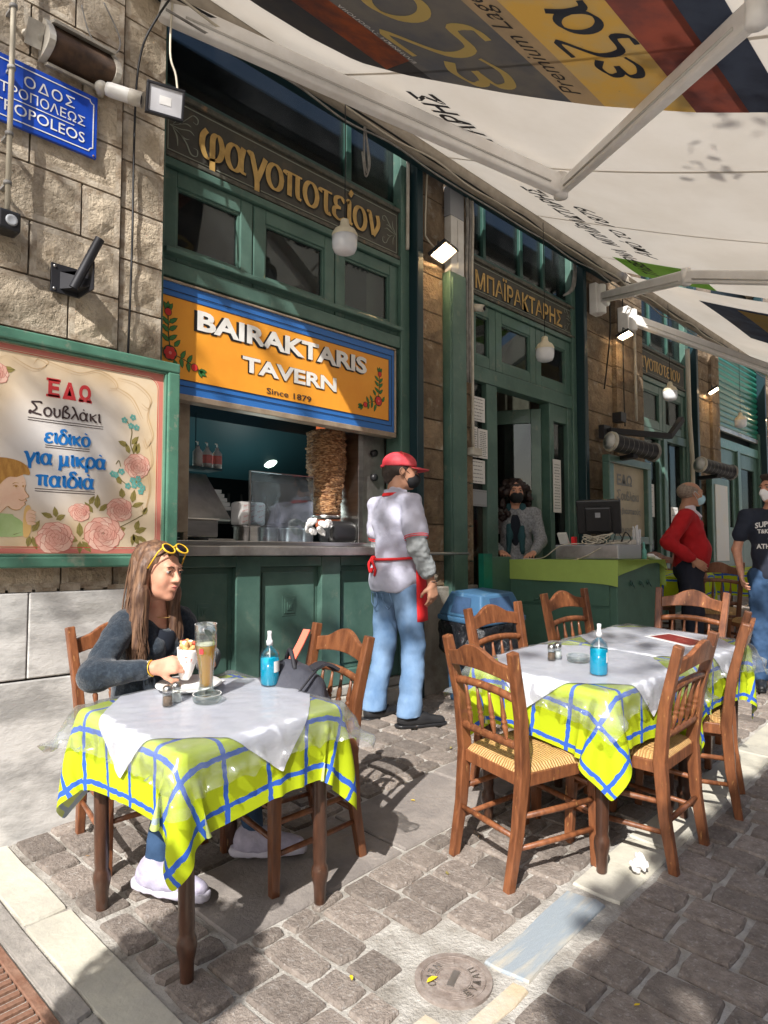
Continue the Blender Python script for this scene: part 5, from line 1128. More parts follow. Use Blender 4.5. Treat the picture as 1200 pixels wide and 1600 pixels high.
m = MB(); m.lathe([(.02, 0), (.001, .004)], 12, X=T(4.702, 3.325, 3.539) @ RX(90)); link('lens', m, 'dark_glass', sc2)
cable([(4.05, 3.36, 4.62), (4.02, 3.37, 4.4), (4.01, 3.38, 4.0), (4.03, 3.38, 3.93), (4.10, 3.35, 3.86)], .008, 'wire_cream', 'cream cable looping down to the lit floodlight on the narrow pier')
m = MB(); m.tube(spline([(3.86, 3.42, 4.7), (3.855, 3.42, 4.3), (3.86, 3.43, 3.8)], 4), .014, 8); tag(link('conduit_pipe', m, 'old_white'), 'white conduit pipe at the right end of the food window fascia', 'pipe')
m = MB()
for k in range(5): m.tube(spline([(6.36+.012*k, 3.42, 4.75), (6.38+.012*k, 3.40, 4.45), (6.33+.012*k, 3.40, 4.2), (6.20, 3.42, 4.08)], 5), .009, 6)
tag(link('cable_bundle', m, 'wire_grey'), 'bundle of grey cables bending over the right end of the name board', 'cables')
# pier 3 and 4 fittings
cable([(7.05, 3.34, 4.3), (7.05, 3.34, 3.9), (6.98, 3.35, 3.5), (6.93, 3.36, 3.25)], .008, 'wire_black', 'black cable hanging from the floodlight on the broad pier')
cable([(7.35, 3.33, 4.4), (7.36, 3.34, 3.4), (7.35, 3.33, 2.9)], .007, 'wire_black', 'long black cable down the middle of the broad pier')
m = MB(); m.tube([(7.65, 3.33, 4.2), (7.65, 3.33, 3.0)], .016, 8); tag(link('conduit_pipe', m, 'old_white'), 'white conduit pipe on the right side of the broad pier', 'pipe')
m = MB(); m.tube([(9.35, 3.36, 4.2), (9.36, 3.36, 3.3), (9.42, 3.36, 2.8), (9.42, 3.36, 1.2)], .03, 10); tag(link('drain_pipe', m, 'wire_cream'), 'cream down pipe beside the third shopfront', 'pipe')
bk = thing('tv_bracket', 'black angled steel arm sticking out from the broad pier', 'bracket', (7.1, 3.2, 2.8))
m = MB(); m.box((6.78, 3.30, 2.70), (6.95, 3.36, 2.84)); link('wall_plate', m, 'dark_metal', bk)
m = MB(); m.sweep([(6.85, 3.28, 2.78), (7.75, 3.0, 2.80), (7.98, 2.95, 3.02)], .06, .06); link('arm', m, 'dark_metal', bk)
m = MB(); m.box((7.02, 3.22, 2.90), (7.14, 3.32, 3.0)); link('control_box', m, 'dark_metal', bk)
def heater(x, y, z, label, L=.62, rot=-20):
    p = thing('wall_heater', label, 'heater', T(x, y, z) @ RZ(rot) @ RY(97), group='tube heaters on the piers')
    m = MB(); m.lathe([(.088, -L/2+.03), (.088, L/2-.03)], 24, caps=False); link('mesh_tube', m, 'dark_metal', p, local=True)
    for k in range(-8, 9):
        if abs(k) < 8 and k % 2 == 0: m = MB(); m.lathe([(.0885, k*.033-.002), (.0895, k*.033), (.0885, k*.033+.002)], 20, caps=False); link('rib', m, 'wire_grey', p, local=True)
    for z0_ in (-L/2, L/2-.035): m = MB(); m.lathe([(.085, z0_), (.100, z0_+.004), (.100, z0_+.028), (.085, z0_+.032)], 24); link('end_ring', m, 'old_white' if z0_ < 0 else 'wire_grey', p, local=True)
    m = MB(); m.lathe([(.082, -L/2-.004), (.001, -L/2-.006)], 20); link('end_cap', m, 'paper' , p, local=True)
    m = MB(); m.box((.08, -.05, -.03), (.12, .25, .03)); link('bracket', m, 'dark_metal', p, local=True); return p
heater(6.83, 3.02, 2.58, 'nearer cylindrical heater lamp above the small menu stand', .62); heater(9.22, 3.0, 2.57, 'farther cylindrical heater lamp above the man in the red sweater', .60)
ms_ = thing('menu_stand', 'faded framed menu case with Greek words against the broad pier', 'menu stand', (7.0, 3.2, 1.6))
m = MB()
for a in ((6.60, 7.62, 2.42, 2.50), (6.60, 6.70, 1.60, 2.42), (7.52, 7.62, 1.60, 2.42), (6.70, 7.52, 1.60, 1.68)): m.box((a[0], 3.16, a[2]), (a[1], 3.24, a[3]))
link('frame', m, 'green_paint', ms_, bev=.008)
m = MB(); m.box((6.70, 3.21, 1.68), (7.52, 3.23, 2.42)); link('panel', m, 'poster_tan', ms_)
m = MB(); text_to(m, 'ΕΔΩ', wallX(6.86, 2.21, 3.207), w=.36, h=.12, bold=.04); brush(m, 'Σουβλάκι', wallX(6.86, 2.06, 3.207), .52, .065, 0, .14, .24, .5); text_to(m, 'για βιαστικούς', wallX(6.80, 1.90, 3.207), w=.62, h=.08, bold=.02); text_to(m, 'ΦΑΓΗΤΑ', wallX(6.95, 1.71, 3.207), w=.3, h=.06, bold=.02); link('lettering', m, 'print_grey', ms_)
m = MB(); m.box((6.63, 3.16, .6), (6.69, 3.24, 1.60)); m.box((7.53, 3.16, .6), (7.59, 3.24, 1.60)); link('post', m, 'green_paint', ms_)
ps = thing('poster_case', 'narrow poster case with a pale picture on the fourth pier', 'poster', (10.1, 3.3, 1.6))
m = MB(); m.box((9.9, 3.28, 1.3), (10.6, 3.36, 2.55)); link('case', m, 'green_paint', ps, bev=.01)
m = MB(); m.box((10.0, 3.27, 1.4), (10.5, 3.282, 2.45)); link('picture', m, 'board_pale', ps)
# pendant bulbs
def pendant(x, y, z, ztop, label, s=.86):
    ztop = z+(ztop-z)/s; p = thing('pendant_lamp', label, 'pendant lamp', T(x, y, z) @ Matrix.Scale(s, 4), group='bulb lamps hanging under the awning')
    m = MB(); m.lathe([(.001, -.092), (.045, -.09), (.075, -.078), (.088, -.05), (.092, -.02), (.092, .035)], 24); link('bulb', m, 'bulb', p, local=True)
    m = MB(); m.lathe([(.0925, .035), (.094, .05), (.075, .085), (.045, .105), (.034, .125), (.030, .16), (.012, .17)], 24, caps=False); link('collar', m, 'bulb_base', p, local=True)
    m = MB(); m.tube([(0, 0, .16), (.004, 0, (ztop-z)*.5), (0, 0, ztop-z)], .004, 6); link('cord', m, 'wire_black', p, local=True); return p
pendant(2.90, 3.10, 3.44, 4.45, 'bulb lamp hanging before the gold Greek lettering'); pendant(5.28, 3.10, 3.24, 4.4, 'bulb lamp hanging below the name board by the doorway'); pendant(8.05, 3.10, 3.34, 4.4, 'bulb lamp hanging before the third shopfront'); pendant(10.6, 3.10, 3.36, 4.4, 'farthest bulb lamp hanging before the green shutter')
# ================================================================== AWNINGS
def fz(y): return 4.5-.431*(3.2-y)-.05*math.sin(PI*min(max((3.2-y)/2.58, 0), 1))
EDGE = [(.60, 3.34), (.83, 3.35), (1.13, 3.31), (1.56, 3.19), (1.95, 3.03), (2.16, 2.93), (2.48, 2.78), (2.70, 2.62), (2.80, 2.35), (2.84, 2.05), (2.86, 1.5)]
def ex(y): return float(np.interp(y, [e[0] for e in EDGE], [e[1] for e in EDGE]))
def fabric(x0, x1, y0=.60, y1=3.2, nx=40, ny=30, dz=0., wob=.012):
    m = MB(); P = []
    for i in range(nx+1):
        for j in range(ny+1):
            x = x0+(x1-x0)*i/nx; y = y0+(y1-y0)*j/ny; P.append((x, y, fz(y)+dz+wob*math.sin(x*2.1+y)*math.sin(PI*j/ny)))
    m.grid(P, nx+1, ny+1); return m
def fw_(x, y): return .012*math.sin(x*2.1+y)*math.sin(PI*(y-.6)/2.6)
def fmap(off): return lambda v: Vector((v.x, v.y, fz(v.y)+fw_(v.x, v.y)-off+v.z))
aw = thing('awning', 'large beige awning printed underneath with a beer label in red, gold and black', 'awning', (4, 2, 3.9))
link('fabric', fabric(1.5, 6.95), 'canvas', aw)
def band(name, y0, y1, mat, x0=1.5, xe=None, off=.006, jag=0.):
    m = MB(); P = []; ny = max(2, int((y1-y0)/.04))
    for j in range(ny+1):
        y = y0+(y1-y0)*j/ny; b = (ex(y) if xe is None else xe(y))+random.uniform(-jag, jag)
        for i in range(13): x = x0+(b-x0)*i/12; P.append(fmap(off)(Vector((x, y, 0))))
    m.grid(P, ny+1, 13); return link(name, m, mat, aw)
band('navy_band', .74, .93, 'print_navy'); band('red_band', .90, 1.12, 'print_red', off=.007, jag=.0); band('gold_band', 1.12, 1.52, 'print_gold'); band('bronze_band', 1.52, 1.67, 'print_bronze')
band('dark_band', 1.67, 2.34, 'print_dark'); band('orange_band', 2.33, 2.56, 'print_orange', xe=lambda y: 2.64+(y-2.33)*.3, off=.0075); band('black_band', 2.34, 2.84, 'print_black', off=.006)
band('wine_band', 1.0, 1.12, 'print_orange', x0=2.95, off=.0085) if False else None
m = MB(); FX = lambda x, y: frame((x, y, 0), (-1, 0, 0), (0, 1, 0))
def fbrush(word, x0, y0, w, xh, off=.010, **k):
    mm = MB(); brush(mm, word, FX(x0, y0), w, xh, mapf=fmap(off), **k); return mm
link('lettering', fbrush('εζα', 2.94, 1.20, .62, .17, wmin=.07, wmax=.26, ang=.4), 'print_navy', aw)
link('gold_lettering', fbrush('εζα', 2.95, 1.86, 1.05, .28, wmin=.06, wmax=.24, ang=.4), 'print_yellow', aw)
m = MB(); text_to(m, 'Premium Lager', FX(3.06, 1.545), w=.95, h=.11, shear=.35, bold=-.002, mapf=fmap(.010)); link('small_lettering', m, 'print_black', aw)
m = MB(); text_to(m, 'ΕΛΛΗΝΙΚΗ ΖΥΘΟΠΟΙΙΑ', FX(2.66, 2.295), w=.55, h=.025, mapf=fmap(.010)); link('white_lettering', m, 'paper', aw)
m = MB(); text_to(m, 'ΜΠΑΪΡΑΚΤΑΡΗΣ', FX(4.55, 2.46), w=1.6, h=.22, bold=.03, shear=.3, mapf=fmap(.009)); brush(m, 'ταβερνα', FX(3.95, 2.78), .95, .11, mapf=fmap(.009)) if False else None
text_to(m, 'ΤΑΒΕΡΝΑ  ΜΠΑΪΡΑΚΤΑΡΗΣ', FX(6.75, 2.66), w=2.3, h=.19, bold=.03, shear=.3, mapf=fmap(.009)); text_to(m, 'Από το 1879', FX(6.1, 2.42), w=1.3, h=.16, bold=.01, shear=.4, mapf=fmap(.009))
nib(m, [(2.98, 2.86), (3.1, 2.93), (3.18, 2.86), (3.3, 2.80), (3.45, 2.88)], .02, .05, 0, mapf=fmap(.009)); link('black_lettering', m, 'print_black', aw)
band('green_print', 2.2, 2.95, 'print_green', x0=6.3, xe=lambda y: 6.93, off=.006)
m = MB(); m.tube([(1.5, 3.22, 4.46), (7.0, 3.22, 4.46)], .07, 16); link('roller', m, 'roller', aw)
for xs_m in (2.75, 4.0, 5.25, 6.4):
    m = MB(); P = [fmap(.0035)(Vector((xs_m+dx, .6+2.55*j/20, 0))) for dx in (0, .022) for j in range(21)]; m.grid(P, 2, 21); link('seam', m, 'canvas_seam', aw)
m = MB(); m.box((1.45, 3.26, 4.42), (7.02, 3.36, 4.60)); m.box((1.45, 3.10, 4.56), (7.02, 3.36, 4.60)); link('cassette', m, 'teal_post', aw, bev=.01)
m = MB(); m.box((1.5, .55, fz(.6)-.05), (6.95, .62, fz(.6)+.03)); link('front_bar', m, 'awning_metal', aw, bev=.012)
def arm(name, pts, w, h, parent):
    m = MB(); m.sweep(pts, w, h, side=(0, 0, 1)); a = link(name, m, 'awning_metal', parent, bev=.016, seg=3); 
    m = MB(); 
    p0, p1 = Vector(pts[0]), Vector(pts[-1]); d = (p1-p0).normalized(); s = d.cross(Vector((0, 0, 1))).normalized()
    m.tube([p0+s*.0+Vector((0, 0, -w*.62)), p0+Vector((0, 0, w*.62))] if False else [p1-d*.02+Vector((0, 0, -w*.58)), p1-d*.02+Vector((0, 0, w*.58))], h*.62, 14); link('elbow_joint', m, 'awning_metal', a)
    m = MB(); e = p0+d*.04
    m.tube([p0+(p1-p0)*.05+s*h*.55+Vector((0, 0, -w*.2)), p0+(p1-p0)*.95+s*h*.55+Vector((0, 0, -w*.2))], .006, 6); link('seam', m, 'alu_grey', a); return a
S1, E1, F1 = (1.73, 3.28, 4.38), (4.08, 2.24, 3.93), (2.46, .62, 3.31)
arm('rear_arm', [S1, E1], .135, .075, aw); arm('fore_arm', [E1, F1], .092, .06, aw)
S2, E2, F2 = (6.72, 3.26, 4.16), (5.55, 1.98, 3.68), (5.05, .66, 3.15)
arm('rear_arm', [S2, E2], .11, .06, aw); arm('fore_arm', [E2, F2], .10, .06, aw)
m = MB(); m.box((6.66, 3.30, 4.0), (6.80, 3.38, 4.32)); m.tube([(6.73, 3.28, 4.0), (6.73, 3.28, 4.3)], .05, 12); m.tube([(6.73, 3.33, 4.1), (6.73, 3.2, 4.1)], .04, 10); link('wall_bracket', m, 'awning_metal', aw, bev=.006)
# second awning farther along
a2 = thing('awning', 'second awning farther along the facade, dark printed underside with gold letters', 'awning', (10, 2, 3.9))
link('fabric', fabric(7.1, 13.6, nx=30), 'canvas', a2)
m = MB(); P = []
for j in range(14):
    y = .9+1.7*j/13
    for i in range(9): x = 7.6+2.4*i/8*(1-.25*abs(j-6)/7); P.append(fmap(.008)(Vector((x, y, 0))))
m.grid(P, 14, 9); link('dark_print', m, 'print_navy', a2)
m = MB(); P = []
for j in range(4):
    y = 1.9+.35*j/3
    for i in range(9): P.append(fmap(.011)(Vector((7.7+1.9*i/8, y, 0))))
m.grid(P, 4, 9); link('gold_print', m, 'print_gold', a2)
m = MB(); brush(m, 'εζα', FX(9.3, 1.35), 1.3, .3, mapf=fmap(.012)); link('gold_lettering', m, 'print_yellow', a2)
m = MB(); m.tube([(7.1, 3.22, 4.46), (13.6, 3.22, 4.46)], .07, 14); link('roller', m, 'roller', a2)
m = MB(); m.box((7.1, .55, fz(.6)-.05), (13.6, .62, fz(.6)+.03)); link('front_bar', m, 'awning_metal', a2, bev=.01)
arm('rear_arm', [(7.36, 3.2, 4.06), (9.6, 2.2, 3.66)], .12, .07, a2); arm('fore_arm', [(9.6, 2.2, 3.66), (8.1, .66, 3.28)], .10, .06, a2)
m = MB(); m.box((7.28, 3.24, 3.95), (7.42, 3.36, 4.22)); m.tube([(7.35, 3.22, 3.95), (7.35, 3.22, 4.18)], .05, 12); link('wall_bracket', m, 'awning_metal', a2, bev=.006)
for i, (dy, dz, mt) in enumerate(((0, 0, 'wire_cream'), (.03, -.05, 'wire_grey'), (.02, .03, 'wire_black'))):
    pts = [(1.7+k*.42, 3.12+dy+.01*math.sin(k*2.1+i), 4.36+dz-.035*abs(math.sin(k*1.3+i))) for k in range(28)]
    cable(pts, .008, mt, ('cream', 'grey', 'black')[i]+' cable strung along the whole facade under the awning roller', 3)
m = MB(); m.tube(spline([(3.15, 3.18, 4.33), (3.14, 3.17, 4.1), (3.17, 3.17, 4.02), (3.20, 3.18, 4.12), (3.16, 3.18, 4.3)], 5), .007, 6); m.tube(spline([(3.16, 3.18, 4.33), (3.17, 3.16, 4.06), (3.15, 3.17, 3.99), (3.13, 3.18, 4.15)], 5), .006, 6)
tag(link('cable_loop', m, 'wire_grey'), 'coiled end of cable dangling before the high dark glazing', 'cable')

# ================================================================== FURNITURE
def make_chair(X, label, mat='wood_chair', group='rush seated tavern chairs'):
    c = thing('tavern_chair', label, 'chair', X, group=group)
    for s in (-1, 1):
        m = MB(); m.sweep([(.19, s*.205, 0), (.185, s*.20, .22), (.18, s*.195, .445)], [.034, .040, .042], [.034, .040, .042]); link('leg', m, mat, c, local=True, bev=.005)
        m = MB(); m.sweep([(-.245, s*.165, 0), (-.205, s*.168, .22), (-.185, s*.172, .44), (-.205, s*.182, .66), (-.262, s*.195, .915)], [.034, .036, .040, .038, .036], [.036, .044, .050, .044, .036]); link('leg', m, mat, c, local=True, bev=.005)
        for z, t in ((.155, .012), (.275, .013)): m = MB(); m.tube([(.19, s*.203, z), (0, s*.187, z), (-.212, s*.167, z+.004)], [t*.85, t, t*.85], 8); link('stretcher', m, mat, c, local=True)
        m = MB(); m.sweep([(.175, s*.19, .415), (-.18, s*.17, .415)], .022, .05, side=(0, 1, 0)); link('seat_rail', m, mat, c, local=True, bev=.004)
    for x, w, zz in ((.183, .19, .415), (-.185, .165, .415)): m = MB(); m.sweep([(x, -w, zz), (x, w, zz)], .022, .05, side=(1, 0, 0)); link('seat_rail', m, mat, c, local=True, bev=.004)
    for x, w, z in ((.19, .20, .215), (.19, .20, .325), (-.208, .165, .20)): m = MB(); m.tube([(x, -w, z), (x, 0, z), (x, w, z)], [.010, .013, .010], 8); link('stretcher', m, mat, c, local=True)
    # top rail: camel-back board, curved in plan
    m = MB(); n = 20; P = []
    for i in range(n+1):
        t = -1+2*i/n; y = .182*t; xc = -.018*(1-t*t); zt = .862+.048*math.exp(-(t/.52)**4)+.004*math.cos(t*9); zb = .795+.022*(1-t*t)
        for zz, dx in ((zb, -.011), (zt, -.011), (zt, .011), (zb, .011)): P.append((-.246-(zz-.80)*.20+xc+dx, y, zz))
    m.add(P, [(i*4+k, (i+1)*4+k, (i+1)*4+(k+1) % 4, i*4+(k+1) % 4) for i in range(n) for k in range(4)]+[(0, 1, 2, 3), (n*4+3, n*4+2, n*4+1, n*4)]); link('top_rail', m, mat, c, local=True, bev=.004)
    m = MB(); m.tube([(-.224-.012*(1-t*t), .178*t, .730+.018*(1-t*t)) for t in [-1+i/6 for i in range(13)]], .0135, 8, flat=1.25); link('back_rail', m, mat, c, local=True)
    m = MB(); m.tube([(-.196-.008*(1-t*t), .172*t, .545) for t in [-1+i/5 for i in range(11)]], .014, 8, flat=1.25); link('back_rail', m, mat, c, local=True)
    prof = [(.006, 0), (.007, .02), (.011, .05), (.012, .065), (.008, .072), (.012, .078), (.012, .084), (.008, .09), (.0115, .097), (.011, .11), (.007, .145), (.0055, .185)]
    for k in range(4):
        y = -.105+.07*k; bx = -.203; tx = -.236; m = MB(); Xs = frame((bx, y, .548), (1, 0, 0), (0, 1, 0), Vector((tx-bx, 0, .185)).normalized()); m.lathe(prof, 10, X=Xs); link('spindle', m, mat, c, local=True)
    m = MB(); P = []; N = 16
    for i in range(N+1):
        for j in range(N+1):
            u = -1+2*i/N; v = -1+2*j/N; x = .195*u; y = v*(.188+.018*u)
            e = max(abs(u), abs(v)); z = .452+.022*math.cos(e*PI*.5)**.5 - (.014 if e > .97 else 0) - .008*math.exp(-((abs(u)-abs(v))/.12)**2)
            P.append((x, y, z))
    m.grid(P, N+1, N+1)
    ring = [i*(N+1) for i in range(N+1)]+[N*(N+1)+j for j in range(1, N+1)]+[i*(N+1)+N for i in range(N-1, -1, -1)]+[j for j in range(N-1, 0, -1)]
    k0 = len(m.v); lo = [(P[r][0]*1.0, P[r][1]*1.0, .425) for r in ring]; m.v += lo; nr = len(ring)
    m.f += [(ring[a], k0+a, k0+(a+1) % nr, ring[(a+1) % nr]) for a in range(nr)]; m.m += [0]*nr; m.sm += [True]*nr
    link('seat', m, 'rush', c, local=True); return c
ch0 = make_chair(onground(2.55, 1.62, -14), 'front left chair with its spindle back to the viewer at the right hand tables')
_tree = {}
for o_ in COL.objects:
    if o_.parent: _tree.setdefault(o_.parent.name, []).append(o_)
def chair(x, y, rot, label, mat=None, group=None):
    c = copy_tree(ch0, onground(x, y, rot), None, _tree); c['label'] = label
    if group: c['group'] = group
    if mat:
        for k in [o_ for o_ in COL.objects if o_.parent == c]:
            if k.name.startswith('seat') and not k.name.startswith('seat_rail'): continue
            k.material_slots[0].link = 'OBJECT'; k.material_slots[0].material = MAT[mat]
    return c
chair(2.99, 1.36, 90, 'chair at the near right corner with its back turned to the street'); chair(3.60, 1.36, 105, 'rightmost chair at the joined tables seen edge on from behind')
chair(3.10, 1.93, -97, 'chair behind the left half of the joined tables, nearest the blue bin'); chair(3.84, 1.93, -98, 'chair behind the joined tables in front of the green cabinet')
chair(4.20, 1.62, 186, 'chair at the far end of the joined tables beside the menu card')
chair(1.865, 2.31, 172, 'dark chair holding the grey backpack right of the seated woman', 'wood_dark'); chair(1.50, 2.88, -95, 'chair the woman is sitting on against the marble wall', 'wood_chair')
chair(6.9, 2.9, 200, 'orange lit chair at the far table behind the man in the red sweater', group='chairs at the far tables'); chair(6.45, 1.75, 150, 'dark chair beside the man in the navy shirt', 'wood_dark', 'chairs at the far tables')
chair(7.6, 1.9, 100, 'dark chair at the far right edge of the picture', 'wood_dark', 'chairs at the far tables')
chair(6.75, 2.25, 20, 'dark chair between the red sweater man and the navy shirt man', 'wood_dark', 'chairs at the far tables')

# cloth relaxed over a table top by a small position based solver
def drape(a, b, over, h=.73, n=46, steps=230, seed=0, twist=0.):
    rng = np.random.default_rng(seed); Lx, Ly = 2*a+2*over, 2*b+2*over
    U, V_ = np.meshgrid(np.linspace(-Lx/2, Lx/2, n), np.linspace(-Ly/2, Ly/2, n), indexing='ij')
    c, s = math.cos(twist), math.sin(twist)
    P = np.stack([U*c-V_*s, U*s+V_*c, np.full_like(U, h+.004)], -1); P[..., 2] += rng.normal(0, .0015, U.shape); Q = P.copy()
    dx, dy = Lx/(n-1), Ly/(n-1); dd = math.hypot(dx, dy)
    def con(A, B, L, st=1.):
        d = B-A; l = np.linalg.norm(d, axis=-1, keepdims=True)+1e-9; c_ = d*((l-L)/l*.5*st); A += c_; B -= c_
    def pull(sa, sb, L, st=1.):
        A = P[sa].copy(); B = P[sb].copy(); con(A, B, L, st); P[sa] = A; P[sb] = B
    S_ = slice; dt = .012
    for it in range(steps):
        vel = (P-Q)*.975; Q = P.copy(); P = P+vel; P[..., 2] -= 9.8*dt*dt
        for _ in range(7):
            for o_ in (0, 1):
                m_ = (n-o_)//2*2+o_
                pull((S_(o_, m_-1, 2), S_(None)), (S_(o_+1, m_, 2), S_(None)), dx); pull((S_(None), S_(o_, m_-1, 2)), (S_(None), S_(o_+1, m_, 2)), dy)
                pull((S_(o_, m_-1, 2), S_(0, n-1)), (S_(o_+1, m_, 2), S_(1, n)), dd, .4); pull((S_(o_, m_-1, 2), S_(1, n)), (S_(o_+1, m_, 2), S_(0, n-1)), dd, .4)
            x, y, z = P[..., 0], P[..., 1], P[..., 2]; q = .006
            ins = (abs(x) < a+q) & (abs(y) < b+q) & (z < h+q); pz = h+q-z; px = a+q-abs(x); py = b+q-abs(y)
            zt = ins & (pz < np.minimum(px, py)*1.2+.004); P[..., 2][zt] = h+q
            P[zt] = np.concatenate([Q[zt][:, :2]*.85+P[zt][:, :2]*.15, P[zt][:, 2:]], 1)
            sx = ins & ~zt & (px <= py); sy = ins & ~zt & (px > py)
            P[..., 0][sx] = (np.sign(x)*(a+q))[sx]; P[..., 1][sy] = (np.sign(y)*(b+q))[sy]
    return U, V_, P
def grid_obj(name, P, U, V_, mat, X, label, cat, group=None, solid=0, sub=1):
    nu, nv = P.shape[:2]; m = MB(); m.grid([tuple(p) for p in P.reshape(-1, 3)], nu, nv); me = m.mesh(name)
    uv = me.uv_layers.new(name='UVMap'); uu = U.ravel(); vv = V_.ravel(); li = np.zeros(len(me.loops), np.int32); me.loops.foreach_get('vertex_index', li)
    uv.data.foreach_set('uv', np.stack([uu[li], vv[li]], 1).ravel())
    o = tag(link(name, me, mat, X=X), label, cat, group)
    if sub: q = o.modifiers.new('sub', 'SUBSURF'); q.levels = q.render_levels = sub
    return o
def sampler(U, V_, P):
    n0, n1 = U.shape; Lx, Ly = U[-1, 0]-U[0, 0], V_[0, -1]-V_[0, 0]
    N = np.cross(np.gradient(P, axis=0), np.gradient(P, axis=1)); N /= np.linalg.norm(N, axis=-1, keepdims=True)+1e-9
    def f(u, v):
        a = np.clip((u-U[0, 0])/Lx*(n0-1), 0, n0-1.001); b = np.clip((v-V_[0, 0])/Ly*(n1-1), 0, n1-1.001); i = a.astype(int); j = b.astype(int); fa = (a-i)[..., None]; fb = (b-j)[..., None]
        g = lambda A: A[i, j]*(1-fa)*(1-fb)+A[i+1, j]*fa*(1-fb)+A[i, j+1]*(1-fa)*fb+A[i+1, j+1]*fa*fb
        return g(P), g(N)
    return f
DR = drape(.34, .34, .222, seed=3, twist=.02); DR2 = drape(.35, .35, .228, seed=8, twist=-.03)
def laytable(X, label, dr, tw, grp, a=.34, spin=0, ov=.14):
    t = thing('tavern_table', 'turned leg wooden table '+label, 'table', X, group='square wooden tavern tables')
    prof = [(.018, 0), (.021, .01), (.022, .05), (.0235, .075), (.029, .10), (.032, .12), (.0295, .14), (.024, .152), (.0235, .165), (.0255, .18), (.0252, .40), (.025, .56), (.029, .572), (.0295, .59), (.0255, .600), (.029, .610), (.029, .628), (.0265, .643), (.027, .70)]
    for sx in (-1, 1):
        for sy in (-1, 1): m = MB(); m.lathe(prof, 16, X=T(sx*(a-.065), sy*(a-.065), 0)); link('leg', m, 'wood_table', t, local=True)
    m = MB(); m.box((-a+.012, -a+.012, .70), (a-.012, a-.012, .722)); link('tabletop', m, 'wood_table', t, local=True, bev=.008)
    for q in ((-a+.06, -a+.05, a-.06, -a+.07), (-a+.06, a-.07, a-.06, a-.05), (-a+.05, -a+.06, -a+.07, a-.06), (a-.07, -a+.06, a-.05, a-.06)): m = MB(); m.box((q[0], q[1], .62), (q[2], q[3], .70)); link('apron', m, 'wood_table', t, local=True)
    U, V_, P = dr; Xc = X @ RZ(spin)
    grid_obj('tablecloth', P, U, V_, 'check_cloth', Xc, 'lime tablecloth with hand drawn blue checks hanging '+label, 'tablecloth', 'lime checked tablecloths')
    f = sampler(U, V_, P); n = 44; h = a+ov; s, t_ = np.meshgrid(np.linspace(-1, 1, n), np.linspace(-1, 1, n), indexing='ij'); c = math.cos(PI/4+tw); q = math.sin(PI/4+tw); hh = h/math.sqrt(2)
    u = (s*c-t_*q)*hh; v = (s*q+t_*c)*hh; p, N = f(u, v); N[N[..., 2] < 0] *= 1
    drp = np.clip(.736-p[..., 2], 0, .3)[..., None]; crs = (.0022*np.abs(np.sin(u*31+v*17+2*np.sin(v*13)))+.0016*np.abs(np.sin(v*47-u*21+1.5*np.sin(u*19))))[..., None]
    grid_obj('paper_overlay', p+N*(.004+drp*.05+crs), u, v, 'paper_cloth', Xc, 'white paper square laid cornerwise on the cloth '+label, 'overlay', 'white paper overlays')
    n = 60; s, t_ = np.meshgrid(np.linspace(-1, 1, n), np.linspace(-1, 1, n), indexing='ij'); u = s*(a+.085); v = t_*(a+.085); p, N = f(u, v)
    e = np.clip(np.maximum(abs(u), abs(v))-(a-.01), 0, 1)/.1; cr = np.clip(np.minimum(abs(u), abs(v))-(a-.06), 0, 1)/.1
    wv = .010*np.sin(u*67+v*31)+.009*np.sin(v*83-u*23)+.006*np.sin(u*131); out = np.stack([u, v, 0*u], -1); out /= np.linalg.norm(out, axis=-1, keepdims=True)+1e-9
    p2 = p+N*.0095+N*(e*np.abs(wv)*1.2)[..., None]+out*(e*(.018+wv)+cr*.035)[..., None]; p2[..., 2] += e*wv*.9+cr*.018
    p2[..., 2] += (1-np.clip(e, 0, 1))*.0012*np.sin(u*55+v*90)*np.sin(u*23)
    grid_obj('plastic_cover', p2, u, v, 'plastic_film', Xc, 'thin clear plastic cover stretched over the cloth '+label, 'plastic cover', 'clear plastic table covers')
    return t
T1 = onground(1.455, 2.245, 1.5); T2 = onground(2.95, 1.60, -3.5); T3 = onground(3.655, 1.545, -3.5)
laytable(T1, 'in front of the seated woman', DR, .03, 0); laytable(T2, 'at the left of the joined pair', DR2, -.04, 0, a=.35, spin=90); laytable(T3, 'at the right of the joined pair', DR2, .05, 0, a=.35, spin=180)
# far tables under the awning
TF = onground(6.9, 2.75, 4); TG = onground(7.8, 2.3, -6)
for X, l in ((TF, 'behind the man in the red sweater'), (TG, 'at the far right edge')):
    U, V_, P = DR; grid_obj('tablecloth', P, U, V_, 'check_cloth', X, 'lime checked tablecloth on the far table '+l, 'tablecloth', 'lime checked tablecloths', sub=0)
    t = thing('tavern_table', 'cloth covered wooden table '+l, 'table', X, group='far tables'); m = MB(); m.box((-.34, -.34, .70), (.34, .34, .73)); link('tabletop', m, 'wood_table', t, local=True)
    for sx in (-1, 1):
        for sy in (-1, 1): m = MB(); m.lathe([(.02, 0), (.03, .15), (.028, .7)], 10, X=T(sx*.27, sy*.27, 0)); link('leg', m, 'wood_table', t, local=True)

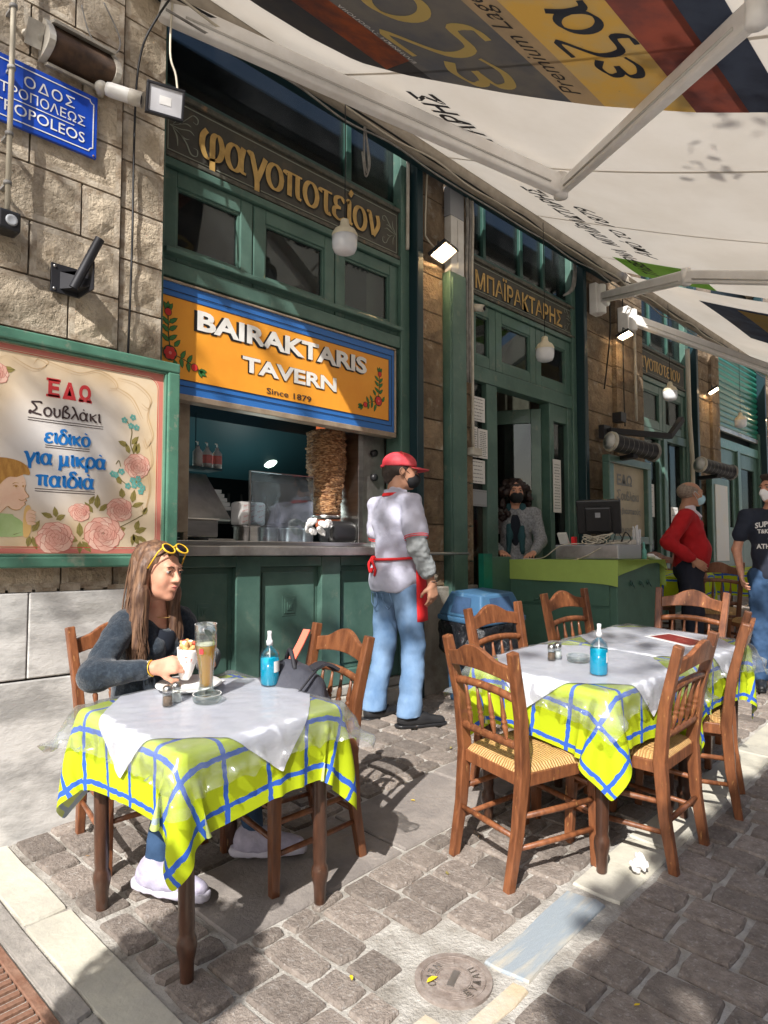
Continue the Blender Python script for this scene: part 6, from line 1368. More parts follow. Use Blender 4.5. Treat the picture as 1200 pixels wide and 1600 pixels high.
TH = .745
def tab(TT, x, y, rot=0):
    """stand something at world (x,y) on a table's plane"""
    return onground(x, y, rot, TH)
def bottle(x, y, label):
    p = thing('sanitizer_bottle', label, 'bottle', tab(0, x, y, 20), group='blue sanitizer bottles on the tables')
    m = MB(); m.lathe([(.001, .002), (.034, .001), (.037, .008), (.037, .118), (.031, .135), (.014, .150), (.011, .155), (.011, .165)], 24); link('body', m, 'clear_glass', p, local=True)
    m = MB(); m.lathe([(.001, .004), (.033, .004), (.0355, .010), (.0355, .108), (.001, .108)], 24); link('liquid', m, 'sanitizer', p, local=True)
    m = MB(); A = [R(a) for a in range(-70, 15, 12)]; m.grid([(.0375*math.cos(t-.9), .0375*math.sin(t-.9), z) for t in A for z in (.055, .098)], len(A), 2); link('label_sticker', m, 'paper', p, local=True)
    m = MB(); m.lathe([(.013, .157), (.013, .175), (.009, .178), (.008, .196), (.0085, .20), (.0085, .212), (.001, .213)], 16); m.tube([(.006, 0, .204), (.014, 0, .203)], .003, 6); link('spray_head', m, 'tin_white', p, local=True)
    m = MB(); m.tube([(0, 0, .157), (.004, 0, .01)], .002, 6); link('dip_tube', m, 'tin_white', p, local=True)
bottle(1.75, 2.29, 'blue sanitizer spray bottle on the seated woman\'s table'); bottle(2.80, 1.43, 'blue sanitizer spray bottle on the joined tables')
def shaker(x, y, fill, label):
    p = thing('shaker', label, 'shaker', tab(0, x, y), group='salt and pepper shakers')
    m = MB(); m.lathe([(.001, .002), (.018, .001), (.0195, .006), (.0175, .03), (.0165, .052)], 10, smooth=False); link('glass_body', m, 'clear_glass', p, local=True)
    m = MB(); m.lathe([(.001, .004), (.016, .004), (.015, .034), (.001, .034)], 10); link('contents', m, fill, p, local=True)
    m = MB(); m.lathe([(.0175, .050), (.018, .056), (.017, .066), (.010, .073), (.001, .074)], 16); link('cap', m, 'steel', p, local=True)
shaker(1.33, 2.325, 'pepper', 'pepper shaker in front of the seated woman'); shaker(1.375, 2.345, 'salt', 'salt shaker half hidden behind the pepper on the woman\'s table')
shaker(2.885, 1.70, 'pepper', 'brownish pepper shaker beside the ashtray'); shaker(2.93, 1.695, 'salt', 'white salt shaker beside the ashtray')
def ashtray(x, y, label):
    p = thing('ashtray', label, 'ashtray', tab(0, x, y), group='round glass ashtrays'); m = MB(); m.lathe([(.001, .003), (.045, .001), (.050, .006), (.053, .026), (.049, .030), (.044, .026), (.041, .010), (.001, .009)], 28); link('bowl', m, 'clear_glass', p, local=True)
    m = MB(); m.lathe([(.0485, .0305), (.0515, .0305)], 28, caps=False); link('rim', m, 'plate_white', p, local=True)
ashtray(2.945, 1.60, 'clear glass ashtray next to the shakers on the joined tables'); ashtray(1.455, 2.27, 'clear glass ashtray under the beer glass')
bg_ = thing('beer_glass', 'tall wheat beer glass nearly full of golden beer', 'beer glass', tab(0, 1.47, 2.30) @ Matrix.Diagonal((1.08, 1.08, 1.19, 1)))
m = MB(); G = [(.034, .004), (.035, .012), (.026, .03), (.0235, .055), (.025, .085), (.031, .13), (.036, .165), (.0375, .20), (.0365, .232)]
m.lathe([(.001, .003)]+G+[(.0345, .232), (.0355, .20), (.034, .165), (.029, .13), (.023, .085), (.0215, .055), (.022, .04), (.001, .036)], 32); link('glass', m, 'clear_glass', bg_, local=True)
m = MB(); m.lathe([(.001, .037), (.0205, .041), (.0205, .055), (.022, .085), (.028, .13), (.0325, .158), (.0333, .168), (.001, .168)], 32); link('beer', m, 'beer', bg_, local=True)
m = MB(); m.lathe([(.001, .168), (.0336, .1685), (.034, .172), (.001, .172)], 32); link('foam', m, 'foam', bg_, local=True)
m = MB(); m.lathe([(.0350, .2325), (.0372, .2325)], 32, caps=False); link('rim', m, 'plate_white', bg_, local=True)
m = MB(); m.add([(.0362*math.cos(a), .0362*math.sin(a), z) for a in (R(200), R(212), R(224)) for z in (.146, .162)], [(0, 2, 3, 1), (2, 4, 5, 3)]); link('red_mark', m, 'letter_red', bg_, local=True)
pl = thing('plate', 'white plate under the woman\'s souvlaki', 'plate', tab(0, 1.50, 2.47)); m = MB(); m.lathe([(.001, .004), (.07, .003), (.11, .012), (.125, .020), (.122, .023), (.07, .009), (.001, .008)], 40); link('dish', m, 'plate_white', pl, local=True)
m = MB(); P = [(.0+.16*i/10, .10*j/8, .004+.006*abs(noise.noise(Vector((i*.6, j*.8, 2))))) for i in range(11) for j in range(9)]; m.grid(P, 11, 9); tag(link('napkin', m, 'paper', X=tab(0, 1.52, 2.38, 30)), 'creased paper napkin beside the plate', 'napkin')
mc = thing('menu_card', 'dark red menu card lying on the right end of the joined tables', 'menu', tab(0, 3.72, 1.47, -20)); m = MB(); m.box((-.07, -.16, 0), (.11, .13, .003)); link('card', m, 'plate_white', mc, local=True)
m = MB(); m.box((-.05, -.14, .0035), (.09, .11, .0042)); link('cover_print', m, 'menu_red', mc, local=True)
m = MB(); 
for k in range(2): m.tube(spline([(2.60+.01*k, 1.33, gz(2.6, 1.3)+.735), (2.57, 1.27-.01*k, gz(2.6, 1.3)+.74), (2.555, 1.24, gz(2.6, 1.3)+.69), (2.56+.02*k, 1.235, gz(2.6, 1.3)+.645)], 5), .0012, 5)
tag(link('elastic_string', m, 'wire_cream'), 'loose end of elastic string hanging over the table edge', 'string')

# ------------------------------------------------------------------ green cabinet, till and clutter
cb = thing('order_cabinet', 'dark green wooden cabinet serving as order counter by the doorway', 'cabinet', (5.35, 2.8, gz(5.35, 2.8)))
zt = 1.445
m = MB(); m.box((5.02, 2.36, gz(5, 2.4)-.05), (5.82, 3.32, zt)); link('carcass', m, 'green_counter', cb, bev=.008)
for z0, z1 in ((1.10, zt-.04), (.72, 1.08), (.47, .70)): m = MB(); m.box((5.008, 2.42, z0), (5.018, 3.22, z1)); link('panel', m, 'green_counter', cb, bev=.004)
for y, z in ((2.7, 1.14), (3.02, 1.14)): m = MB(); m.tube([(5.005, y, z), (4.99, y, z-.005), (4.99, y+.04, z-.015), (5.005, y+.05, z-.01)], .006, 6); link('handle', m, 'green_counter', cb)
for x in (5.25, 5.42, 5.56): m = MB(); m.lathe([(.02, 0), (.02, .008), (.008, .012)], 10, X=T(x, 2.358, 1.27) @ RX(90)); m.tube([(x, 2.35, 1.28), (x-.01, 2.33, 1.25), (x+.01, 2.33, 1.235)], .005, 6); link('hook', m, 'green_dark', cb)
m = MB(); m.box((4.72, 3.30, gz(4.8, 3.3)-.05), (5.02, 3.40, 1.475)); link('side_panel', m, 'green_counter', cb, bev=.006)
# lime cover on the cabinet
m = MB(); P = []
for i in range(25):
    for j in range(31):
        x = 5.0+.88*i/24; y = 2.28+1.02*j/30; z = zt+.006
        P.append((x, y, z))
m.grid([p for p in P], 25, 31)
P = []
for k in range(9):
    for j in range(31):
        y = 2.34+.96*j/30; d = .18*k/8; d *= 1-.10*(j/30)+.12*math.exp(-j/3); P.append((4.999-.010*math.sin(y*9)*k/8-.006*k/8, y, zt+.006-d))
m.grid(P, 9, 31)
P = []
for k in range(9):
    for i in range(25):
        x = 5.0+.88*i/24; t = i/24; dep = .10*(1-t)**2+.02+.07*max(0, t-.8)*5; P.append((x, 2.34-.01*k/8-.012*math.sin(x*11)*k/8, zt+.006-dep*k/8))
m.grid(P, 9, 25)
P = []
for k in range(9):
    for j in range(9): y = 2.34+.3*j/8; P.append((5.88+.02*k/8+.012*math.sin(y*18)*k/8, y, zt+.006-.22*k/8*(1-.3*j/8)))
m.grid(P, 9, 9); tag(link('green_cover', m, 'lime_cloth'), 'plain apple green cloth draped over the order cabinet', 'cloth')
tl = thing('till_drawer', 'long grey metal till box on the green cloth', 'till', (5.3, 2.7, zt)); m = MB(); m.box((5.06, 2.36, zt+.012), (5.46, 2.90, zt+.125)); link('drawer_box', m, 'grey_plastic', tl, bev=.006)
m = MB(); m.box((5.054, 2.37, zt+.02), (5.060, 2.89, zt+.118)); link('drawer_front', m, 'steel_dull', tl, bev=.003)
mo = thing('monitor', 'black till monitor seen from behind on the cabinet', 'monitor', T(5.28, 2.62, zt+.13) @ RZ(20))
m = MB(); m.box((-.02, -.17, .09), (.02, .17, .37), X=RY(-18)); m.box((-.06, -.10, .12), (-.018, .10, .32), X=RY(-18)); link('screen', m, 'black_plastic', mo, local=True, bev=.01)
m = MB(); m.box((-.10, -.09, 0), (.08, .09, .015)); m.sweep([(-.02, 0, .01), (-.04, 0, .20)], .06, .03); link('stand', m, 'black_plastic', mo, local=True)
m = MB(); m.box((-.063, -.02, .24), (-.061, .02, .28), X=RY(-18)); link('sticker', m, 'grey_plastic', mo, local=True)
m = MB()
for k in range(6):
    r = .045+.006*k; c = (5.14+.01*k, 2.64-.012*k, zt+.155+.01*(k % 3)); m.tube([(c[0]+.3*r*math.sin(t), c[1]+1.5*r*math.cos(t), c[2]+.55*r*math.sin(t+k)) for t in [2*PI*j/16 for j in range(17)]], .005, 5)
m.tube(spline([(5.15, 2.5, zt+.135), (5.2, 2.42, zt+.14), (5.35, 2.4, zt+.15)], 5), .005, 5)
tag(link('cable_coil', m, 'wire_cream'), 'coil of cream cable lying on the till box', 'cable')
cable([(5.14, 2.70, zt+.135), (5.06, 2.85, zt+.12), (5.03, 3.0, zt+.02), (5.02, 3.18, zt+.012), (5.02, 3.0, zt-.02), (5.04, 2.7, zt+.01), (5.05, 2.5, zt+.10)], .004, 'wire_cream', 'cream cable drooping over the green cloth edge')
for k, (a, b) in enumerate(((5.30, 2.45), (5.22, 2.42), (5.25, 2.50))): cable([(a, b, zt+.14), (a-.03, b-.05, zt+.22), (a, b-.08, zt+.17), (a+.04, b-.04, zt+.14)], .003, 'wire_black', ('first', 'second', 'third')[k]+' thin black wire looping beside the monitor stand')
cr_ = thing('card_reader', 'small white card terminal with a red key on the till', 'card reader', T(5.10, 2.84, zt+.13) @ RY(-30)); m = MB(); m.box((0, -.04, 0), (.02, .04, .10)); link('body', m, 'white_plastic', cr_, local=True, bev=.004)
m = MB(); m.box((5.12, 2.76, zt+.126), (5.16, 2.79, zt+.19)); tag(link('red_holder', m, 'red_cloth'), 'small red holder standing on the till box', 'holder')
m = MB(); m.box((5.30, 2.38, zt+.126), (5.42, 2.56, zt+.165)); tag(link('phone_base', m, 'old_white', bev=.006), 'pale telephone base on the till box', 'telephone')
stt = thing('straw_tumbler', 'tumbler crammed with white paper straws on the cabinet', 'straws', (5.52, 2.42, zt+.01)); m = MB(); m.lathe([(.035, 0), (.042, .11)], 14, caps=False); link('tumbler', m, 'clear_glass', stt, local=True)
for k in range(16): a = random.uniform(0, 2*PI); r = random.uniform(0, .026); m = MB(); m.tube([(r*math.cos(a), r*math.sin(a), .005), (r*1.8*math.cos(a+.2), r*1.8*math.sin(a+.2), random.uniform(.22, .28))], .005, 6); link('straw', m, 'tin_white', stt, local=True)
p = thing('small_bottle', 'small green capped sanitizer bottle at the corner of the cabinet', 'bottle', (5.60, 2.40, zt+.01)); m = MB(); m.lathe([(.02, 0), (.022, .01), (.022, .07), (.010, .09), (.010, .12), (.004, .14)], 12); link('body', m, 'turquoise', p, local=True)
m = SDF(); 
for k in range(5): m.ell((5.72+.03*k, 2.40, zt+.035-.008*k), (.045, .03, .02), .01, rot=RZ(k*30))
tag(link('cloth_rag', m.mesh(.006, .005, 40), 'paper'), 'crumpled pale rag on the right corner of the cabinet', 'rag')
m = MB(); m.box((4.60, 3.28, .45), (4.72, 3.33, 1.50)); tag(link('green_board', m, 'shutter_green'), 'narrow bright green board at the left end of the cabinet', 'board')

# ------------------------------------------------------------------ litter bin
bn_ = thing('litter_bin', 'blue swing top litter bin lined with a black bag', 'litter bin', onground(4.19, 3.02, -8))
def frust(m, x0, y0, z0, x1, y1, z1, mi=0): m.add([(-x0, -y0, z0), (x0, -y0, z0), (x0, y0, z0), (-x0, y0, z0), (-x1, -y1, z1), (x1, -y1, z1), (x1, y1, z1), (-x1, y1, z1)], [(0, 3, 2, 1), (4, 5, 6, 7), (0, 1, 5, 4), (1, 2, 6, 5), (2, 3, 7, 6), (3, 0, 4, 7)], mi)
m = MB(); frust(m, .17, .16, 0, .215, .20, .60); link('body', m, 'bin_blue', bn_, local=True, bev=.03, seg=3)
m = SDF(); m.box((0, 0, .48), (.235, .22, .13), .05, .02); m.ell((-.23, -.05, .40), (.05, .10, .12), .04); m.ell((.05, -.22, .40), (.12, .04, .10), .04)
link('bin_bag', m.mesh(.012, .020, 11, cut=[((0, 0, 1), .60)]), 'bin_bag', bn_, local=True)
m = MB(); frust(m, .235, .22, .595, .235, .22, .635); frust(m, .228, .213, .636, .165, .15, .80); link('lid', m, 'bin_blue', bn_, local=True, bev=.012)
m = MB()
m.add([(-.2155, -.095, .66), (-.2155, .095, .66), (-.180, .075, .775), (-.180, -.075, .775)], [(0, 1, 2, 3)]); m.v = [(x-.006, y, z) for x, y, z in m.v]
m.add([(-.12, -.212, .66), (.12, -.212, .66), (.10, -.166, .775), (-.10, -.166, .775)], [(0, 1, 2, 3)]); link('flap', m, 'jeans_dark', bn_, local=True)

# ------------------------------------------------------------------ backpack
bk2 = thing('backpack', 'grey backpack resting on the seat of the dark chair', 'backpack', onground(1.86, 2.30, 0, .455) @ Matrix.Scale(1.22, 4))
m = SDF(); m.ell((0, 0, .13), (.12, .15, .17), .03); m.box((0, 0, .08), (.11, .14, .09), .06, .04); m.ell((-.09, 0, .10), (.05, .11, .10), .03)
link('bag', m.mesh(.008, .010, 12), 'pack_grey', bk2, local=True)
m = MB(); m.tube(spline([(-.02, -.05, .28), (-.0, 0, .335), (.02, .05, .28)], 5), .008, 6); m.tube(spline([(-.02, .13, .22), (-.10, .11, .20), (-.13, .04, .10)], 5), .007, 6); m.tube(spline([(-.11, -.10, .17), (-.05, -.13, .25), (.03, -.10, .28)], 6), .004, 5); link('strap', m, 'pack_black', bk2, local=True)
m = MB(); m.sweep(spline([(.09, .11, .26), (.15, .13, .31), (.195, .145, .355)], 4), .028, .006, side=(0, 1, .3)); link('coral_strap', m, 'coral', bk2, local=True)
m = MB(); m.sweep(spline([(.05, -.05, .27), (.09, -.07, .285), (.13, -.09, .26)], 4), .04, .01); link('shoulder_strap', m, 'pack_black', bk2, local=True)
# ================================================================== PEOPLE
def V3(*a): return Vector(a)
def head_sdf(s, c, Rm, k=1., neck_to=None, jaw=1.):
    def P(x, y, z): return V3(*c)+Rm @ (V3(x, y, z)*k)
    R3 = Rm
    e = lambda x, y, z, a, b, g, kk=.02, sub=False: s.ell(P(x, y, z), (a*k, b*k, g*k), kk, sub, rot=R3)
    e(-.018, 0, .035, .097, .075, .080, .02); e(.028, 0, -.025, .062, .059, .080, .03); e(.030, 0, -.072, .050, .046*jaw, .036, .025)
    e(.066, 0, -.097, .020, .020, .015, .02); e(.055, .036, -.028, .026, .022, .028, .02); e(.055, -.036, -.028, .026, .022, .028, .02)
    s.cap(P(.080, -.030, .030), P(.080, .030, .030), .012*k, k=.014)
    for y in (-.031, .031): e(.096, y, .008, .015, .017, .012, .010, True)
    for y in (-.031, .031): e(.074, y, .010, .0145, .0155, .0135, .004)
    s.cap(P(.087, 0, .018), P(.108, 0, -.022), .0075*k, .0115*k, .010); 
    for y in (-.0105, .0105): s.cap(P(.098, y, -.027), P(.092, y*1.2, -.028), .0075*k, k=.006)
    s.cap(P(.086, -.018, -.050), P(.093, 0, -.049), .006*k, k=.006); s.cap(P(.086, .018, -.050), P(.093, 0, -.049), .006*k, k=.006)
    s.cap(P(.084, -.015, -.062), P(.090, 0, -.063), .0075*k, k=.006); s.cap(P(.084, .015, -.062), P(.090, 0, -.063), .0075*k, k=.006)
    s.cap(P(.096, -.016, -.0558), P(.096, .016, -.0558), .0022*k, k=.004, sub=True)
    for y in (-1, 1): e(-.010, y*.076, -.004, .018, .009, .030, .008); e(-.006, y*.086, .0, .009, .006, .018, .005, True)
    return P
def hand_sdf(s, w, d, nrm, curl=30, side=1, k=1., spread=.0195, thumb=40):
    """palm, four bent fingers and a thumb; nrm points out of the palm, side=+1 puts the thumb towards d x nrm"""
    d = V3(*d).normalized(); nrm = V3(*nrm); nrm = (nrm-d*nrm.dot(d)).normalized(); ax = d.cross(nrm).normalized()*side; w = V3(*w)
    tips = []
    for i, (o, l0, l1) in enumerate(((1.5, .082, .068), (.5, .088, .076), (-.5, .084, .071), (-1.5, .075, .056))):
        kn = w+d*l0*k+ax*o*spread*k; s.cap(w+ax*o*.010*k, kn, .0145*k, .0115*k, .012)
        q, dd = kn, d
        for j, f in enumerate((.45, .32, .23)):
            c = R(curl*(1., 1.15, .8)[j]+(i-1.5)*2); m = Matrix.Rotation(c, 3, ax*side); dd = (m @ dd).normalized()
            if dd.dot(nrm) < 0 and j == 0 and curl > 0: dd = (Matrix.Rotation(-2*c, 3, ax*side) @ dd).normalized()
            n2 = q+dd*l1*k*f; s.cap(q, n2, (.0092-.0008*j)*k, (.0085-.0008*j)*k, .004); q = n2
        tips.append(q)
    b = w+d*.022*k+ax*.016*k; t1 = b+(ax*.75+d*.55+nrm*.35).normalized()*.036*k; t2 = t1+(ax*math.sin(R(thumb))+d*.8+nrm*.45).normalized()*.030*k; t3 = t2+(d*.9+nrm*.5-ax*.1).normalized()*.024*k
    s.cap(b, t1, .015*k, .012*k, .012); s.cap(t1, t2, .0115*k, .0100*k, .005); s.cap(t2, t3, .0098*k, .0078*k, .005); return tips
def body_of(J, sk, P=None, parent=None, h=.0062, hands=None, k=1., neckr=.050, jaw=1.):
    s = SDF(); Rm = J['hr'].to_matrix().to_3x3() if hasattr(J['hr'], 'to_matrix') else J['hr'].to_3x3(); hp = head_sdf(s, J['head'], Rm, k, jaw=jaw)
    hc = V3(*J['head']); nk = V3(*J['neck']); s.cap(hc+Rm @ V3(-.025, 0, -.05)*k, nk, neckr, neckr*1.08, .02)
    ch, pv = V3(*J['chest']), V3(*J['pelvis']); s.cap(nk, ch, neckr*1.1, .085, .03); s.cap(ch, pv, .085, .09, .03)
    for q in ('R', 'L'):
        sh, el, wr = [V3(*J[n+q]) for n in ('sh', 'el', 'wr')]
        s.cap(nk-V3(0, 0, .03), sh, .035, .040, .03); s.cap(sh, el, .042, .036, .02); s.cap(el, wr, .038, .024, .02)
        hi, kn, an = [V3(*J[n+q]) for n in ('hi', 'kn', 'an')]
        s.cap(pv, hi, .08, .075, .03); s.cap(hi, kn, .072, .05, .02); s.cap(kn, an, .05, .034, .02); s.cap(an, an+V3(*J.get('toe'+q, (.05, 0, -.045))), .032, .022, .02)
        hd = (hands or {}).get(q)
        if hd: hand_sdf(s, wr, *hd)
    o = link('body', s.mesh(h), sk, parent, local=True); return o, hp, Rm
def face_bits(p, J, hp, Rm, k=1., iris='eye_dark', lips=True, gaze=(0, 0)):
    X = Matrix.Translation(V3(*J['head'])) @ Rm.to_4x4() @ Matrix.Scale(k, 4)
    for y in (-.031, .031):
        m = MB(); m.ell((.0765, y, .0095), (.0145, .0135, .0088), 12, 0); m.ell((.0865+.000, y+gaze[0]*.005, .0095+gaze[1]*.003), (.0052, .0062, .0062), 10, 1); link('eye', m, ['eye_white', iris], p, local=True, X=X)
        m = MB(); m.tube([(.0915, y-.014, .0150), (.0945, y, .0188), (.088, y+.014*(1 if y > 0 else 1), .0150)], [.0016, .0026, .0016], 6); link('eyelid', m, 'skin_tan', p, local=True, X=X)
        sg_ = 1 if y > 0 else -1; m = MB(); m.tube([(.0935, sg_*.014, .027), (.0945, sg_*.030, .0325), (.084, sg_*.047, .029)], [.0030, .0034, .0015], 6); link('eyebrow', m, 'brow', p, local=True, X=X)
    if lips:
        m = MB(); m.tube([(.0862, -.021, -.0545), (.0955, -.008, -.0495), (.0975, 0, -.0515), (.0955, .008, -.0495), (.0862, .021, -.0545)], [.001, .0040, .0040, .0040, .001], 7)
        m.tube([(.0862, -.020, -.0565), (.0950, 0, -.0630), (.0862, .020, -.0565)], [.001, .0052, .001], 7); link('lips', m, 'lips', p, local=True, X=X)
    return X
def mask(p, J, Rm, mat, k=1., kn95=False):
    X = Matrix.Translation(V3(*J['head'])) @ Rm.to_4x4() @ Matrix.Scale(k, 4); s = SDF()
    if kn95: s.cap((.06, 0, -.045), (.108, 0, -.04), .058, .022, .02).cap((.105, 0, -.005), (.09, 0, -.085), .014, .014, .02); cut = [((.25, 0, 1), .022), ((-1, 0, 0), -.028)]
    else: s.ell((.052, 0, -.048), (.072, .062, .060), .02).ell((.100, 0, -.03), (.022, .018, .028), .02); cut = [((.30, 0, 1), .020), ((-1, 0, 0), -.030)]
    link('face_mask', s.mesh(.005, cut=cut), mat, p, local=True, X=X)
    m = MB()
    for y in (-1, 1): m.tube(spline([(.045, y*.060, -.015), (.01, y*.075, .01), (-.012, y*.086, .022), (-.022, y*.084, -.005), (.0, y*.078, -.03), (.035, y*.058, -.075)], 4), .0016, 5)
    link('ear_loop', m, mat, p, local=True, X=X)
def leg_clothes(s, J, r=(.098, .072, .062), k=.02):
    for q in ('R', 'L'):
        hi, kn, an = [V3(*J[n+q]) for n in ('hi', 'kn', 'an')]
        s.cap(hi, kn, r[0], r[1], .03); s.cap(kn, an+(kn-an).normalized()*.02, r[1], r[2], .02)
def shoe(p, an, yaw, mat='shoe_black', sole='black_plastic', k=1., bulky=False, pitch=0):
    X = Matrix.Translation(V3(an[0], an[1], an[2]-.085*k)) @ RZ(yaw) @ RY(pitch) @ Matrix.Scale(k, 4); s = SDF(); b = 1.22 if bulky else 1.
    s.cap((-.01, 0, .075), (.0, 0, .045), .042*b, .042*b, .02); s.cap((-.035, 0, .040), (.05, 0, .042), .036*b, .040*b, .03); s.cap((.05, 0, .040), (.165, 0, .026), .040*b, .030*b, .03)
    o = link('shoe', s.mesh(.007, .003 if bulky else .0, 30, cut=[((0, 0, -1), -.018)]), mat, p, local=True, X=X)
    s = SDF(); s.cap((-.045, 0, .014), (.04, 0, .014), .040*b, .040*b, .02); s.cap((.05, 0, .014), (.168, 0, .014), .044*b, .036*b, .02); h_ = .030 if bulky else .020
    link('sole', s.mesh(.007, .003 if bulky else 0, 40, cut=[((0, 0, -1), 0), ((0, 0, 1), h_)]), sole, o, local=True)
    m = MB()
    for i in range(4): z = .088-.010*i; x = .045+.022*i; m.tube([(x, -.025*b, z-.004), (x+.008, 0, z+.004*b+.002), (x+.004, .025*b, z-.004)], .0032, 5)
    link('laces', m, 'black_plastic' if mat == 'shoe_black' else 'sole_white', o, local=True)

# ---- waiter seen from behind
W_ = thing('person', 'waiter in white polo, red cap, black mask and jeans standing at the counter', 'person', T(3.44, 3.16, gz(3.44, 3.16)) @ RZ(-14) @ Matrix.Diagonal((1.10, 1.10, 1.01, 1)))
J = dict(head=(.035, 0, 1.635), hr=RZ(-22) @ RY(4), neck=(-.01, 0, 1.47), chest=(-.0, 0, 1.28), pelvis=(-.02, 0, .97), shR=(-.02, -.19, 1.415), elR=(-.03, -.265, 1.13), wrR=(.075, -.262, .905), shL=(-.02, .19, 1.415), elL=(.04, .25, 1.14), wrL=(.22, .20, 1.0),
         hiR=(0, -.095, .92), knR=(.03, -.135, .50), anR=(.0, -.14, .09), hiL=(0, .095, .92), knL=(-.01, .12, .50), anL=(-.075, .13, .09))
b_, hp, Rm = body_of(J, 'skin_tan', parent=W_, hands={'R': ((.06, .02, -1), (-.15, 1, 0), 22, -1), 'L': ((1, 0, -.2), (0, -.3, -1), 20, 1)}, h=.0068)
XH = face_bits(W_, J, hp, Rm, lips=False); mask(W_, J, Rm, 'mask_black')
s = SDF(); s.ell((-.022, 0, .030), (.0985, .0785, .081), .01); s.cap((-.070, 0, -.02), (-.066, 0, -.05), .050, .040, .02); link('hair', s.mesh(.006, .002, 60, cut=[((.9, 0, -1), .035), ((1, 0, .0), .055)]), 'hair_short', W_, local=True, X=XH)
s = SDF(); s.ell((-.015, 0, .055), (.108, .090, .082), .01); cp = link('cap', s.mesh(.006, cut=[((.06, 0, -1), -.035)]), 'cap_red', W_, local=True, X=XH)
m = MB(); P = []
for i in range(9):
    for j in range(7): a = R(-62+124*j/6); r = .085+.085*i/8; P.append((.005+r*math.cos(a)*(1.0), r*.80*math.sin(a), .046-.016*(i/8)-.018*(math.sin(a)**2)))
m.grid(P, 9, 7); q = link('cap_brim', m, 'cap_red', cp, local=True); q.modifiers.new('t', 'SOLIDIFY').thickness = .004
m = MB(); m.tube([(-.118, -.03, .03), (-.125, 0, .032), (-.118, .03, .03)], .009, 8); m.ell((-.01, 0, .139), (.008, .008, .005), 8); link('cap_strap', m, 'cap_red', cp, local=True)
s = SDF(); s.ell((-.005, 0, 1.31), (.125, .185, .17), .05); s.ell((.010, 0, 1.12), (.128, .158, .19), .06); s.ell((-.008, 0, .93), (.150, .186, .19), .05); s.cap((-.02, -.125, 1.425), (-.02, .125, 1.425), .062, k=.05); s.cap((-.015, 0, 1.43), (-.005, 0, 1.49), .075, .062, .03)
for q in ('R', 'L'): sh, el = V3(*J['sh'+q]), V3(*J['el'+q]); s.cap(sh, sh.lerp(el, .62), .066, .071, .03)
link('polo_shirt', s.mesh(.0075, .013, 9, cut=[((0, 0, -1), -.845)]), 'polo', W_, local=True)
m = MB(); m.lathe([(.078, 1.470), (.0815, 1.476), (.079, 1.486), (.076, 1.492)], 24, X=T(-.01, 0, 0), caps=False); link('collar_trim', m, 'red_cloth', W_, local=True)
m = MB(); m.lathe([(.071, 1.468), (.078, 1.472), (.070, 1.515), (.064, 1.512)], 24, X=T(-.008, 0, 0), caps=False); link('collar', m, 'polo', W_, local=True)
for q in ('R', 'L'):
    s = SDF(); sh, el, wr = [V3(*J[n+q]) for n in ('sh', 'el', 'wr')]; s.cap(sh.lerp(el, .45), el, .050, .056, .02); s.cap(el, el.lerp(wr, .62), .057, .047, .03); s.cap(el.lerp(wr, .56), el.lerp(wr, .64), .054, .052, .02)
    link('grey_sleeve', s.mesh(.007, .010, 22), 'grey_sleeve', W_, local=True)
    sh, el = V3(*J['sh'+q]), V3(*J['el'+q]); d = (el-sh).normalized(); c = sh.lerp(el, .74)
    for t in (0, .012): m = MB(); m.tube([c+d*t, c+d*(t+.005)], .0725-.001*t, 20, caps=False); link('cuff_trim', m, 'red_cloth', W_, local=True)
# apron ties and apron
m = MB(); m.tube([(-.005+.148*math.cos(a)+.006, .173*math.sin(a), 1.065+.010*math.cos(a*1.)) for a in [2*PI*i/28 for i in range(29)]], .0095, 6, flat=1.); m.tube(spline([(-.152, .02, 1.07), (-.172, .0, 1.04), (-.165, -.02, .99), (-.158, .0, .95)], 5), .008, 6); m.tube(spline([(-.152, .02, 1.07), (-.175, .035, 1.03), (-.168, .03, .97), (-.16, .02, 1.0)], 5), .009, 6); m.ell((-.155, .018, 1.065), (.018, .02, .016), 8)
ap = link('apron_tie', m, 'red_cloth', W_, local=True)
m = MB(); P = []
for i in range(13):
    for j in range(11):
        a = R(-88+170*i/12); z = 1.06-.40*j/10; f = 1+.0*j; P.append(((.158+.014*j/10)*math.cos(a)+.005, (.190+.008*j/10+.008*math.sin(i*2.)*j/10)*math.sin(a), z))
m.grid(P, 13, 11); q = link('apron', m, 'red_cloth', W_, local=True); q.modifiers.new('t', 'SOLIDIFY').thickness = .004
s = SDF(); s.ell((-.005, 0, .88), (.112, .150, .12), .04); leg_clothes(s, J, (.094, .070, .066)); 
for q in ('R', 'L'): an = V3(*J['an'+q]); s.cap(an+V3(0, 0, .05), an+V3(-.008, 0, -.015), .070, .075, .02)
link('jeans', s.mesh(.0080, .0075, 8, wz=1.1, cut=[((0, 0, 1), .90), ((0, 0, -1), -.062)]), 'jeans', W_, local=True)
m = MB(); Q = [(-.124, -.03, .835), (-.116, -.10, .84), (-.105, -.115, .77), (-.108, -.075, .735), (-.112, -.035, .765)]
m.tube(Q+[Q[0]], .0035, 5); Q = [(x, -y, z) for x, y, z in Q]; m.tube(Q+[Q[0]], .0035, 5); link('jeans_pocket', m, 'jeans_seam', W_, local=True)
shoe(W_, J['anR'], -16, k=1.12); shoe(W_, J['anL'], 8, k=1.12)
m = MB(); wr = V3(*J['wrR']); m.tube([(wr.x+.027*math.cos(a), wr.y+.030*math.sin(a), wr.z+.012) for a in [2*PI*i/16 for i in range(17)]], .0028, 6); link('wristband', m, 'black_plastic', W_, local=True)

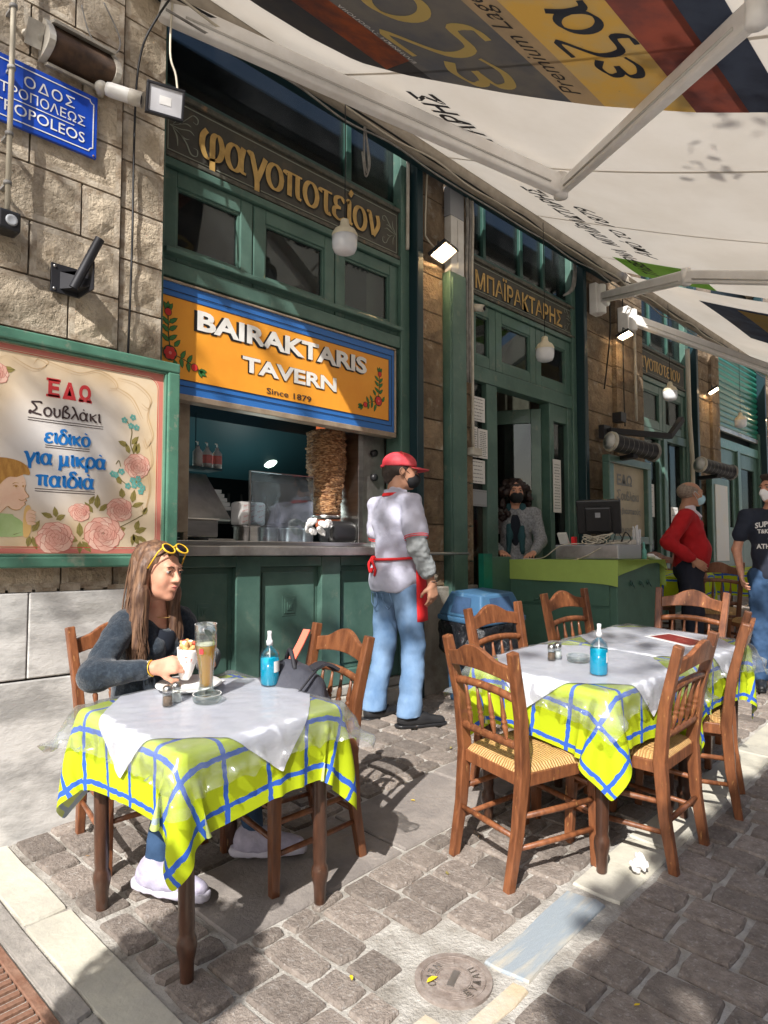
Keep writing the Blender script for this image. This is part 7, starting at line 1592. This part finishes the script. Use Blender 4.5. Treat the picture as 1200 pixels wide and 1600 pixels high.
# ---- seated woman
F_ = thing('person', 'seated young woman with long brown hair and yellow sunglasses holding a souvlaki', 'person', T(1.46, 2.86, gz(1.46, 2.86)) @ RZ(-75))
J = dict(head=(.175, -.045, 1.165), hr=RZ(1) @ RY(6), neck=(.112, -.02, 1.015), chest=(.085, 0, .86), pelvis=(.0, 0, .55), shR=(.09, -.148, .955), elR=(.12, -.315, .775), wrR=(.325, -.205, .805), shL=(.10, .148, .955), elL=(.19, .23, .775), wrL=(.345, .055, .805),
         hiR=(.03, -.09, .53), knR=(.42, -.15, .52), anR=(.38, -.23, .10), hiL=(.03, .09, .53), knL=(.44, .13, .52), anL=(.50, .18, .10), toeR=(.04, -.01, -.045), toeL=(.04, 0, -.045))
b_, hp, Rm = body_of(J, 'skin', parent=F_, h=.0052, neckr=.043, k=.985, jaw=.95, hands={'R': ((.72, .62, .14), (.35, -.25, -.9) if False else (-.25, .55, -.25), 34, -1, .92), 'L': ((.80, -.50, .15), (-.3, -.6, -.25), 34, 1, .92)})
XH = face_bits(F_, J, hp, Rm, k=.985)
s = SDF(); s.ell((.085, 0, .865), (.105, .150, .135), .05); s.ell((.04, 0, .68), (.105, .135, .17), .05); s.ell((.0, 0, .53), (.12, .16, .09), .04); s.cap((.085, -.115, .955), (.085, .115, .955), .050, k=.04)
for y in (-.06, .06): s.ell((.155, y, .845), (.045, .05, .05), .03)
s.ell((.16, 0, .985), (.075, .052, .060), .01, True)
for q in ('R', 'L'): sh, el, wr = [V3(*J[n+q]) for n in ('sh', 'el', 'wr')]; s.cap(sh, el, .056, .054, .03); s.cap(el, el.lerp(wr, .80), .054, .040, .03)
link('sweater', s.mesh(.0068, .010, 13), 'sweater_blue', F_, local=True)
s = SDF(); s.ell((.12, 0, .875), (.085, .085, .10), .03); s.ell((.175, 0, .965), (.06, .048, .050), .01, True); link('black_top', s.mesh(.007), 'top_black', F_, local=True)
m = MB(); m.tube([(.112+.066*math.cos(a), .058*math.sin(a), .985-.012*math.cos(a)) for a in [R(-110+20*i) for i in range(12)]], .0016, 5); link('necklace', m, 'gold_paint', F_, local=True)
s = SDF(); s.ell((.02, 0, .52), (.13, .165, .10), .04); leg_clothes(s, J, (.085, .062, .046)); link('trousers', s.mesh(.009, .006, 12), 'jeans_dark', F_, local=True)
shoe(F_, J['anR'], 12, 'shoe_white', 'sole_white', 1.05, True, 4); shoe(F_, J['anL'], 34, 'shoe_white', 'sole_white', 1.05, True, 0)
# hair: a base cap and curtains, then many single locks
s = SDF(); s.ell((-.032, 0, .052), (.101, .086, .080), .02); s.ell((-.055, 0, -.02), (.075, .080, .09), .03)
for y in (-1, 1): s.cap((-.01, y*.078, .02), (-.005, y*.092, -.10), .026, .030, .03); s.cap((-.005, y*.090, -.10), (.015, y*.098, -.30), .032, .022, .03); s.cap((.0, y*.088, -.08), (.035, y*.085, -.26), .024, .018, .02)
s.cap((-.09, 0, -.05), (-.11, 0, -.22), .06, .05, .03)
hr = link('hair', s.mesh(.006, .005, 40, wz=.15), 'hair_brown', F_, local=True, X=XH)
random.seed(31); m = MB()
for k in range(560):
    sd_ = -1 if k % 2 else 1; x0 = random.uniform(-.09, .052); u = (x0+.09)/.152; ln = random.uniform(-.40, -.29)
    side = random.random()
    if x0 < -.05 and side < .4: pts = [(x0+.02, sd_*.01, .118), (-.115, sd_*.045, .06), (-.130, sd_*.05, -.04), (-.135, sd_*.055, -.16), (-.125, sd_*.06, ln+.05)]
    else:
        zt = .118-.22*max(0, x0-.01)**1.2*3 if x0 > 0 else .120
        yb = .089+random.uniform(-.003, .012)*1.; dxx = random.uniform(-.03, .045)
        pts = [(x0, sd_*.004, zt-.002), (x0-.006, sd_*.048, zt-.020), (x0*.62-.012, sd_*(.082+.002*u), .040), (x0*.45-.005, sd_*yb, -.04), (-.02+dxx+.2*x0, sd_*(yb+.008), -.14), (-.008+dxx*1.25, sd_*(yb+.010+random.uniform(-.012, .012)), -.24), (.005+dxx*1.3, sd_*(yb+random.uniform(-.02, .015)), ln)]
    wv = random.uniform(0, 6); pts = [(a+.003*math.sin(c*40+wv), b+.003*math.cos(c*37+wv), c) for a, b, c in pts]
    P = spline(pts, 4); r = random.uniform(.0012, .0028); m.tube(P, [r*(.6+.4*math.sin(PI*min(1, i/(len(P)-1)*1.1))) if i < len(P)-1 else .0008 for i in range(len(P))], 5, flat=.6)
link('locks', m, 'hair_brown', hr, local=True)
sgl = thing('sunglasses', 'round yellow framed sunglasses pushed up on the seated woman\'s hair', 'sunglasses', F_.matrix_basis @ XH @ T(.077, 0, .106) @ RY(-50) @ Matrix.Scale(1.1, 4))
for y in (-.034, .034):
    m = MB(); m.tube([(.0, y+.026*math.cos(a), .024*math.sin(a)) for a in [2*PI*i/24 for i in range(25)]], .0034, 7); fr_ = link('rim', m, 'yellow_plastic', sgl, local=True)
    m = MB(); m.lathe([(.0245, 0), (.0245, .001), (.001, .003)], 22, X=T(0, y, 0) @ RY(90)); link('lens', m, 'dark_glass', fr_, local=True)
m = MB(); m.tube([(.0, -.009, .006), (.003, 0, .009), (0, .009, .006)], .0032, 6); link('bridge', m, 'yellow_plastic', sgl, local=True)
for y in (-1, 1): m = MB(); m.tube([(0, y*.060, .005), (-.02, y*.074, .0), (-.09, y*.084, -.015)], .0028, 6); link('temple', m, 'yellow_plastic', sgl, local=True)
for k, (mt, off) in enumerate((('wire_grey', .030), ('wire_cream', .020), ('yellow_plastic', .012))):
    wr = V3(*J['wrR']); d = (wr-V3(*J['elR'])).normalized(); a_ = d.orthogonal().normalized(); b2_ = d.cross(a_); c = wr-d*off
    m = MB(); m.tube([c+a_*.030*math.cos(t)+b2_*.030*math.sin(t)+d*.004*math.sin(2*t) for t in [2*PI*i/16 for i in range(17)]], .0022, 5); link('bracelet', m, mt, F_, local=True)
# souvlaki in her hands
XS = F_.matrix_basis @ T(.392, -.105, .812) @ RZ(20) @ RY(6) @ Matrix.Scale(1.1, 4)
sv = thing('souvlaki', 'pita souvlaki wrapped in red printed white paper in the woman\'s hands', 'souvlaki', XS)
m = MB(); m.lathe([(.014, -.055), (.022, -.04), (.031, .0), (.037, .045), (.039, .055), (.034, .052), (.028, .0)], 20); link('paper_wrap', m, 'paper_red', sv, local=True)
s = SDF()
for k in range(10): a = k*.9; s.cap((.012*math.cos(a), .012*math.sin(a), .04), (.027*math.cos(a+.4), .027*math.sin(a+.4), .070+.008*math.sin(k*3)), .010, .008, .006)
link('pita', s.mesh(.004, .002, 60), 'pita', sv, local=True)
for k, (a, mt) in enumerate(((0, 'tomato'), (1.6, 'onion'), (2.9, 'tomato'), (4.3, 'onion'), (5.3, 'pita'))): m = MB(); m.ell((.018*math.cos(a), .018*math.sin(a), .074), (.012, .007, .009), 8); link('filling', m, mt, sv, local=True)

# ---- woman behind the cabinet
C_ = thing('person', 'curly dark haired woman in grey cardigan and black mask behind the order cabinet', 'person', T(5.46, 3.53, .56) @ RZ(210))
J = dict(head=(.03, 0, 1.50), hr=RZ(14) @ RY(2), neck=(.0, 0, 1.36), chest=(0, 0, 1.2), pelvis=(-.02, 0, .92), shR=(0, -.17, 1.30), elR=(.02, -.24, 1.05), wrR=(.20, -.12, .95), shL=(0, .17, 1.30), elL=(.10, .22, 1.05), wrL=(.34, .16, .94),
         hiR=(0, -.09, .88), knR=(0, -.1, .48), anR=(0, -.1, .09), hiL=(0, .09, .88), knL=(0, .1, .48), anL=(0, .1, .09))
b_, hp, Rm = body_of(J, 'skin', parent=C_, h=.008, neckr=.045, hands={'R': ((1, .3, -.1), (0, 0, -1), 12, 1), 'L': ((1, -.2, -.1), (0, 0, -1), 12, -1)}); XH = face_bits(C_, J, hp, Rm, lips=False); mask(C_, J, Rm, 'mask_black')
s = SDF(); s.ell((0, 0, 1.21), (.11, .165, .15), .05); s.ell((0, 0, 1.02), (.11, .15, .18), .05); s.ell((0, 0, .88), (.12, .17, .12), .05); s.cap((0, -.13, 1.31), (0, .13, 1.31), .055, k=.04)
for q in ('R', 'L'): sh, el, wr = [V3(*J[n+q]) for n in ('sh', 'el', 'wr')]; s.cap(sh, el, .060, .056, .03); s.cap(el, el.lerp(wr, .85), .055, .042, .03)
s.ell((.15, 0, 1.2), (.08, .06, .35), .01, True); link('cardigan', s.mesh(.010, .008, 10), 'cardigan', C_, local=True)
s = SDF(); s.ell((.01, 0, 1.15), (.098, .12, .22), .04); s.ell((.12, 0, 1.36), (.07, .05, .09), .01, True); link('black_top', s.mesh(.010), 'top_black', C_, local=True)
s = SDF()
for y in (-1, 1): s.cap((.02, y*.06, 1.37), (.10, y*.055, 1.10), .032, .03, .02); s.cap((.10, y*.055, 1.10), (.12, y*.06, .95), .03, .02, .02)
link('scarf', s.mesh(.010, .008, 14), 'scarf_teal', C_, local=True)
s = SDF(); leg_clothes(s, J, (.09, .07, .055)); link('trousers', s.mesh(.012), 'trousers_dark', C_, local=True)
s = SDF(); random.seed(5); s.ell((-.03, 0, .03), (.11, .10, .10), .02)
for k in range(64):
    a = random.uniform(0, 2*PI); zz = random.uniform(-.24, .10); rr = .12+.03*min(1, -zz*4+.3) if zz < .05 else .08
    x, y = rr*math.cos(a)-.04, rr*math.sin(a)
    if x > .045 and abs(y) < .085: continue
    s.ell((x, y, zz), (random.uniform(.02, .036),)*3, .012)
link('hair', s.mesh(.008, .012, 42), 'hair_black', C_, local=True, X=XH)

# ---- man in the red sweater
M_ = thing('person', 'grey haired man in red sweater and blue mask with a hand on his hip', 'person', T(6.30, 2.30, gz(6.30, 2.30)) @ RZ(-66) @ Matrix.Diagonal((1.03, 1.03, .935, 1)))
J = dict(head=(.03, 0, 1.61), hr=RZ(26), neck=(-.01, 0, 1.46), chest=(0, 0, 1.28), pelvis=(-.02, 0, .97), shR=(-.03, -.19, 1.395), elR=(-.17, -.30, 1.16), wrR=(.02, -.225, .995), shL=(.0, .19, 1.395), elL=(.02, .25, 1.13), wrL=(.12, .22, .90),
         hiR=(0, -.095, .92), knR=(.03, -.11, .50), anR=(0, -.12, .09), hiL=(0, .095, .92), knL=(.02, .12, .50), anL=(0, .13, .09))
b_, hp, Rm = body_of(J, 'skin_tan', parent=M_, h=.008, hands={'R': ((.75, .28, -.60), (-.1, 1, .2), 12, -1), 'L': ((.1, 0, -1), (0, -1, 0), 25, 1)}); XH = face_bits(M_, J, hp, Rm, lips=False); mask(M_, J, Rm, 'mask_blue')
s = SDF(); s.ell((-.024, 0, .028), (.099, .079, .081), .01); link('hair', s.mesh(.006, .002, 60, cut=[((.9, 0, -.75), .020), ((1, 0, .0), .045)]), 'hair_grey', M_, local=True, X=XH)
s = SDF(); s.ell((0, 0, 1.28), (.125, .185, .18), .05); s.ell((.03, 0, 1.08), (.145, .170, .19), .06); s.ell((.01, 0, .95), (.14, .17, .10), .05); s.cap((-.015, -.15, 1.40), (-.015, .15, 1.40), .058, k=.05)
for q in ('R', 'L'): sh, el, wr = [V3(*J[n+q]) for n in ('sh', 'el', 'wr')]; s.cap(sh, el, .066, .060, .03); s.cap(el, el.lerp(wr, .88), .060, .045, .03)
s.ell((.10, 0, 1.45), (.06, .045, .10), .01, True); link('sweater', s.mesh(.009, .014, 8, cut=[((0, 0, -1), -.885)]), 'sweater_red', M_, local=True)
s = SDF(); s.cap((-.01, 0, 1.40), (.0, 0, 1.475), .075, .064, .02); s.cap((.03, -.03, 1.47), (.10, -.035, 1.40), .022, .014, .01); s.cap((.03, .03, 1.47), (.10, .035, 1.40), .022, .014, .01); s.ell((.075, 0, 1.39), (.03, .03, .06), .02); link('shirt_collar', s.mesh(.007), 'shirt_pale', M_, local=True)
s = SDF(); s.ell((0, 0, .90), (.13, .168, .13), .04); leg_clothes(s, J, (.10, .078, .066)); link('trousers', s.mesh(.010, .008, 12), 'trousers_dark', M_, local=True)
shoe(M_, J['anR'], -5); shoe(M_, J['anL'], 10)

# ---- man in the navy T-shirt
N_ = thing('person', 'man in printed navy T-shirt and white mask at the right edge', 'person', T(6.0, 1.545, gz(6.0, 1.545)) @ RZ(196) @ Matrix.Scale(.955, 4))
J = dict(head=(.03, 0, 1.62), hr=RZ(-42), neck=(-.01, 0, 1.47), chest=(0, 0, 1.28), pelvis=(-.02, 0, .97), shR=(-.01, -.195, 1.40), elR=(-.02, -.27, 1.13), wrR=(.14, -.24, .93), shL=(-.01, .195, 1.40), elL=(.0, .27, 1.12), wrL=(.10, .24, .88),
         hiR=(0, -.095, .92), knR=(.03, -.11, .50), anR=(0, -.12, .09), hiL=(0, .095, .92), knL=(.02, .12, .50), anL=(0, .13, .09))
b_, hp, Rm = body_of(J, 'skin', parent=N_, h=.008, hands={'R': ((.5, .1, -.8), (0, 1, 0), 25, -1), 'L': ((.3, 0, -1), (0, -1, 0), 25, 1)}); XH = face_bits(N_, J, hp, Rm, lips=False); mask(N_, J, Rm, 'mask_white', kn95=True)
s = SDF(); s.ell((-.018, 0, .036), (.103, .080, .084), .01); s.cap((.06, -.03, .10), (.06, .03, .10), .022, k=.02); link('hair', s.mesh(.006, .003, 60, cut=[((.9, 0, -.75), .016), ((1, 0, -.6), .030)]), 'hair_short', N_, local=True, X=XH)
s = SDF(); s.ell((0, 0, 1.28), (.125, .188, .18), .05); s.ell((.01, 0, 1.08), (.125, .165, .19), .06); s.ell((.0, 0, .93), (.13, .17, .12), .05); s.cap((-.01, -.15, 1.41), (-.01, .15, 1.41), .058, k=.05)
for q in ('R', 'L'): sh, el = V3(*J['sh'+q]), V3(*J['el'+q]); s.cap(sh, sh.lerp(el, .55), .064, .062, .03)
tee = link('t_shirt', s.mesh(.009, .010, 9, cut=[((0, 0, -1), -.86)]), 'tee_navy', N_, local=True)
m = MB()
def chestmap(v): y = v.x; z = v.y; return Vector((.126*math.sqrt(max(0, 1-(y/.20)**2))+.012-.10*max(0, z-1.33), y, z))
for body, zc, hh, ww, bd_ in (('SUPERDRY', 1.335, .045, .26, .03), ('T&K-&-FIELD', 1.275, .034, .23, .03), ('ATHLETICS', 1.155, .040, .25, .03)):
    vs, fs = text2d(body, 1, bd_); x0 = min(v[0] for v in vs); x1 = max(v[0] for v in vs); y0 = min(v[1] for v in vs); y1 = max(v[1] for v in vs)
    m.add([chestmap(Vector((((a-x0)/(x1-x0)-.5)*ww, zc+((b-y0)/(y1-y0)-.5)*hh-(((a-x0)/(x1-x0)-.5)**2)*.06*(1 if body == 'SUPERDRY' else 0), 0))) for a, b, c in vs], fs)
pts = [chestmap(Vector((x, z, 0))) for x, z in oval(0, 1.215, .042, .022, 16)]; m.add(pts, [tuple(range(16))])
tp = link('shirt_print', m, 'paper', tee, local=True)
m = MB(); vs, fs = text2d('85', .03, .001, align='CENTER'); m.add([chestmap(Vector((a, b+1.205, 0)))+Vector((.002, 0, 0)) for a, b, c in vs], fs); link('shirt_number', m, 'tee_navy', tee, local=True)
s = SDF(); s.ell((0, 0, .90), (.13, .168, .13), .04); leg_clothes(s, J, (.10, .078, .066)); link('jeans', s.mesh(.010, .010, 12, cut=[((0, 0, 1), .98)]), 'jeans_dark', N_, local=True)
shoe(N_, J['anR'], 0); shoe(N_, J['anL'], 0)
# ================================================================== STREET TREE (unseen, added behind the viewer; its crown is shaped to dapple the light)
random.seed(21)
tr = thing('shade_tree', 'unseen street tree added behind the viewer, its crown shaped to dapple the sunlight', 'tree', (-4.6, -5.6, gz(-4.6, -5.6)))
twigs = []
def clump(px, py, pz, t, r, n):
    c = Vector((px, py, pz))+TOSUN*t; twigs.append((c, r, n))  # leaves set sunward of the point that is to be shaded
for k in range(34): clump(random.uniform(-.2, 1.80), 3.28, random.uniform(2.35, 5.2), random.uniform(8.5, 11), random.uniform(.12, .26), 20)
for k in range(16): clump(random.uniform(.1, 1.8), 3.2, random.uniform(1.45, 2.4), random.uniform(9, 11), random.uniform(.10, .20), 14)
for p in ((2.25, 3.45, 3.1), (2.5, 3.45, 3.2), (2.62, 3.4, 2.75), (3.0, 3.4, 2.30)): clump(*p, 10, .16, 9)
for k in range(24): clump(random.uniform(3.1, 4.0), 3.1, random.uniform(.7, 2.15), random.uniform(8, 10), random.uniform(.08, .16), 9)
for k in range(8): clump(random.uniform(3.9, 4.6), 3.2, random.uniform(.7, 1.6), random.uniform(8, 10), random.uniform(.15, .25), 16)
for k in range(9): clump(random.uniform(1.9, 3.2), 3.45, random.uniform(.6, 1.4), random.uniform(8, 10), random.uniform(.12, .2), 12)
for k in range(44):                                     # the dense shade at the lower right
    x = 2.5+(k % 15)*.15+random.uniform(-.1, .1); y = (.95, .62, .25)[k % 3]+random.uniform(-.1, .1); clump(x, y, .25, random.uniform(6., 7.5), random.uniform(.20, .27), 110)
for x, y in ((2.35, .98), (2.3, .75), (2.2, .5), (2.05, .62), (1.95, .9), (2.45, .55), (2.6, .8), (2.0, .35), (1.85, .7), (2.3, .3), (1.92, 1.0)): clump(x+.0, y, .2, random.uniform(6, 7), .14, 80)
for k in range(20): clump(random.uniform(3.4, 7.5), random.uniform(1.9, 3.2), .4, random.uniform(8, 11), random.uniform(.12, .24), 14)
for k in range(14): clump(random.uniform(4.2, 7.0), random.uniform(1.0, 2.4), .4, random.uniform(8, 11), random.uniform(.10, .2), 12)
for k in range(4): clump(random.uniform(2.8, 4.0), random.uniform(1.2, 1.9), .95, random.uniform(9, 11), .10, 8)
m = MB()
for c, r, n in twigs:
    for k in range(n):
        d = Vector((random.gauss(0, 1), random.gauss(0, 1), random.gauss(0, 1))).normalized()*r*random.random()**.5; p = c+d
        s = random.uniform(.035, .075); a = Vector((random.uniform(-1, 1), random.uniform(-1, 1), random.uniform(-.6, .6))).normalized(); b = a.cross(Vector((random.uniform(-1, 1), random.uniform(-1, 1), random.uniform(-1, 1)))).normalized()
        m.add([p-a*s, p-a*s*.2+b*s*.75, p+a*s, p-a*s*.2-b*s*.75], [(0, 1, 2, 3)])
link('crown', m, 'tree_leaf', tr)
m = MB(); base = Vector((-4.6, -5.6, gz(-4.6, -5.6))); top = base+Vector((.3, .8, 6.3))
m.tube(spline([base, base+Vector((.1, .15, 2)), base+Vector((.1, .4, 4.2)), top], 5), [.26-.008*i for i in range(16)], 10)
hubs = [Vector(v) for v in ((-3.4, -3.4, 6.7), (-2.6, -3.8, 7.3), (-4.4, -3.7, 7.0), (-1.5, -3.2, 7.6), (-5.2, -3.6, 7.4))]
for h in hubs: m.tube([top-Vector((.05, .05, .3)), (top+h)/2+Vector((0, -.1, .2)), h], [.10, .07, .04], 6)
for c, r, n in twigs[::2]:
    h = min(hubs, key=lambda q: (q-c).length)
    if (h-c).length < 2.2: m.tube([h, (h+c)/2+Vector((0, 0, .1)), c], [.02, .013, .006], 4)
link('trunk', m, 'bark', tr)
# the other side of the street: closes the canyon behind the viewer
ob = thing('opposite_building', 'plain plastered street building opposite the tavern, behind the viewer', 'building', (4, -8, gz(4, -8)))
m = MB(); m.box((-9, -16, -1.5), (30, -8.5, 9)); link('wall', m, 'plaster', ob)
for fl in range(2):
    for k in range(9):
        x = -5+k*3.6; z = 1.2+fl*3.6; m = MB(); m.box((x, -8.56, z), (x+1.3, -8.48, z+2.2)); w = link('window', m, 'green_dark', ob); m = MB(); m.box((x+.1, -8.475, z+.1), (x+1.2, -8.47, z+2.1)); link('pane', m, 'dark_glass', w)
m = MB(); m.box((-9.2, -16.2, 9), (30.2, -8.2, 9.3)); link('roof', m, 'plaster', ob)

# unseen potted bush, added at the viewer's left hand to throw shade across the kerb
pb = thing('shade_bush', 'unseen clipped bush in a terracotta pot, added left of the viewer to shade the kerb', 'potted plant', (-.78, 1.04, gz(-.78, 1.04)))
g0 = gz(-.78, 1.04); m = MB(); m.lathe([(.14, 0), (.20, .34), (.215, .34), (.215, .38), (.18, .38), (.001, .34)], 20, X=T(-.78, 1.04, g0)); link('pot', m, 'rust', pb)
m = MB(); m.tube([(-.78, 1.04, g0+.3), (-.77, 1.05, g0+1.0), (-.78, 1.04, g0+1.7)], [.022, .018, .015], 8); link('stem', m, 'bark', pb)
m = MB()
for k in range(2600):
    d = Vector((random.gauss(0, 1), random.gauss(0, 1), random.gauss(0, 1))).normalized()*random.random()**.33; p = Vector((-.78+.27*d.x, 1.04+.27*d.y, g0+1.98+.34*d.z))
    s_ = random.uniform(.018, .032); a = Vector((random.uniform(-1, 1), random.uniform(-1, 1), random.uniform(-1, 1))).normalized(); b = a.orthogonal().normalized()
    m.add([p-a*s_, p+b*s_*.6, p+a*s_, p-b*s_*.6], [(0, 1, 2, 3)])
link('crown', m, 'tree_leaf', pb)

random.seed(12)
for k, (x, y) in enumerate(((1.55, 1.62), (2.2, 1.75), (1.3, 2.9), (2.6, 2.3), (3.3, 2.6), (1.02, 1.45), (2.05, .92))):
    m = MB(); s_ = random.uniform(.5, .8); m.add([(a*s_, b*s_, .002+.004*abs(math.sin(a*60+k))) for a, b in lf], [(0, 1, 2, 3, 4, 5)])
    tag(link('fallen_leaf', m, ('leaf_yellow', 'olive', 'wood_worn')[k % 3], X=onground(x, y, random.uniform(0, 360), .008)), ('dry leaf on the setts left of the iron cover', 'dry leaf on the setts between the two tables', 'dry leaf near the marble wall under the woman\'s chair', 'dry leaf on the flags before the waiter', 'dry leaf on the setts by the blue bin', 'dry leaf on the marble kerb', 'dry leaf in the shade right of the iron cover')[k], 'leaf')
